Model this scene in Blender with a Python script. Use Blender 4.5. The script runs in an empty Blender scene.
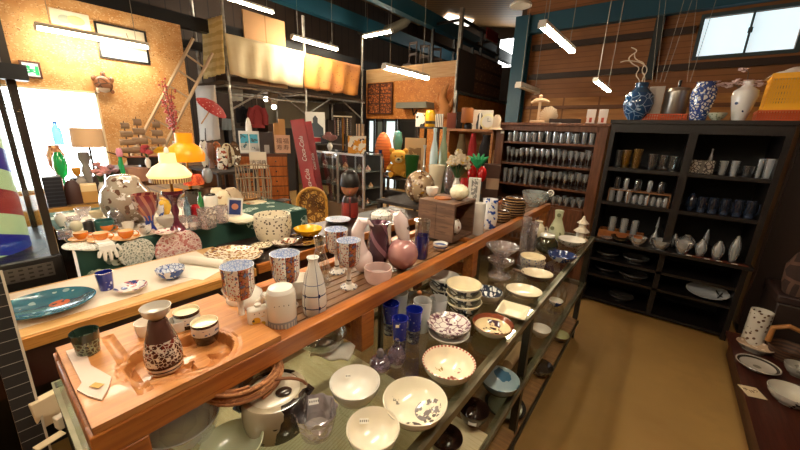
import bpy, math, random
from mathutils import Vector, Matrix
random.seed(7)
scene = bpy.context.scene
COL = scene.collection
PI = math.pi

# ------------------------------------------------------------------ camera
FPX, PITCH, ROLL, YAW, EYE = 336.7, math.radians(15.49), math.radians(1.97), math.radians(37.76), 1.6
CAM = Vector((0, 0, EYE))
FW = Vector((-math.sin(YAW)*math.cos(PITCH), math.cos(YAW)*math.cos(PITCH), -math.sin(PITCH)))
_r0 = Vector((math.cos(YAW), math.sin(YAW), 0)); _u0 = _r0.cross(FW)
RT = _r0*math.cos(ROLL) + _u0*math.sin(ROLL); UP = -_r0*math.sin(ROLL) + _u0*math.cos(ROLL)
cd = bpy.data.cameras.new('camera'); co = bpy.data.objects.new('camera', cd); COL.objects.link(co)
cd.sensor_width = 36; cd.lens = 36*FPX/800; cd.clip_start = .02; cd.clip_end = 200
co.matrix_world = Matrix(((RT.x, UP.x, -FW.x, CAM.x), (RT.y, UP.y, -FW.y, CAM.y), (RT.z, UP.z, -FW.z, CAM.z), (0, 0, 0, 1)))
scene.camera = co

# sight lines of the survey photograph: where they meet a real plane of the room
def ray(x, y): return (FW*FPX + RT*(x-400) - UP*(y-225)).normalized()
def at_z(x, y, z): d = ray(x, y); return CAM + d*((z-EYE)/d.z)
def at_x(x, y, X): d = ray(x, y); return CAM + d*(X/d.x)
def at_y(x, y, Y): d = ray(x, y); return CAM + d*(Y/d.y)
def at_d(x, y, D): d = ray(x, y); return CAM + d*(D/math.hypot(d.x, d.y))
def pt(x, y, sup):
    if isinstance(sup, Vector): return sup.copy()
    k = sup[0]
    if k == 'z': return at_z(x, y, sup[1])
    if k == 'x': return at_x(x, y, sup[1])
    if k == 'y': return at_y(x, y, sup[1])
    if k == 'd': return at_d(x, y, sup[1])
    if k == 'dz': p = at_d(x, y, sup[1]); p.z = sup[2]; return p
    if k == 'yz': p = at_y(x, y, sup[1]); p.z = sup[2]; return p
    if k == 'xz': p = at_x(x, y, sup[1]); p.z = sup[2]; return p
def mpp(P, x, y):
    q = P-CAM; dep = q.dot(FW); c2 = (dep/q.length)**2
    tx, ty = x-400, y-225; c = tx*tx/(tx*tx+ty*ty+1e-6)
    return dep/FPX/math.sqrt(c/c2+(1-c))
def hz(P, y):
    q = P-CAM; k = (225-y)/FPX
    return (k*q.dot(FW)-q.dot(UP))/(UP.z-k*FW.z)
def face(P): return math.atan2(-P.x, P.y)

# ------------------------------------------------------------------ materials
def lin(h):
    if isinstance(h, str):
        h = h.lstrip('#'); c = [int(h[i:i+2], 16)/255 for i in (0, 2, 4)]
    else: c = list(h)
    return tuple((v/12.92 if v <= .04045 else ((v+.055)/1.055)**2.4) for v in c)+(1,)
MC = {}
def _mask(nt, tc, m):
    N, L = nt.nodes.new, nt.links.new
    def mth(op, a, b=None):
        n = N('ShaderNodeMath'); n.operation = op
        for i, v in ((0, a), (1, b)):
            if v is None: continue
            if isinstance(v, (int, float)): n.inputs[i].default_value = v
            else: L(v, n.inputs[i])
        return n.outputs[0]
    k = m[0]
    if k in ('vor', 'vein'):
        n = N('ShaderNodeTexVoronoi'); n.inputs['Scale'].default_value = m[1]
        if k == 'vein': n.feature = 'DISTANCE_TO_EDGE'
        if len(m) > 3:
            mp = N('ShaderNodeMapping'); mp.inputs['Scale'].default_value = m[3]; L(tc, mp.inputs['Vector']); L(mp.outputs[0], n.inputs['Vector'])
        else: L(tc, n.inputs['Vector'])
        return mth('LESS_THAN', n.outputs['Distance'], m[2])
    if k in ('noise', 'soft'):
        n = N('ShaderNodeTexNoise'); n.inputs['Scale'].default_value = m[1]; n.inputs['Detail'].default_value = 3
        if len(m) > 3:
            mp = N('ShaderNodeMapping'); mp.inputs['Scale'].default_value = m[3]; L(tc, mp.inputs['Vector']); L(mp.outputs[0], n.inputs['Vector'])
        else: L(tc, n.inputs['Vector'])
        if k == 'noise': return mth('GREATER_THAN', n.outputs['Fac'], m[2])
        r = N('ShaderNodeMapRange'); r.inputs['From Min'].default_value = m[2]-.15; r.inputs['From Max'].default_value = m[2]+.15
        L(n.outputs['Fac'], r.inputs['Value']); return r.outputs[0]
    if k == 'wave':
        n = N('ShaderNodeTexWave'); n.inputs['Scale'].default_value = m[1]; n.inputs['Distortion'].default_value = m[2]; n.inputs['Detail Scale'].default_value = 2
        if len(m) > 4: n.bands_direction = m[4]
        L(tc, n.inputs['Vector']); return mth('GREATER_THAN', n.outputs['Fac'], m[3])
    s = N('ShaderNodeSeparateXYZ'); L(tc, s.inputs[0]); X, Y, Z = s.outputs
    if k == 'band': return mth('MULTIPLY', mth('GREATER_THAN', Z, m[1]), mth('LESS_THAN', Z, m[2]))
    if k == 'slab':
        a = {'x': X, 'y': Y, 'z': Z}[m[1]]; return mth('MULTIPLY', mth('GREATER_THAN', a, m[2]), mth('LESS_THAN', a, m[3]))
    if k == 'ring':
        r = mth('SQRT', mth('ADD', mth('MULTIPLY', X, X), mth('MULTIPLY', Y, Y)))
        return mth('MULTIPLY', mth('GREATER_THAN', r, m[1]), mth('LESS_THAN', r, m[2]))
    if k == 'spoke':   # n, fraction, twist by height
        a = mth('ARCTAN2', Y, X)
        if len(m) > 3: a = mth('ADD', a, mth('MULTIPLY', Z, m[3]))
        f = mth('FRACT', mth('MULTIPLY', a, m[1]/(2*PI))); return mth('LESS_THAN', f, m[2])
    if k == 'frac':    # axis, period, fraction, phase
        a = {'x': X, 'y': Y, 'z': Z}[m[1]]
        if len(m) > 4: a = mth('ADD', a, m[4])
        return mth('LESS_THAN', mth('FRACT', mth('MULTIPLY', a, 1/m[2])), m[3])
    if k == 'spot':
        dx, dy = mth('SUBTRACT', X, m[1]), mth('SUBTRACT', Y, m[2])
        return mth('LESS_THAN', mth('ADD', mth('MULTIPLY', dx, dx), mth('MULTIPLY', dy, dy)), m[3]**2)
def mat(name, base='#808080', rough=.5, layers=(), metal=0, coat=0, bump=None, emis=None, trans=0, spec=.5, alpha=1):
    """layers: (masks, colour) where masks is one tuple or a list of tuples multiplied together"""
    if name in MC: return MC[name]
    m = bpy.data.materials.new(name); m.use_nodes = True; nt = m.node_tree; bs = nt.nodes['Principled BSDF']
    N, L = nt.nodes.new, nt.links.new
    bs.inputs['Roughness'].default_value = rough; bs.inputs['Metallic'].default_value = metal
    bs.inputs['Coat Weight'].default_value = coat; bs.inputs['Specular IOR Level'].default_value = spec
    bs.inputs['Transmission Weight'].default_value = trans; bs.inputs['Alpha'].default_value = alpha
    bs.inputs['Base Color'].default_value = lin(base)
    tc = None
    if layers or bump:
        t = N('ShaderNodeTexCoord'); tc = t.outputs['Object']
    if layers:
        rgb = N('ShaderNodeRGB'); rgb.outputs[0].default_value = lin(base); cur = rgb.outputs[0]
        for ms, c in layers:
            ms = ms if isinstance(ms, list) else [ms]
            f = None
            for q in ms:
                g = _mask(nt, tc, q)
                if f is None: f = g
                else:
                    n = N('ShaderNodeMath'); n.operation = 'MULTIPLY'; L(f, n.inputs[0]); L(g, n.inputs[1]); f = n.outputs[0]
            x = N('ShaderNodeMix'); x.data_type = 'RGBA'; L(f, x.inputs['Factor']); L(cur, x.inputs['A']); x.inputs['B'].default_value = lin(c); cur = x.outputs['Result']
        L(cur, bs.inputs['Base Color'])
        if emis: L(cur, bs.inputs['Emission Color'])
    elif emis: bs.inputs['Emission Color'].default_value = lin(base)
    if emis: bs.inputs['Emission Strength'].default_value = emis
    if bump:
        n = N('ShaderNodeTexNoise'); n.inputs['Scale'].default_value = bump[0]; n.inputs['Detail'].default_value = 3
        if len(bump) > 2:
            mp = N('ShaderNodeMapping'); mp.inputs['Scale'].default_value = bump[2]; L(tc, mp.inputs['Vector']); L(mp.outputs[0], n.inputs['Vector'])
        else: L(tc, n.inputs['Vector'])
        b = N('ShaderNodeBump'); b.inputs['Strength'].default_value = bump[1]; b.inputs['Distance'].default_value = .01; L(n.outputs['Fac'], b.inputs['Height']); L(b.outputs[0], bs.inputs['Normal'])
    MC[name] = m; return m
def wood(name, a, b, rough=.45, sc=(3, 40, 40), amt=.5, coat=0):
    return mat(name, a, rough, [(('soft', 1.2, amt, sc), b), ([('noise', 2.0, .6, tuple(v*1.8 for v in sc))], b)], bump=(2.5, .12, sc), coat=coat)
def glass(name, tint='#f4f8f8', refl=1.0, op=.0, opcol='#ffffff', rough=.04, waves=False):
    """thin clear glass: lets light straight through, mirrors at grazing angles; op = share of milky body"""
    if name in MC: return MC[name]
    m = bpy.data.materials.new(name); m.use_nodes = True; nt = m.node_tree; nt.nodes.remove(nt.nodes['Principled BSDF'])
    N, L = nt.nodes.new, nt.links.new; out = nt.nodes['Material Output']
    tr = N('ShaderNodeBsdfTransparent'); tr.inputs[0].default_value = lin(tint)
    gl = N('ShaderNodeBsdfGlossy'); gl.inputs['Roughness'].default_value = rough; gl.inputs['Color'].default_value = (1, 1, 1, 1)
    fr = N('ShaderNodeLayerWeight'); fr.inputs['Blend'].default_value = .25
    ml = N('ShaderNodeMath'); ml.operation = 'MULTIPLY_ADD'; ml.inputs[1].default_value = .75*refl; ml.inputs[2].default_value = .05*refl; L(fr.outputs['Facing'], ml.inputs[0])
    body = tr.outputs[0]
    if op:
        df = N('ShaderNodeBsdfDiffuse'); df.inputs[0].default_value = lin(opcol); tl = N('ShaderNodeBsdfTranslucent'); tl.inputs[0].default_value = lin(opcol)
        a = N('ShaderNodeMixShader'); a.inputs[0].default_value = .4; L(df.outputs[0], a.inputs[1]); L(tl.outputs[0], a.inputs[2])
        x = N('ShaderNodeMixShader'); x.inputs[0].default_value = op; L(body, x.inputs[1]); L(a.outputs[0], x.inputs[2]); body = x.outputs[0]
    x = N('ShaderNodeMixShader'); L(ml.outputs[0], x.inputs[0]); L(body, x.inputs[1]); L(gl.outputs[0], x.inputs[2]); L(x.outputs[0], out.inputs[0])
    if waves:
        t = N('ShaderNodeTexCoord'); n = N('ShaderNodeTexVoronoi'); n.inputs['Scale'].default_value = waves; L(t.outputs['Object'], n.inputs['Vector'])
        b = N('ShaderNodeBump'); b.inputs['Strength'].default_value = .6; b.inputs['Distance'].default_value = .01; L(n.outputs['Distance'], b.inputs['Height']); L(b.outputs[0], gl.inputs['Normal']); L(b.outputs[0], fr.inputs['Normal'])
    MC[name] = m; return m

# ------------------------------------------------------------------ meshes
class B:
    def __init__(s): s.v, s.f, s.mi = [], [], []
    def _add(s, vs, fs, mi=0):
        o = len(s.v); s.v += [tuple(v) for v in vs]
        s.f += [tuple(i+o for i in f) for f in fs]; s.mi += (mi if isinstance(mi, list) else [mi]*len(fs)); return s
    def lathe(s, prof, n=24, c=(0, 0, 0), sx=1, sy=1, mi=0, wob=None):
        """prof: (r, z) or (r, z, material of the band that ends here)"""
        vs, fs, ms, ring = [], [], [], []
        for p in prof:
            r, z = p[0], p[1]
            if r < 1e-6: ring.append([len(vs)]); vs.append((c[0], c[1], c[2]+z))
            else:
                ring.append(list(range(len(vs), len(vs)+n)))
                for k in range(n):
                    a = 2*PI*k/n; q = r*(wob(a, z) if wob else 1)
                    vs.append((c[0]+q*sx*math.cos(a), c[1]+q*sy*math.sin(a), c[2]+z))
        for i in range(len(prof)-1):
            a, b = ring[i], ring[i+1]; m = prof[i+1][2] if len(prof[i+1]) > 2 else mi
            for k in range(n):
                k2 = (k+1) % n
                if len(a) == 1 and len(b) == 1: continue
                if len(a) == 1: fs.append((a[0], b[k2], b[k]))
                elif len(b) == 1: fs.append((a[k], a[k2], b[0]))
                else: fs.append((a[k], a[k2], b[k2], b[k]))
                ms.append(m)
        return s._add(vs, fs, ms)
    def box(s, c, d, rz=0, mi=0, ry=0, rx=0):
        M = Matrix.Rotation(rz, 3, 'Z') @ Matrix.Rotation(ry, 3, 'Y') @ Matrix.Rotation(rx, 3, 'X'); C = Vector(c)
        vs = [C + M @ Vector((sx*d[0]/2, sy*d[1]/2, sz*d[2]/2)) for sx in (-1, 1) for sy in (-1, 1) for sz in (-1, 1)]
        return s._add(vs, [(0, 1, 3, 2), (4, 6, 7, 5), (0, 4, 5, 1), (2, 3, 7, 6), (0, 2, 6, 4), (1, 5, 7, 3)], mi)
    def b2(s, x0, x1, y0, y1, z0, z1, mi=0): return s.box(((x0+x1)/2, (y0+y1)/2, (z0+z1)/2), (x1-x0, y1-y0, z1-z0), mi=mi)
    def tube(s, pts, r, n=8, mi=0, closed=False):
        pts = [Vector(p) for p in pts]; m = len(pts); rs = r if isinstance(r, (list, tuple)) else [r]*m
        vs, fs = [], []; prev = None
        for i, p in enumerate(pts):
            t = (pts[(i+1) % m]-pts[i-1]) if closed else (pts[min(i+1, m-1)]-pts[max(i-1, 0)])
            t = t.normalized() if t.length > 1e-9 else Vector((0, 0, 1))
            if prev is None: u = t.orthogonal().normalized()
            else:
                u = prev - t*prev.dot(t); u = u.normalized() if u.length > 1e-6 else t.orthogonal().normalized()
            prev = u; w = t.cross(u)
            for k in range(n):
                a = 2*PI*k/n; vs.append(p+(u*math.cos(a)+w*math.sin(a))*rs[i])
        for i in range(m if closed else m-1):
            j = (i+1) % m
            for k in range(n):
                k2 = (k+1) % n; fs.append((i*n+k, i*n+k2, j*n+k2, j*n+k))
        if not closed: fs += [tuple(reversed(range(n))), tuple(range((m-1)*n, m*n))]
        return s._add(vs, fs, mi)
    def ell(s, c, d, n=16, mi=0):
        k = n//2; pr = [(math.sin(PI*i/k), -math.cos(PI*i/k)) for i in range(k+1)]
        pr[0] = (0, -1); pr[-1] = (0, 1); o = len(s.v)
        s.lathe(pr, n, mi=mi)
        for i in range(o, len(s.v)): v = s.v[i]; s.v[i] = (c[0]+v[0]*d[0], c[1]+v[1]*d[1], c[2]+v[2]*d[2])
        return s
    def prism(s, poly, z0, z1, mi=0):
        n = len(poly); vs = [(x, y, z0) for x, y in poly]+[(x, y, z1) for x, y in poly]
        return s._add(vs, [tuple(reversed(range(n))), tuple(range(n, 2*n))]+[(i, (i+1) % n, n+(i+1) % n, n+i) for i in range(n)], mi)
    def prism_xz(s, poly, y0, y1, mi=0):
        n = len(poly); vs = [(x, y0, z) for x, z in poly]+[(x, y1, z) for x, z in poly]
        return s._add(vs, [tuple(range(n)), tuple(reversed(range(n, 2*n)))]+[(i, n+i, n+(i+1) % n, (i+1) % n) for i in range(n)], mi)
    def grid(s, fn, nu, nv, mi=0, thick=None):
        vs = [fn(i/nu, j/nv) for j in range(nv+1) for i in range(nu+1)]; w = nu+1
        fs = [(j*w+i, j*w+i+1, (j+1)*w+i+1, (j+1)*w+i) for j in range(nv) for i in range(nu)]
        return s._add(vs, fs, mi)
    def move(s, M, start=0):
        for i in range(start, len(s.v)): s.v[i] = tuple(M @ Vector(s.v[i]))
        return s
def obj(name, b, mats, parent=None, loc=(0, 0, 0), rz=0, ang=40, bevel=0, solid=0, rot=None):
    me = bpy.data.meshes.new(name); me.from_pydata(b.v, [], b.f)
    mats = mats if isinstance(mats, (list, tuple)) else [mats]
    for m in mats: me.materials.append(m)
    me.polygons.foreach_set('material_index', b.mi); me.polygons.foreach_set('use_smooth', [True]*len(b.f))
    me.update(); me.set_sharp_from_angle(angle=math.radians(ang))
    o = bpy.data.objects.new(name, me); COL.objects.link(o); o.location = loc
    o.rotation_euler = rot if rot else (0, 0, rz)
    if parent: o.parent = parent
    if bevel:
        q = o.modifiers.new('edge', 'BEVEL'); q.width = bevel; q.segments = 2; q.limit_method = 'ANGLE'
    if solid:
        q = o.modifiers.new('thickness', 'SOLIDIFY'); q.thickness = solid; q.offset = 0
    return o
def tag(o, label, cat, group=None):
    o['label'] = label; o['category'] = cat
    if group: o['group'] = group
    return o
def thing(name, label, cat, loc=(0, 0, 0), rz=0, group=None):
    o = bpy.data.objects.new(name, None); COL.objects.link(o); o.location = loc; o.rotation_euler = (0, 0, rz); o.empty_display_size = .05
    return tag(o, label, cat, group)
def struct(name, b, m, **k):
    o = obj(name, b, m, **k); o['kind'] = 'structure'; return o
def dup(root, loc, rz, label, group=None, sc=None):
    r = root.copy(); COL.objects.link(r); r.location = loc; r.rotation_euler = (0, 0, rz); r['label'] = label
    if group: r['group'] = group
    if sc: r.scale = sc
    for ch in list(root.children):
        c = ch.copy(); COL.objects.link(c); c.parent = r
        for g in list(ch.children):
            d = g.copy(); COL.objects.link(d); d.parent = c
    return r
def text(name, s, size, m, parent, loc, rot=(PI/2, 0, 0), shear=0, depth=.0006, align='CENTER'):
    cu = bpy.data.curves.new(name, 'FONT'); cu.body = s; cu.size = size; cu.extrude = depth; cu.align_x = align; cu.align_y = 'CENTER'; cu.shear = shear
    cu.materials.append(m); q = bpy.data.objects.new(name, cu); COL.objects.link(q); bpy.context.view_layer.update()
    me = bpy.data.meshes.new_from_object(q.evaluated_get(bpy.context.evaluated_depsgraph_get())); bpy.data.objects.remove(q)
    o = bpy.data.objects.new(name, me); COL.objects.link(o); o.parent = parent; o.location = loc; o.rotation_euler = rot
    return o
def sp(prof, r, h):   # scale a unit profile
    return [(p[0]*r, p[1]*h)+tuple(p[2:]) for p in prof]
def LT(name, label, cat, xc, yb, yt, wpx, sup, prof, mats, group=None, n=24, parts=None, rz=None, wob=None, sx=1, sy=1, main='body'):
    """a turned thing standing at the spot seen at (xc, yb); parts(root, r, h) adds its other parts"""
    P = pt(xc, yb, sup); h = hz(P, yt); r = wpx*mpp(P, xc, (yb+yt)/2)/2
    rz = face(P) if rz is None else rz
    b = B().lathe(sp(prof, r, h), n, wob=wob, sx=sx, sy=sy)
    if parts:
        t = thing(name, label, cat, P, rz, group); obj(main, b, mats, t); parts(t, r, h); return t
    return tag(obj(name, b, mats, None, P, rz), label, cat, group)
ORD = ['first', 'second', 'third', 'fourth', 'fifth', 'sixth', 'seventh', 'eighth', 'ninth', 'tenth', 'eleventh', 'twelfth', 'thirteenth', 'fourteenth', 'fifteenth', 'sixteenth', 'seventeenth', 'eighteenth', 'nineteenth', 'twentieth']

# ------------------------------------------------------------------ unit profiles (r, z, material)
P_TUMBLER = [(0, 0), (.78, 0), (.8, .02), (1, 1), (.95, 1), (.75, .1), (0, .08)]
P_STRAIGHT = [(0, 0), (.95, 0), (1, .03), (1, 1), (.93, 1), (.92, .08), (0, .08)]
P_WINE = [(0, 0), (.85, 0), (.85, .02), (.12, .05), (.09, .1), (.09, .42), (.3, .46), (.75, .55), (1, .72), (.93, 1), (.88, 1), (.93, .72), (.7, .58), (0, .48)]
P_FLUTE = [(0, 0), (.9, 0), (.85, .02), (.13, .05), (.1, .4), (.6, .5), (.9, .7), (1, 1), (.93, 1), (.55, .54), (0, .46)]
P_CUP = [(0, 0), (.5, 0), (.52, .06), (.8, .25), (.95, .55), (1, 1), (.94, 1), (.88, .55), (.7, .28), (0, .14)]
P_BOWL = [(0, .04), (.36, .04), (.4, 0), (.44, 0), (.46, .1), (.72, .28), (.92, .65), (1, 1), (.97, 1.02, 1), (.94, .97, 1), (.85, .62, 1), (.64, .32, 1), (.3, .18, 1), (0, .16, 1)]
P_PLATE = [(0, .1), (.5, .1), (.55, 0), (.6, 0), (.62, .2), (.85, .55), (1, 1), (.98, 1.1, 1), (.82, .75, 1), (.6, .42, 1), (.3, .36, 1), (0, .36, 1)]
P_BOTTLE = [(0, 0), (.92, 0), (1, .04), (1, .55), (.85, .68), (.42, .82), (.36, .93), (.45, .95), (.45, 1), (.36, 1), (.3, .9), (0, .85)]
P_TOKKURI = [(0, 0), (.86, 0), (.92, .03), (1, .2), (.95, .42), (.72, .68), (.45, .85), (.36, .93), (.5, 1), (.42, 1), (.3, .93), (0, .9)]
P_VASE = [(0, 0), (.5, 0), (.52, .03), (.75, .2), (1, .5), (.95, .7), (.65, .85), (.5, .9), (.52, .97), (.6, 1), (.52, 1), (.42, .9), (0, .8)]
P_GLOBE = [(0, 0), (.35, 0), (.7, .12), (.95, .35), (1, .52), (.9, .75), (.62, .93), (.45, 1), (.4, 1), (.55, .9), (0, .8)]
P_SPHERE = [(0, 0), (.38, .04), (.71, .15), (.92, .31), (1, .5), (.92, .69), (.71, .85), (.38, .96), (0, 1)]
P_JAR = [(0, 0), (.9, 0), (1, .05), (1, .8), (.9, .9), (.75, .95), (.75, 1), (.66, 1), (.66, .9), (0, .85)]

def smooth(pts, it=2):
    pts = [Vector(p) for p in pts]
    for _ in range(it):
        q = [pts[0]]
        for a, c in zip(pts, pts[1:]): q += [a*.75+c*.25, a*.25+c*.75]
        pts = q+[pts[-1]]
    return pts
def handle_pts(x0, z0, z1, reach, y=0):
    return [(x0-.003, y, z1), (x0+reach*.6, y, z1+.1*(z1-z0)), (x0+reach, y, z1*.7+z0*.3), (x0+reach*.9, y, z0*.75+z1*.25), (x0+reach*.4, y, z0), (x0-.003, y, z0)]
# ================================================================== the setting
M_FLOOR = mat('concrete_floor', '#a8834a', .55, [(('soft', 1.3, .5), '#93703c'), (('soft', 9, .62), '#9a7844')], bump=(30, .05))
M_OSB = mat('chip_board', '#ddac70', .6, [(('soft', 5, .5), '#cf9656'), ([('vor', 26, .34, (1, 1, 2.2)), ('noise', 14, .46)], '#e9c692'), ([('vor', 34, .26, (1, 2, 1)), ('noise', 9, .52)], '#a87240'), ([('vor', 20, .16, (1, 1, 1)), ('noise', 6, .56)], '#8a5424')])
M_OSB2 = mat('chip_board_orange', '#d3873a', .6, [(('soft', 5, .5), '#bd6f2a'), ([('vor', 22, .34), ('noise', 14, .48)], '#dfa055'), ([('vor', 26, .2), ('noise', 9, .5)], '#8a4a1c')])
M_SIDING = mat('brown_siding', '#8f5c30', .6, [(('frac', 'z', .09, .16), '#71471f'), (('soft', 2, .55), '#7c4e28')])
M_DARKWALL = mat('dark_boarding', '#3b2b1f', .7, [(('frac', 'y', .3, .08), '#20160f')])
M_TAN = mat('tan_plaster', '#a98f6a', .7)
M_CEIL = mat('brown_roof_sheet', '#a87c4c', .6, [(('frac', 'y', .18, .3), '#80582f')])
M_TEAL = mat('teal_steel', '#12485a', .45, bump=(20, .05))
M_PLY = mat('pale_plywood', '#c9a577', .6, [(('soft', 2, .5, (1, 4, 12)), '#b98f5c')])
M_STEEL = mat('galvanised_steel', '#b9b4aa', .35, [(('soft', 12, .5), '#8f8a80')], metal=.7)
M_BLACK = mat('black_paint', '#0e0d0d', .4)
M_DAY = mat('daylight_pane', '#eef6fb', .3, emis=5.5)
M_SKYP = mat('sky_pane', '#dcf0f6', .3, emis=.46)
M_WHITE = mat('white_paint', '#e8e4da', .5)
XL = -6.95
struct('floor', B().b2(-12, 2.2, -4.2, 13, -.1, 0), M_FLOOR)
# chip board wall with the big shop window
wr = at_x(97, 92, XL); y1 = wr.y; zt = wr.z; yend = at_x(180, 25, XL).y; ztop = at_x(180, 25, XL).z
b = B(); b.b2(XL-.1, XL, -4.2, yend, zt, ztop); b.b2(XL-.1, XL, y1, yend, 0, zt); b.b2(XL-.1, XL, -4.2, y1, 0, .62); b.b2(XL-.1, XL, -4.2, -3.2, .62, zt)
struct('wall_left', b, M_OSB)
w = struct('window_1', B().b2(XL-.1, XL-.08, -3.2, y1, .62, zt), M_DAY)
b = B()
for y in (-3.2, -1.6, -.1, y1-.03): b.b2(XL-.07, XL+.02, y, y+.03, .62, zt)
b.b2(XL-.07, XL+.02, -3.2, y1, zt-.03, zt); b.b2(XL-.07, XL+.04, -3.2, y1, .6, .64)
obj('window_frame', b, mat('cream_frame', '#e9d3ae', .5), w)
# roof, rising to the left
RZ = lambda x: 4.15+.16*(1.4-x)
b = B(); x0, x1 = -12, 2.2
b._add([(x0, -4.2, RZ(x0)), (x1, -4.2, RZ(x1)), (x1, 13, RZ(x1)), (x0, 13, RZ(x0)), (x0, -4.2, RZ(x0)+.1), (x1, -4.2, RZ(x1)+.1), (x1, 13, RZ(x1)+.1), (x0, 13, RZ(x0)+.1)],
       [(0, 1, 2, 3), (7, 6, 5, 4), (0, 4, 5, 1), (1, 5, 6, 2), (2, 6, 7, 3), (3, 7, 4, 0)])
struct('ceiling', b, M_CEIL)
def at_roof(x, y, off=.03):
    d = ray(x, y); a = (RZ(0)-off-EYE); return CAM + d*(a/(d.z+.16*d.x))
YB = 7.55
bl, br_ = at_y(696, 57, YB), at_y(793, 49, YB); tl = at_y(707, 18, YB); zw0, zw1 = (bl.z+br_.z)/2, tl.z
xw0 = tl.x-.02; xw1 = at_y(800, 30, YB).x+.0
b = B(); b.b2(-2.8, xw0, YB, YB+.1, 0, 5); b.b2(xw1, 2.2, YB, YB+.1, 0, 5); b.b2(xw0, xw1, YB, YB+.1, 0, zw0); b.b2(xw0, xw1, YB, YB+.1, zw1, 5)
struct('wall_back', b, M_SIDING)
w = struct('window_2', B().b2(xw0, xw1, YB+.05, YB+.07, zw0, zw1), M_SKYP)
b = B(); t_ = .05
b.b2(xw0-t_, xw1+t_, YB-.03, YB+.02, zw0-t_, zw0); b.b2(xw0-t_, xw1+t_, YB-.03, YB+.02, zw1, zw1+t_); b.b2(xw0-t_, xw0, YB-.03, YB+.02, zw0, zw1); b.b2(xw1, xw1+t_, YB-.03, YB+.02, zw0, zw1)
xm = (xw0+xw1)/2+.02; b.b2(xm-.012, xm+.012, YB-.03, YB+.04, zw0, zw1); b.box((xm, YB-.03, (zw0+zw1)/2+.03), (.05, .04, .07))
obj('window_frame', b, mat('grey_green_frame', '#3a4a4c', .5), w)
struct('wall_right', B().b2(1.55, 1.65, -4.2, YB+.1, 0, 5), mat('brown_boards', '#6a4022', .6, [(('frac', 'y', .4, .03), '#2a180c'), (('soft', 2, .5), '#553219')]))
struct('wall_front', B().b2(-12, 2.2, -4.2, -4.1, 0, 6.5), M_TAN)
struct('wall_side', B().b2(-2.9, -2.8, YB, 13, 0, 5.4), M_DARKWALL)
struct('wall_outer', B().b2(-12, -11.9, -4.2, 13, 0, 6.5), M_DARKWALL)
YF = 12.6
p0, p1_ = at_y(498, 40, YF), at_y(519, 66, YF)
b = B(); b.b2(-12, p0.x, YF, YF+.1, 0, 6.5); b.b2(p1_.x, -2.8, YF, YF+.1, 0, 6); b.b2(p0.x, p1_.x, YF, YF+.1, 0, p1_.z); b.b2(p0.x, p1_.x, YF, YF+.1, p0.z, 6)
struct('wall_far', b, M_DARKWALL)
struct('window_3', B().b2(p0.x, p1_.x, YF+.04, YF+.06, p1_.z, p0.z), mat('bright_pane', '#f6f8f4', .3, emis=4))
# translucent roof sheet
q = [at_roof(*a) for a in ((441, 20), (448, 13), (474, 20), (468, 26))]
b = B(); b._add([v for v in q]+[v-Vector((0, 0, .02)) for v in q], [(0, 1, 2, 3), (7, 6, 5, 4), (0, 4, 5, 1), (1, 5, 6, 2), (2, 6, 7, 3), (3, 7, 4, 0)])
struct('trim_1', b, mat('roof_light_sheet', '#e8e6d6', .4, emis=1.6))
# steel frame
zb0, zb1 = at_y(600, 24, 7.4).z, at_y(600, 4, 7.4).z
struct('trim_2', B().b2(-2.8, 1.55, 7.36, 7.5, zb0, zb1), M_TEAL)
b = B(); b.b2(-2.92, -2.64, 7.3, 7.34, 0, zb1); b.b2(-2.92, -2.64, 7.5, 7.54, 0, zb1); b.b2(-2.8, -2.76, 7.34, 7.5, 0, zb1)
struct('trim_3', b, M_TEAL)
for i, (px, py, zz, hh) in enumerate(((345, 18, 4.35, .34), (428, 19, 4.15, .3))):
    P = at_z(px, py, zz); struct('trim_%d' % (4+i), B().b2(P.x-.09, P.x+.09, 1.5, 12.6, zz-hh/2, zz+hh/2), M_TEAL)
# cross tie above the chip board wall and dark purlins
P = at_x(165, 16, -7.3); struct('trim_6', B().b2(-7.4, -7.25, -4, 8, P.z-.12, P.z+.1), M_BLACK)
P = at_x(190, 45, -8.2); struct('trim_7', B().b2(-8.3, -8.15, -4, 8, P.z-.08, P.z+.08), M_BLACK)
for i, py in enumerate((41, 73)):    # girts on the siding
    P = at_y(600, py, YB); struct('trim_%d' % (8+i), B().b2(-2.6, xw0-.08 if i == 0 else 1.5, YB-.06, YB, P.z-.05, P.z+.05), mat('dark_girt', '#2f2015', .6))
P, Q = at_y(600, 97, YB), at_y(600, 122, YB)
struct('trim_10', B().b2(-2.6, 1.5, YB-.05, YB, Q.z-1.6, P.z), mat('plywood_dado', '#b47c3e', .6, [(('soft', 2, .5, (1, 1, 8)), '#99652e'), (('frac', 'x', .62, .05), '#7a4d20')]))
P = at_y(600, 107, YB); struct('trim_11', B().b2(-2.6, 1.5, YB-.1, YB-.05, P.z-.03, P.z+.03), mat('dado_rail', '#6b4220', .6))
P = at_y(655, 48, YB); struct('trim_12', B().b2(P.x-.06, P.x+.06, YB-.1, YB, 2.6, 3.6), mat('teal_dark', '#1d2a2c', .5))

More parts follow.
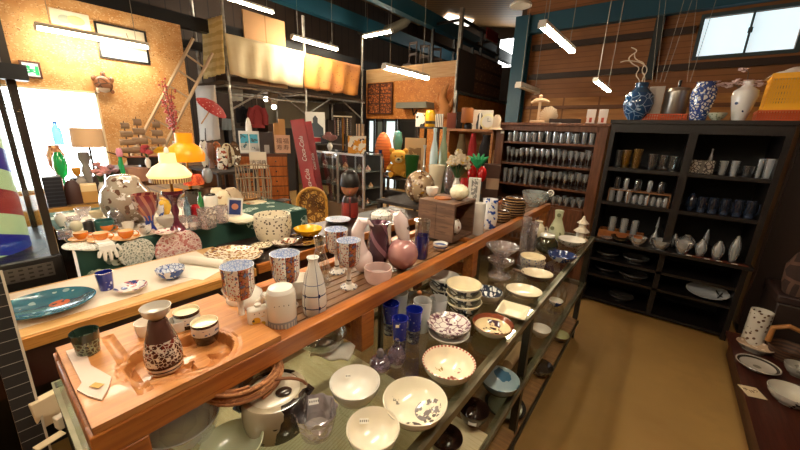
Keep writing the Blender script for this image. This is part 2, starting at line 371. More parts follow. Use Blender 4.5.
# ------------------------------------------------------------------ mezzanine room of chip board
XB0, XB1, Y7 = -7.2, -4.25, 7.5
zb = at_y(420, 119, Y7).z; zo = at_y(420, 79, Y7).z; zt2 = at_y(457, 60, Y7).z
b = B(); b.b2(XB0, XB1, Y7, Y7+.08, zb, zo); b.b2(XB1-.08, XB1, Y7+.08, 12.6, zb-.35, zb+.62)
struct('wall_mezzanine', b, M_OSB2)
struct('trim_13', B().b2(XB0, XB1, Y7-.005, Y7+.075, zo, zt2), M_PLY)
struct('trim_14', B().b2(XB0, XB1, Y7+.08, 12.6, zb+.56, zb+.62), M_DARKWALL)   # upper floor
b = B(); b.b2(XB1-.05, XB1+.03, Y7-.04, Y7+.04, 0, 4.3); b.b2(XB1, XB1+.03, Y7, 12.6, zb+.58, zb+.64)
struct('trim_15', b, M_STEEL)
# glazed doors under it
dm = mat('door_daylight', '#dfe9ea', .3, [(('soft', 3, .5), '#a9bcbc')], emis=.9)
for i, (xa, xb, m) in enumerate(((369, 376, dm), (377, 385, mat('door_grey', '#6f7a78', .4)), (386, 398, dm), (399, 418, mat('door_dark', '#15130f', .4)))):
    a, c = at_y(xa, 118, 7.62), at_y(xb, 118, 7.62)
    d = struct('door_%d' % (i+1), B().b2(a.x, c.x, 7.6, 7.64, 0, zb), m)
    f = B()
    for x in (a.x, c.x-.05): f.b2(x, x+.05, 7.56, 7.6, 0, zb)
    f.b2(a.x, c.x, 7.56, 7.6, zb-.06, zb); f.b2(a.x, c.x, 7.56, 7.6, .9, 1.0)
    obj('door_frame', f, mat('door_frame_dark', '#2a2723', .5), d)
b = B(); a = at_y(418, 118, 7.62); b.b2(a.x, XB1, 7.58, 7.64, 0, zb)
struct('wall_inner', b, M_OSB2)

# ------------------------------------------------------------------ lamps
M_TUBE = mat('lit_tube', '#fff2d8', .3, emis=40)
M_TUBEB = mat('bright_tube', '#fff2d8', .3, emis=100)
M_HOUS = mat('lamp_housing', '#d8d2c4', .4)
M_WIRE = mat('wire', '#8d8679', .5, metal=.4)
def lamp(a, c, label, lit=True, tube=None, sc=1.0):
    a, c = Vector(a), Vector(c); m = (a+c)/2; d = c-a; L = d.length; rz = math.atan2(d.y, d.x); tilt = -math.atan2(d.z, math.hypot(d.x, d.y))
    t = thing('hanging_lamp', label, 'ceiling lamp', m, rz, 'fluorescent lamps hung on wires')
    s = sc
    obj('housing', B().prism_xz([(-L/2, .03*s), (L/2, .03*s), (L/2, .075*s), (-L/2, .075*s)], -.045*s, .045*s), M_HOUS, t)
    for y in (-.022*s, .022*s): obj('tube', B().tube([(-L/2+.02, y, 0.005*s), (L/2-.02, y, 0.005*s)], .018*s, 8), (tube or M_TUBE) if lit else M_WHITE, t)
    for x in (-L/2, L/2): obj('end_cap', B().box((x, 0, .015*s), (.02, .1*s, .06*s)), M_HOUS, t)
    for x in (-L*.38, L*.38):
        P = m + Vector((math.cos(rz)*x, math.sin(rz)*x, 0)); top = RZ(P.x)-m.z
        obj('wire', B().tube([(x, 0, .07*s), (x, 0, top)], .004, 5), M_WIRE, t)
    return t
def lamp_y(x1, y1, x2, y2, L, label, lit=True, **k_):
    a, c = at_x(x1, y1, -1), at_x(x2, y2, -1); k = L/abs(c.y-a.y); a, c = at_x(x1, y1, -k), at_x(x2, y2, -k); z = (a.z+c.z)/2; a.z = c.z = z
    return lamp(a, c, label, lit, **k_)
lamp_y(36, 30, 148, 47, 1.2, 'long fluorescent lamp in front of the framed prints on the chip board wall')
lamp_y(218, -4, 273, 13, 1.25, 'fluorescent lamp cut by the top of the photo, above the cardboard on the mezzanine')
lamp_y(292, 37, 337, 51, 1.2, 'fluorescent lamp hung above the cream and orange cloths of the scaffold', tube=M_TUBEB)
a, c = at_y(364, 38, 7.0), at_y(392, 31, 7.0); a.z = c.z = (a.z+c.z)/2; lamp(a, c, 'short fluorescent lamp beside the upright pole over the dark upper floor')
lamp_y(384, 68, 427, 79, 1.2, 'fluorescent lamp in front of the pale plywood band and the carved lattice', tube=M_TUBEB)
lamp_y(542, 27, 572, 52, 1.2, 'bright fluorescent lamp on two wires before the brown siding', sc=.75)
lamp_y(595, 82, 609, 91, 1.0, 'small glowing fluorescent lamp low over the right corner of the brown cabinet', sc=.5)
lamp_y(518, 87, 537, 93, 1.0, 'unlit grey fluorescent lamp beside the teal column', lit=False)
# more lamps out of view: bowl glints suggest lamps overhead, others added for fill
lamp((-1.15, .2, 2.75), (-1.15, 1.45, 2.75), 'fluorescent lamp over the glass display rack, above the view')
lamp((-3.3, .2, 2.75), (-3.3, 1.45, 2.75), 'fluorescent lamp over the green cloth table, above the view')
lamp((-2.6, -.9, 2.75), (-2.6, .3-.9+1.0, 2.75), 'added fluorescent lamp over the left counter, unseen above the view')
lamp((.25, .3, 2.75), (.25, 1.5, 2.75), 'added fluorescent lamp over the aisle, unseen above the view')
lamp((-1.15, -2.6, 2.75), (-1.15, -1.35, 2.75), 'added unseen fluorescent lamp behind the viewer, over the shop floor')
t = thing('round_ceiling_light', 'round pale dish lamp just under the brown roof sheets', 'ceiling lamp', at_d(521, 3, 6.4))
obj('dish', B().lathe([(0, .05), (.08, .05), (.17, -.02), (.17, -.05), (.15, -.05), (.07, 0), (0, 0)], 24), M_HOUS, t)
obj('hanger', B().tube([(0, 0, .05), (0, 0, RZ(t.location.x)-t.location.z)], .01), M_STEEL, t)

# ------------------------------------------------------------------ scaffold with cloths
XS = -7.0
ys = [at_x(227, 60, XS).y, at_x(305, 70, XS).y, at_x(362, 70, XS).y]
t = thing('scaffold', 'silver pipe scaffold carrying an upper deck hung with cloths', 'scaffold', (XS, ys[0], 0)); ox, oy = XS, ys[0]
tops = [5.0, at_x(301, 15, XS).z, at_x(362, 36, XS).z]
zd = at_x(305, 90, XS).z
for k, y in enumerate(ys):
    for dx in (0, -1.25): obj('upright_pole', B().tube([(dx, y-oy, 0), (dx, y-oy, tops[k])], .03, 10), M_STEEL, t)
    obj('cross_rail', B().tube([(.0, y-oy, zd-.1), (-1.25, y-oy, zd-.1)], .024), M_STEEL, t)
for dx in (0, -1.25): obj('long_rail', B().tube([(dx, -.1, zd-.12), (dx, ys[2]-oy+.1, zd-.12)], .024), M_STEEL, t)
zl = at_x(270, 99, XS).z
obj('long_rail', B().tube([(0, 0, zl), (0, ys[1]-oy, zl)], .018), M_STEEL, t)
for k in (0, 1):
    y0, y1_ = ys[k]-oy, ys[k+1]-oy
    obj('brace', B().tube([(0, y0, zd-.55), (0, y0+.75, zd-.12)], .018), M_STEEL, t); obj('brace', B().tube([(0, y1_, zd-.55), (0, y1_-.75, zd-.12)], .018), M_STEEL, t)
obj('deck', B().b2(-1.3, .02, -.1, ys[2]-oy+.1, zd-.09, zd-.03), mat('deck_board', '#4a3a2a', .7), t)
def cloth(name, label, pts, m, sup, amp=.03, nu=24, nv=10, solid=.006, waves=5, cat='cloth'):
    """a hanging cloth whose corners (tl, tr, br, bl) lie on a real plane"""
    q = [pt(x, y, sup) for x, y in pts]; n = (q[1]-q[0]).cross(q[3]-q[0]).normalized(); c = sum(q, Vector())/4
    def f(u, v):
        p = q[0]*(1-u)*(1-v)+q[1]*u*(1-v)+q[2]*u*v+q[3]*(1-u)*v
        return p-c+n*amp*math.sin(u*waves*2*PI+2*v)*(.3+v)-Vector((0, 0, amp*.8*math.sin(u*PI*3)**2*v))
    return tag(obj(name, B().grid(f, nu, nv), m, None, c, solid=solid, ang=80), label, cat)
M_CANVAS = mat('cream_canvas', '#e6d2a8', .8, [(('soft', 2, .55), '#d8c090')])
XC = XS+.15
cloth('hanging_canvas', 'cream canvas sheet hung along the scaffold deck', ((225, 33), (304, 52), (304, 88), (231, 74)), M_CANVAS, ('x', XC))
cloth('hanging_cloth', 'orange brown speckled cloth hung beside the cream canvas', ((305, 53), (361, 66), (359, 95), (306, 88)), mat('speckled_cloth', '#d08a3c', .8, [(('soft', 1.4, .5), '#a86a38'), ([('vor', 16, .25), ('noise', 8, .5)], '#8a4a1e')]), ('x', XC), amp=.05, waves=4)
cloth('hanging_blind', 'pale yellow ribbed blind hung at the near end of the scaffold', ((202, 21), (222, 15), (224, 73), (203, 79)), mat('ribbed_blind', '#eed79a', .8, [(('wave', 2.2, 2, .6, 'Z'), '#dcc07c')]), ('y', ys[0]-.16), amp=.015)
P = at_x(265, 48, XS-.35)
q0, q1 = at_x(242, 10, XS-.3), at_x(284, 44, XS-.3); zc0 = zd-.03
def panel_x(name, label, cat, xa, ya, xb, yb_, X, m, th=.03, group=None, zb=None, fr=None, bevel=0):
    """upright board on a plane x = X between two seen corners"""
    a, c = at_x(xa, ya, X), at_x(xb, yb_, X); z0 = c.z if zb is None else zb
    o = obj(name, B().b2(-th/2, th/2, -abs(c.y-a.y)/2, abs(c.y-a.y)/2, 0, a.z-z0), m, None, (X, (a.y+c.y)/2, z0), bevel=bevel)
    return tag(o, label, cat, group)
def panel_y(name, label, cat, xa, ya, xb, yb_, Y, m, th=.03, group=None, zb=None, bevel=0):
    a, c = at_y(xa, ya, Y), at_y(xb, yb_, Y); z0 = c.z if zb is None else zb
    o = obj(name, B().b2(-abs(c.x-a.x)/2, abs(c.x-a.x)/2, -th/2, th/2, 0, a.z-z0), m, None, ((a.x+c.x)/2, Y, z0), bevel=bevel)
    return tag(o, label, cat, group)
panel_x('cardboard_sheet', 'large tan cardboard sheet standing on the scaffold deck', 'cardboard', 242, 9, 285, 40, XS-.2, mat('cardboard', '#c99a6a', .8, [(('slab', 'y', -.01, .015), '#a87a4e')]), zb=zd-.029)
for k in range(4):
    a = at_x(224, 22+k*5, XS-.5)
    tag(obj('plank', B().b2(-.06, .06, 0, 2.3, 0, .05), mat('old_plank', '#4a3424', .7, [(('soft', 3, .5, (20, 1, 20)), '#33231a')]), None, (XS-.85, ys[0]+.12, zd-.029+.0505*k)), 'dark brown plank, %s from the top of the pile on the scaffold deck' % ['lowest', 'third', 'second', 'topmost'][k] if k in (1, 2) else 'dark brown plank, %s of the pile on the scaffold deck' % ['lowest', '', '', 'topmost'][k], 'plank', 'planks piled on the scaffold deck')
# dark room behind the scaffold
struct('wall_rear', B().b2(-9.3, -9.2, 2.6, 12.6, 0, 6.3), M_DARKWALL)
struct('trim_16', B().b2(-9.2, -8.6, 5.5, 7.3, 0, at_x(340, 100, -8.6).z), mat('grey_tan_panel', '#8d7f66', .7))
# ================================================================== glass display rack
ZG = .875
M_ANGLE = mat('dark_angle_iron', '#4a463c', .4, [(('soft', 8, .5), '#353229')], metal=.6)
M_RAIL = mat('worn_steel_edge', '#8a8268', .35, [(('soft', 10, .5), '#6c6550')], metal=.6)
M_GTOP = glass('table_glass', '#f2f5ef', .6)
M_OCHRE = wood('ochre_board', '#d9caa4', '#c9b78c', .6)
RX0, RX1, RY0, RY1 = -1.27, -.328, .03, 2.86
rk = thing('display_rack', 'long iron display rack with a glass top and dishes on its tiers', 'display rack', ((RX0+RX1)/2, 1.44, 0)); ox, oy = (RX0+RX1)/2, 1.44
X0, X1, Y0, Y1 = RX0-ox, RX1-ox, RY0-oy, RY1-oy
for x in (X0+.015, X1-.015):
    for y in (Y0+.02, 0, Y1-.02):
        b = B(); s = 1 if x > 0 else -1
        b.b2(x-.002*s-.0, x-.002*s+.004, y-.018, y+.018, 0, ZG-.012); b.b2(min(x, x-.034*s), max(x, x-.034*s), y-.002, y+.002, 0, ZG-.012)
        b.box((x-.01*s, y, ZG-.012), (.03, .03, .023))
        obj('leg', b, M_ANGLE, rk)
for z, m in ((ZG-.03, M_RAIL), (.47, M_RAIL), (.13, M_ANGLE)):
    for x in (X0, X1-.03): obj('long_rail', B().b2(x, x+.03, Y0, Y1, z, z+.028), m, rk)
    for y in (Y0, Y1-.03): obj('cross_rail', B().b2(X0+.03, X1-.03, y, y+.03, z, z+.028), m, rk)
obj('glass_top', B().b2(X0+.01, X1-.012, Y0+.01, Y1-.01, ZG-.008, ZG), M_GTOP, rk)
obj('glass_shelf', B().b2(X0+.01, X1-.01, Y0+1.0, Y1-.01, .498, .505), M_GTOP, rk)
obj('shelf_board', B().b2(X0+.01, X1-.01, Y0+.01, Y0+.99, .498, .512), M_OCHRE, rk)
obj('base_board', B().b2(X0+.01, X1-.01, Y0+.01, Y1-.01, .158, .175), wood('brown_shelf_board', '#8a6238', '#6e4b28', .6), rk)

# ------------------------------------------------------------------ slatted bench on the glass
M_BENCH = wood('cherry_wood', '#b9702f', '#9a5522', .35, (40, 2.5, 40), coat=.15)
M_SLAT = wood('dark_slat', '#8f6a48', '#6f4c32', .35, (40, 2, 40), coat=.2)
BX0, BX1, BY0, BY1, ZB = -1.05, -.69, .04, 2.90, 1.072
ZG += .0007
bn = thing('wooden_bench', 'low cherry wood slatted bench standing on the glass top', 'bench', ((BX0+BX1)/2, 1.47, ZG)); ox, oy = (BX0+BX1)/2, 1.47
X0, X1, Y0, Y1, T = BX0-ox, BX1-ox, BY0-oy, BY1-oy, ZB-ZG
for x in (X0, X1-.04): obj('side_rail', B().b2(x, x+.04, Y0, Y1, T-.055, T), M_BENCH, bn, bevel=.003)
for y in (Y0, .42-oy, 1.54-oy, Y1-.04): obj('cross_bar', B().b2(X0+.04, X1-.04, y, y+.035, T-.05, T-.002), M_BENCH, bn, bevel=.003)
for k in range(8):
    x = X0+.043+k*.035; obj('slat', B().b2(x, x+.03, .455-oy, Y1-.04, T-.034, T-.02), M_SLAT, bn)
PY = [.09, .735, 1.54, 2.84]
for y in PY:
    for x in (X0+.0, X1-.055): obj('post', B().b2(x, x+.055, y-oy-.03, y-oy+.03, 0, T-.055), M_BENCH, bn, bevel=.003)
    obj('foot_board', B().b2(X0+.055, X1-.055, y-oy-.015, y-oy+.015, .0, .06), M_BENCH, bn, bevel=.003)
ZS = ZB-.0193      # just above the slats

# ------------------------------------------------------------------ carved tray at the near end
M_TRAY = wood('tray_wood', '#c98a4c', '#b5733a', .4, (50, 3, 50), coat=.1)
tx0, tx1, ty0, ty1 = BX0+.008, BX1-.005, BY0+.006, .415
tc_ = Vector(((tx0+tx1)/2, (ty0+ty1)/2, ZB+.0007)); TZ = .014
c1, c2 = at_z(155, 361, ZB+TZ)-tc_, at_z(199, 350, ZB+TZ)-tc_
tw, tl_ = tx1-tx0, ty1-ty0
def sdf(x, y):
    d1 = math.hypot((x-c1.x)/1.35, y-c1.y)-.052; d2 = math.hypot((x-c2.x)/1.1, y-c2.y)-.072
    k = .03; h = max(0, min(1, .5+.5*(d2-d1)/k)); return d2*(1-h)+d1*h-k*h*(1-h)
def leaf(x, y):
    dx, dy = x-c2.x+.01, y-c2.y; a = math.atan2(dy, dx); r = math.hypot(dx, dy)
    R = .03+.04*abs(math.cos(2.5*a+.4))
    return max(0, min(1, (R-r)/.008))
def top(u, v):
    x, y = -tw/2+u*tw, -tl_/2+v*tl_; d = sdf(x, y)
    z = TZ
    z -= .026*max(0, min(1, -d/.005)); z -= .004*max(0, 1-abs(d-.012)/.004)
    if d < -.006: z += .011*leaf(x, y)
    g = abs(y+tl_/2-.088)/.012
    if g < 1 and abs(x) < tw/2-.03: z -= .007*(1-g*g)
    return (x, y, z)
tr = thing('carved_tray', 'carved wooden tray with a leaf hollow at the near end of the bench', 'tray', tc_)
b = B().grid(top, 90, 84); b.b2(-tw/2, tw/2, -tl_/2, -tl_/2+.001, 0, TZ); b.b2(-tw/2, tw/2, tl_/2-.001, tl_/2, 0, TZ); b.b2(-tw/2, -tw/2+.001, -tl_/2, tl_/2, 0, TZ); b.b2(tw/2-.001, tw/2, -tl_/2, tl_/2, 0, TZ)
obj('board', b, M_TRAY, tr, ang=30)
ZT = ZB+TZ+.0014; ZH = ZB-.0005

# ------------------------------------------------------------------ pottery glazes
G_WHITE = mat('white_glaze', '#ece7dc', .12, coat=.3)
G_CREAM = mat('cream_glaze', '#e9dcbc', .14, coat=.3)
G_BLUEWHITE = mat('blue_on_white_glaze', '#e4e6ea', .12, [([('noise', 22, .5)], '#2f4f9a'), ([('vor', 60, .25)], '#e4e6ea')], coat=.3)
G_INNERBLUE = mat('blue_scroll_glaze', '#e6e8ee', .15, [(('vein', 110, .08), '#a3b5da')])
M_DARKB = mat('brown_black_glaze', '#2a1d16', .2, coat=.3)
M_COBALT = glass('cobalt_glass', '#16247e', 1.0, .72, '#1b2c96')
M_CLEAR = glass('clear_glass')
M_FROST = glass('frosted_glass', '#f2f4f4', .4, .5, '#eef0f0', .3)
M_TAG = mat('price_tag_paper', '#f2efe6', .7, [([('frac', 'x', .005, .45), ('slab', 'y', -.002, .0025)], '#3a3532')])

# shot glass
LT('shot_glass', 'small dark green patterned tumbler at the tray corner', 'tumbler', 89, 352, 331, 31, ('z', ZT), P_TUMBLER, mat('green_cut_glass', '#1f3327', .15, [(('vein', 110, .1), '#8d9a80'), (('band', .035, .06), '#24352b')], coat=.5))
# sake bottle with a cup on its mouth
P = pt(166, 367, ('z', ZH)); h = hz(P, 318); r = 40*mpp(P, 166, 345)/2
t = thing('sake_bottle', 'brown sake bottle painted with white flowers, standing in the carved hollow', 'bottle', P)
obj('body', B().lathe(sp([(0, 0), (.86, 0), (.93, .03), (1, .22), (.97, .4), (.8, .62), (.6, .82), (.5, .95), (.42, 1), (.36, 1), (.3, .9), (0, .88)], r, h), 32),
    mat('brown_flower_glaze', '#4a211a', .18, [([('noise', 40, .52)], '#7a2f22'), (('vein', 120, .07), '#d9cbb8'), (('noise', 70, .57), '#e6dccb'), (('band', h*.62, h), '#5a3a30'), (('band', 0, h*.055), '#e6dccb'), (('band', h*.055, h*.085), '#2d2a40'), (('band', h*.085, h*.13), '#e6dccb'), (('band', h*.13, h*.18), '#3a1a16')], coat=.4), t)
Q = P+Vector((0, 0, h)); rc = 33*mpp(Q, 157, 310)/2
tag(obj('sake_cup', B().lathe(sp([(0, .0), (.45, .0), (.5, .05), (.85, .4), (1, 1), (.95, 1), (.8, .45), (.4, .2), (0, .18)], rc, rc*.95), 28), mat('grey_white_glaze', '#cfc8bd', .2, coat=.3), None, Q+Vector((0, 0, .0005))), 'pale grey cup standing on the mouth of the brown flowered bottle', 'cup')
# little cups behind it
G_BAND = mat('dotted_band_cup', '#2e1d16', .2, [(('band', .028, .05), '#d9d6cf'), ([('band', .031, .044), ('vor', 110, .4)], '#4d5f92')], coat=.3)
for (x, yb, yt, w, l) in ((150, 338, 321, 27, 'white cup half hidden behind the brown flowered bottle'), (180, 334, 319, 22, 'pale cup between the flowered bottle and the dark bodied cups')):
    LT('small_cup', l, 'cup', x, yb, yt, w, ('z', ZH), P_CUP, G_WHITE, 'little cups in the carved tray')
for (x, yb, yt, w, l) in ((189, 330, 310, 27, 'dark bodied cup with a pale dotted band, farther of the two'), (207, 341, 321, 28, 'dark bodied cup with a pale dotted band, nearer of the two')):
    LT('small_cup', l, 'cup', x, yb, yt, w, ('z', ZH), [(0, 0), (.7, 0), (.8, .05), (1, .45), (1, 1), (.95, 1, 1), (.9, .85, 1), (0, .8, 1)], [G_BAND, G_CREAM], 'little cups in the carved tray')
# shield shaped tag on the tray corner
P = at_z(90, 380, ZT+.002)
def shield():
    q = [(66, 352), (84, 347), (91, 366), (96, 369), (112, 378), (108, 391), (102, 401), (88, 397), (77, 391), (82, 384), (76, 372)]
    return [((at_z(x, y, ZT)-P).x, (at_z(x, y, ZT)-P).y) for x, y in q]
t = thing('paper_tag', 'pale pink shield shaped tag with a gold mark on the tray corner', 'tag', P-Vector((0, 0, .0018)))
obj('card', B().prism(shield(), 0, .003), mat('pink_white_card', '#dcc3b2', .6), t)
g = at_z(97, 386, ZT+.004)-P
obj('gold_mark', B().box((g.x, g.y, .0055), (.022, .012, .001), rz=.5), mat('gold_leaf', '#a97f2a', .4, metal=.4), t)

# ------------------------------------------------------------------ things standing on the slats
def teapot(label, xc, yb, yt, w, z, m, hdir):
    def parts(t, r, h):
        a = hdir; d = Vector((math.cos(a), math.sin(a), 0))
        pts = [d*(r*.9)+Vector((0, 0, h*.75)), d*(r*1.5)+Vector((0, 0, h*.8)), d*(r*1.75)+Vector((0, 0, h*.55)), d*(r*1.5)+Vector((0, 0, h*.25)), d*(r*.9)+Vector((0, 0, h*.25))]
        obj('handle', B().tube(pts, r*.11, 8), m, t)
        pts = [d*(-r*.8)+Vector((0, 0, h*.35)), d*(-r*1.25)+Vector((0, 0, h*.55)), d*(-r*1.55)+Vector((0, 0, h*.95))]
        obj('spout', B().tube(pts, [r*.22, r*.16, r*.1], 8), m, t)
        obj('lid', B().lathe([(0, h*.96), (r*.5, h*.96), (r*.4, h*1.04), (r*.1, h*1.08), (r*.14, h*1.16), (0, h*1.2)], 20), m, t)
    return LT('teapot', label, 'teapot', xc, yb, yt, w, ('z', z), [(0, 0), (.6, 0), (.7, .05), (1, .4), (.95, .7), (.55, .97), (0, 1)], m, parts=parts, rz=0)
teapot('white glazed teapot just behind the nearest tall footed cup', 246, 308, 286, 38, ZS, G_WHITE, math.radians(195))
G_GOBI = mat('panelled_goblet_glaze', '#e9e2d8', .16, [([('spoke', 4, .42)], '#a4653c'), ([('spoke', 4, .42), ('noise', 100, .5)], '#6a3320'), (('vor', 130, .33), '#b04a38'), (('noise', 100, .6), '#58698f'), ([('spoke', 8, .06)], '#3c2a22')], coat=.4)
def goblet(label, xr, yr, w, xf, yf):
    def parts(t, r, h):
        obj('stem', B().lathe([(0, 0), (r*.72, 0), (r*.72, .004), (r*.25, .014), (r*.18, h*.2), (r*.2, h*.47), (0, h*.47)], 20), mat('stem_glaze', '#e7e2da', .15, [([('band', 0, .012), ('vor', 90, .35)], '#55607c'), (('band', h*.14, h*.17), '#54422f')]), t)
    P = at_z(xf, yf, ZS); h = hz(P, yr)
    return LT('footed_cup', label, 'goblet', xf, yf, yr, w, P, [(0, .44), (.3, .44), (.72, .5), (.92, .62), (.95, .85), (1, 1), (.96, 1, 1), (.9, .85, 1), (.85, .62, 1), (0, .52, 1)], [G_GOBI, G_INNERBLUE], 'tall footed porcelain cups on the bench', parts=parts, main='bowl')
goblet('footed porcelain cup with painted panels, nearest of four, before the teapot', 246, 265, 34, 243, 325)
goblet('footed porcelain cup with painted panels, behind the white lidded canister', 285, 253, 30, 288, 306)
goblet('footed porcelain cup with its whole stem in view, beside the pink bowl', 348, 240, 24, 349, 287)
goblet('footed porcelain cup with painted panels, farthest of four, behind the glass carafe', 336, 229, 23, 337, 272)
# canister
P = at_z(283, 327, ZS); h = hz(P, 285); r = 30*mpp(P, 283, 305)/2
t = thing('lidded_canister', 'white lidded canister with a grey blue band round its foot', 'canister', P, face(P))
obj('body', B().lathe(sp([(0, 0), (.95, 0), (1, .03), (1, .8), (.93, .88), (0, .88)], r, h), 28), mat('canister_glaze', '#eee8d9', .15, [([('band', .008, .036)], '#a8b3bd'), ([('band', .012, .03), ('spoke', 26, .5)], '#dfe0da')], coat=.3), t)
obj('lid', B().lathe(sp([(0, .88), (.93, .885), (.8, .96), (.4, 1), (0, 1.01)], r, h), 28), G_WHITE, t)
obj('spout', B().tube([(-r*.8, 0, h*.7), (-r*1.25, 0, h*.84)], [r*.2, r*.14], 8), G_WHITE, t)
text('lettering', '・・・・', .012, mat('ink', '#4a4038', .7), t, (0, -r-.0005, h*.66))
# small flask
P = at_z(260, 331, ZS); t = thing('flat_flask', 'small flat white flask with yellow painted fruit', 'flask', P, face(P)+.15)
h = hz(P, 304); w_ = 22*mpp(P, 260, 318)
obj('body', B().box((0, 0, h*.46), (w_, w_*.5, h*.92)), mat('fruit_glaze', '#f0ebdd', .2, [(('spot', 0.004, -w_*.25, .0), '#e0ad2c'), ([('vor', 38, .42), ('band', 0, h*.62)], '#e2b437'), ([('noise', 45, .62), ('band', 0, h*.7)], '#4d4a40')]), t, bevel=.008)
obj('cap', B().lathe([(0, h*.92), (w_*.16, h*.92), (w_*.16, h), (0, h)], 14), G_WHITE, t)
text('lettering', '・・・', .012, MC['ink'], t, (0, -w_*.25-.0008, h*.74))
# bottle with blue lines
LT('sake_bottle', 'slim white bottle ruled with thin blue lines', 'bottle', 315, 312, 257, 25, ('z', ZS), P_TOKKURI, mat('blue_line_glaze', '#ece8e0', .14, [([('spoke', 5, .05)], '#3d4a72'), (('band', .026, .0295), '#3d4a72'), (('band', .066, .0695), '#3d4a72'), (('band', .1, .102), '#6d789a'), ([('band', .022, .034), ('spoke', 5, .14)], '#23305c'), ([('band', .062, .074), ('spoke', 5, .14)], '#23305c')], coat=.4))
def carafe(t, r, h): obj('handle', B().tube(handle_pts(r*.75, h*.15, h*.6, r*.9), r*.1), M_CLEAR, t)
LT('glass_carafe', 'clear glass carafe with a wide neck behind the blue lined bottle', 'carafe', 321, 283, 237, 22, ('z', ZS), [(0, 0), (.9, 0), (1, .1), (1, .3), (.6, .6), (.4, .75), (.55, .98), (.55, 1), (.5, 1), (.35, .75), (0, .6)], M_CLEAR, parts=carafe, rz=-.5)
LT('small_cup', 'white cup half hidden between the canister and the lined bottle', 'cup', 299, 296, 277, 26, ('z', ZS), P_CUP, G_WHITE)
M_PINKF = glass('pink_frosted_glass', '#f8ece8', .4, .66, '#f6e2dc', .35)
LT('frosted_bowl', 'pale pink frosted glass bowl by the bench edge', 'bowl', 378, 281, 267, 28, ('z', ZS), [(0, 0), (.75, 0), (.8, .05), (.97, .4), (1, 1), (.92, 1), (.88, .45), (.6, .2), (0, .15)], M_PINKF)
# pink glass birds
M_PINK = mat('pink_milk_glass', '#f2e2de', .12, [(('soft', 9, .5), '#e6cccb')], coat=.6)
M_MAUVE = glass('mauve_glass', '#b58aa0', 1, .55, '#a87584', .05)
M_PURP = glass('purple_glass', '#6a4258', 1.1, .3, '#5a3446', .05)
P = at_z(363, 272, ZS); s = mpp(P, 363, 250)
t = thing('glass_bird', 'pale pink glass bird with a raised neck, beside the pink bowl', 'figurine', P, face(P))
obj('body', B().ell((0, 0, 12.5*s), (10*s, 9*s, 12.5*s), 20).tube([(-2*s, 0, 20*s), (-5*s, 0, 32*s), (-5*s, 0, 44*s), (-1*s, 0, 53*s), (4*s, 0, 53*s)], [8*s, 6.5*s, 6.5*s, 6*s, 3*s], 12), M_PINK, t)
obj('beak', B().tube([(4*s, 0, 53*s), (10*s, 0, 48*s)], [2.6*s, .6*s], 8), M_PINK, t)
LT('glass_vase', 'dark purple swirled glass vase between the two pink birds', 'vase', 378, 266, 222, 24, ('z', ZS), [(0, 0), (.6, 0), (.7, .05), (1, .4), (.8, .7), (.7, .85), (.9, 1), (.82, 1), (.6, .85), (0, .6)], mat('purple_swirl_glass', '#4a2c38', .08, [([('spoke', 3, .22, 18)], '#8f6472'), (('noise', 12, .6), '#b08c94')], coat=1))
P = at_z(402, 269, ZS); s = mpp(P, 402, 255)
t = thing('glass_bird', 'round mauve glass bird with a pale drooping head', 'figurine', P, face(P))
obj('body', B().lathe([(p[0]*15.5*s, p[1]*33*s) for p in P_SPHERE], 28), mat('mauve_milk_glass', '#c08e88', .06, [(('soft', 7, .5), '#a86f72')], coat=1), t)
obj('head', B().tube([(2*s, 0, 30*s), (-1*s, 0, 40*s), (-3*s, 0, 50*s), (-7*s, 0, 56*s), (-10*s, 0, 56*s)], [5*s, 7*s, 7*s, 5.5*s, 2*s], 12), M_PINK, t)
obj('beak', B().tube([(-9*s, 0, 57*s), (-14*s, 0, 60*s)], [2*s, .5*s], 8), M_PINK, t)
obj('stopper', B().lathe([(0, 33*s), (5*s, 32*s), (6*s, 44*s), (3*s, 47*s), (0, 47*s)], 14), M_PURP, t)
def lid_(t, r, h):
    obj('lid', B().lathe([(0, h*1.0), (r*1.05, h), (r, h*1.12), (r*.5, h*1.22), (0, h*1.25)], 20), mat('lace_lid', '#e9e4da', .3, [(('vor', 90, .28), '#5a544c')]), t)
LT('lidded_jar', 'small white jar with a pierced lid behind the purple vase', 'jar', 381, 245, 217, 20, ('z', ZS), P_STRAIGHT, G_WHITE, parts=lid_)
# highball with blue foot
P = at_z(421, 258, ZS); h = hz(P, 220); r = 15*mpp(P, 421, 240)/2
t = thing('highball_glass', 'tall glass, clear above and cobalt blue below, near the crate', 'glass', P)
obj('blue_body', B().lathe([(r*.8, .002), (r*.86, .01), (r*.95, h*.62), (r*.9, h*.62), (r*.8, .012), (0, .01), (0, .002), (r*.8, .002)], 20), M_COBALT, t)
obj('clear_rim', B().lathe([(r*.95, h*.62), (r, h), (r*.95, h), (r*.9, h*.62)], 20), M_CLEAR, t)
LT('small_cup', 'tiny white blue rimmed cup in front of the brown crate', 'cup', 440, 250, 243, 15, ('z', ZS), P_CUP, mat('blue_rim_cup', '#ece8e2', .15, [(('band', .017, .025), '#45588a')]))
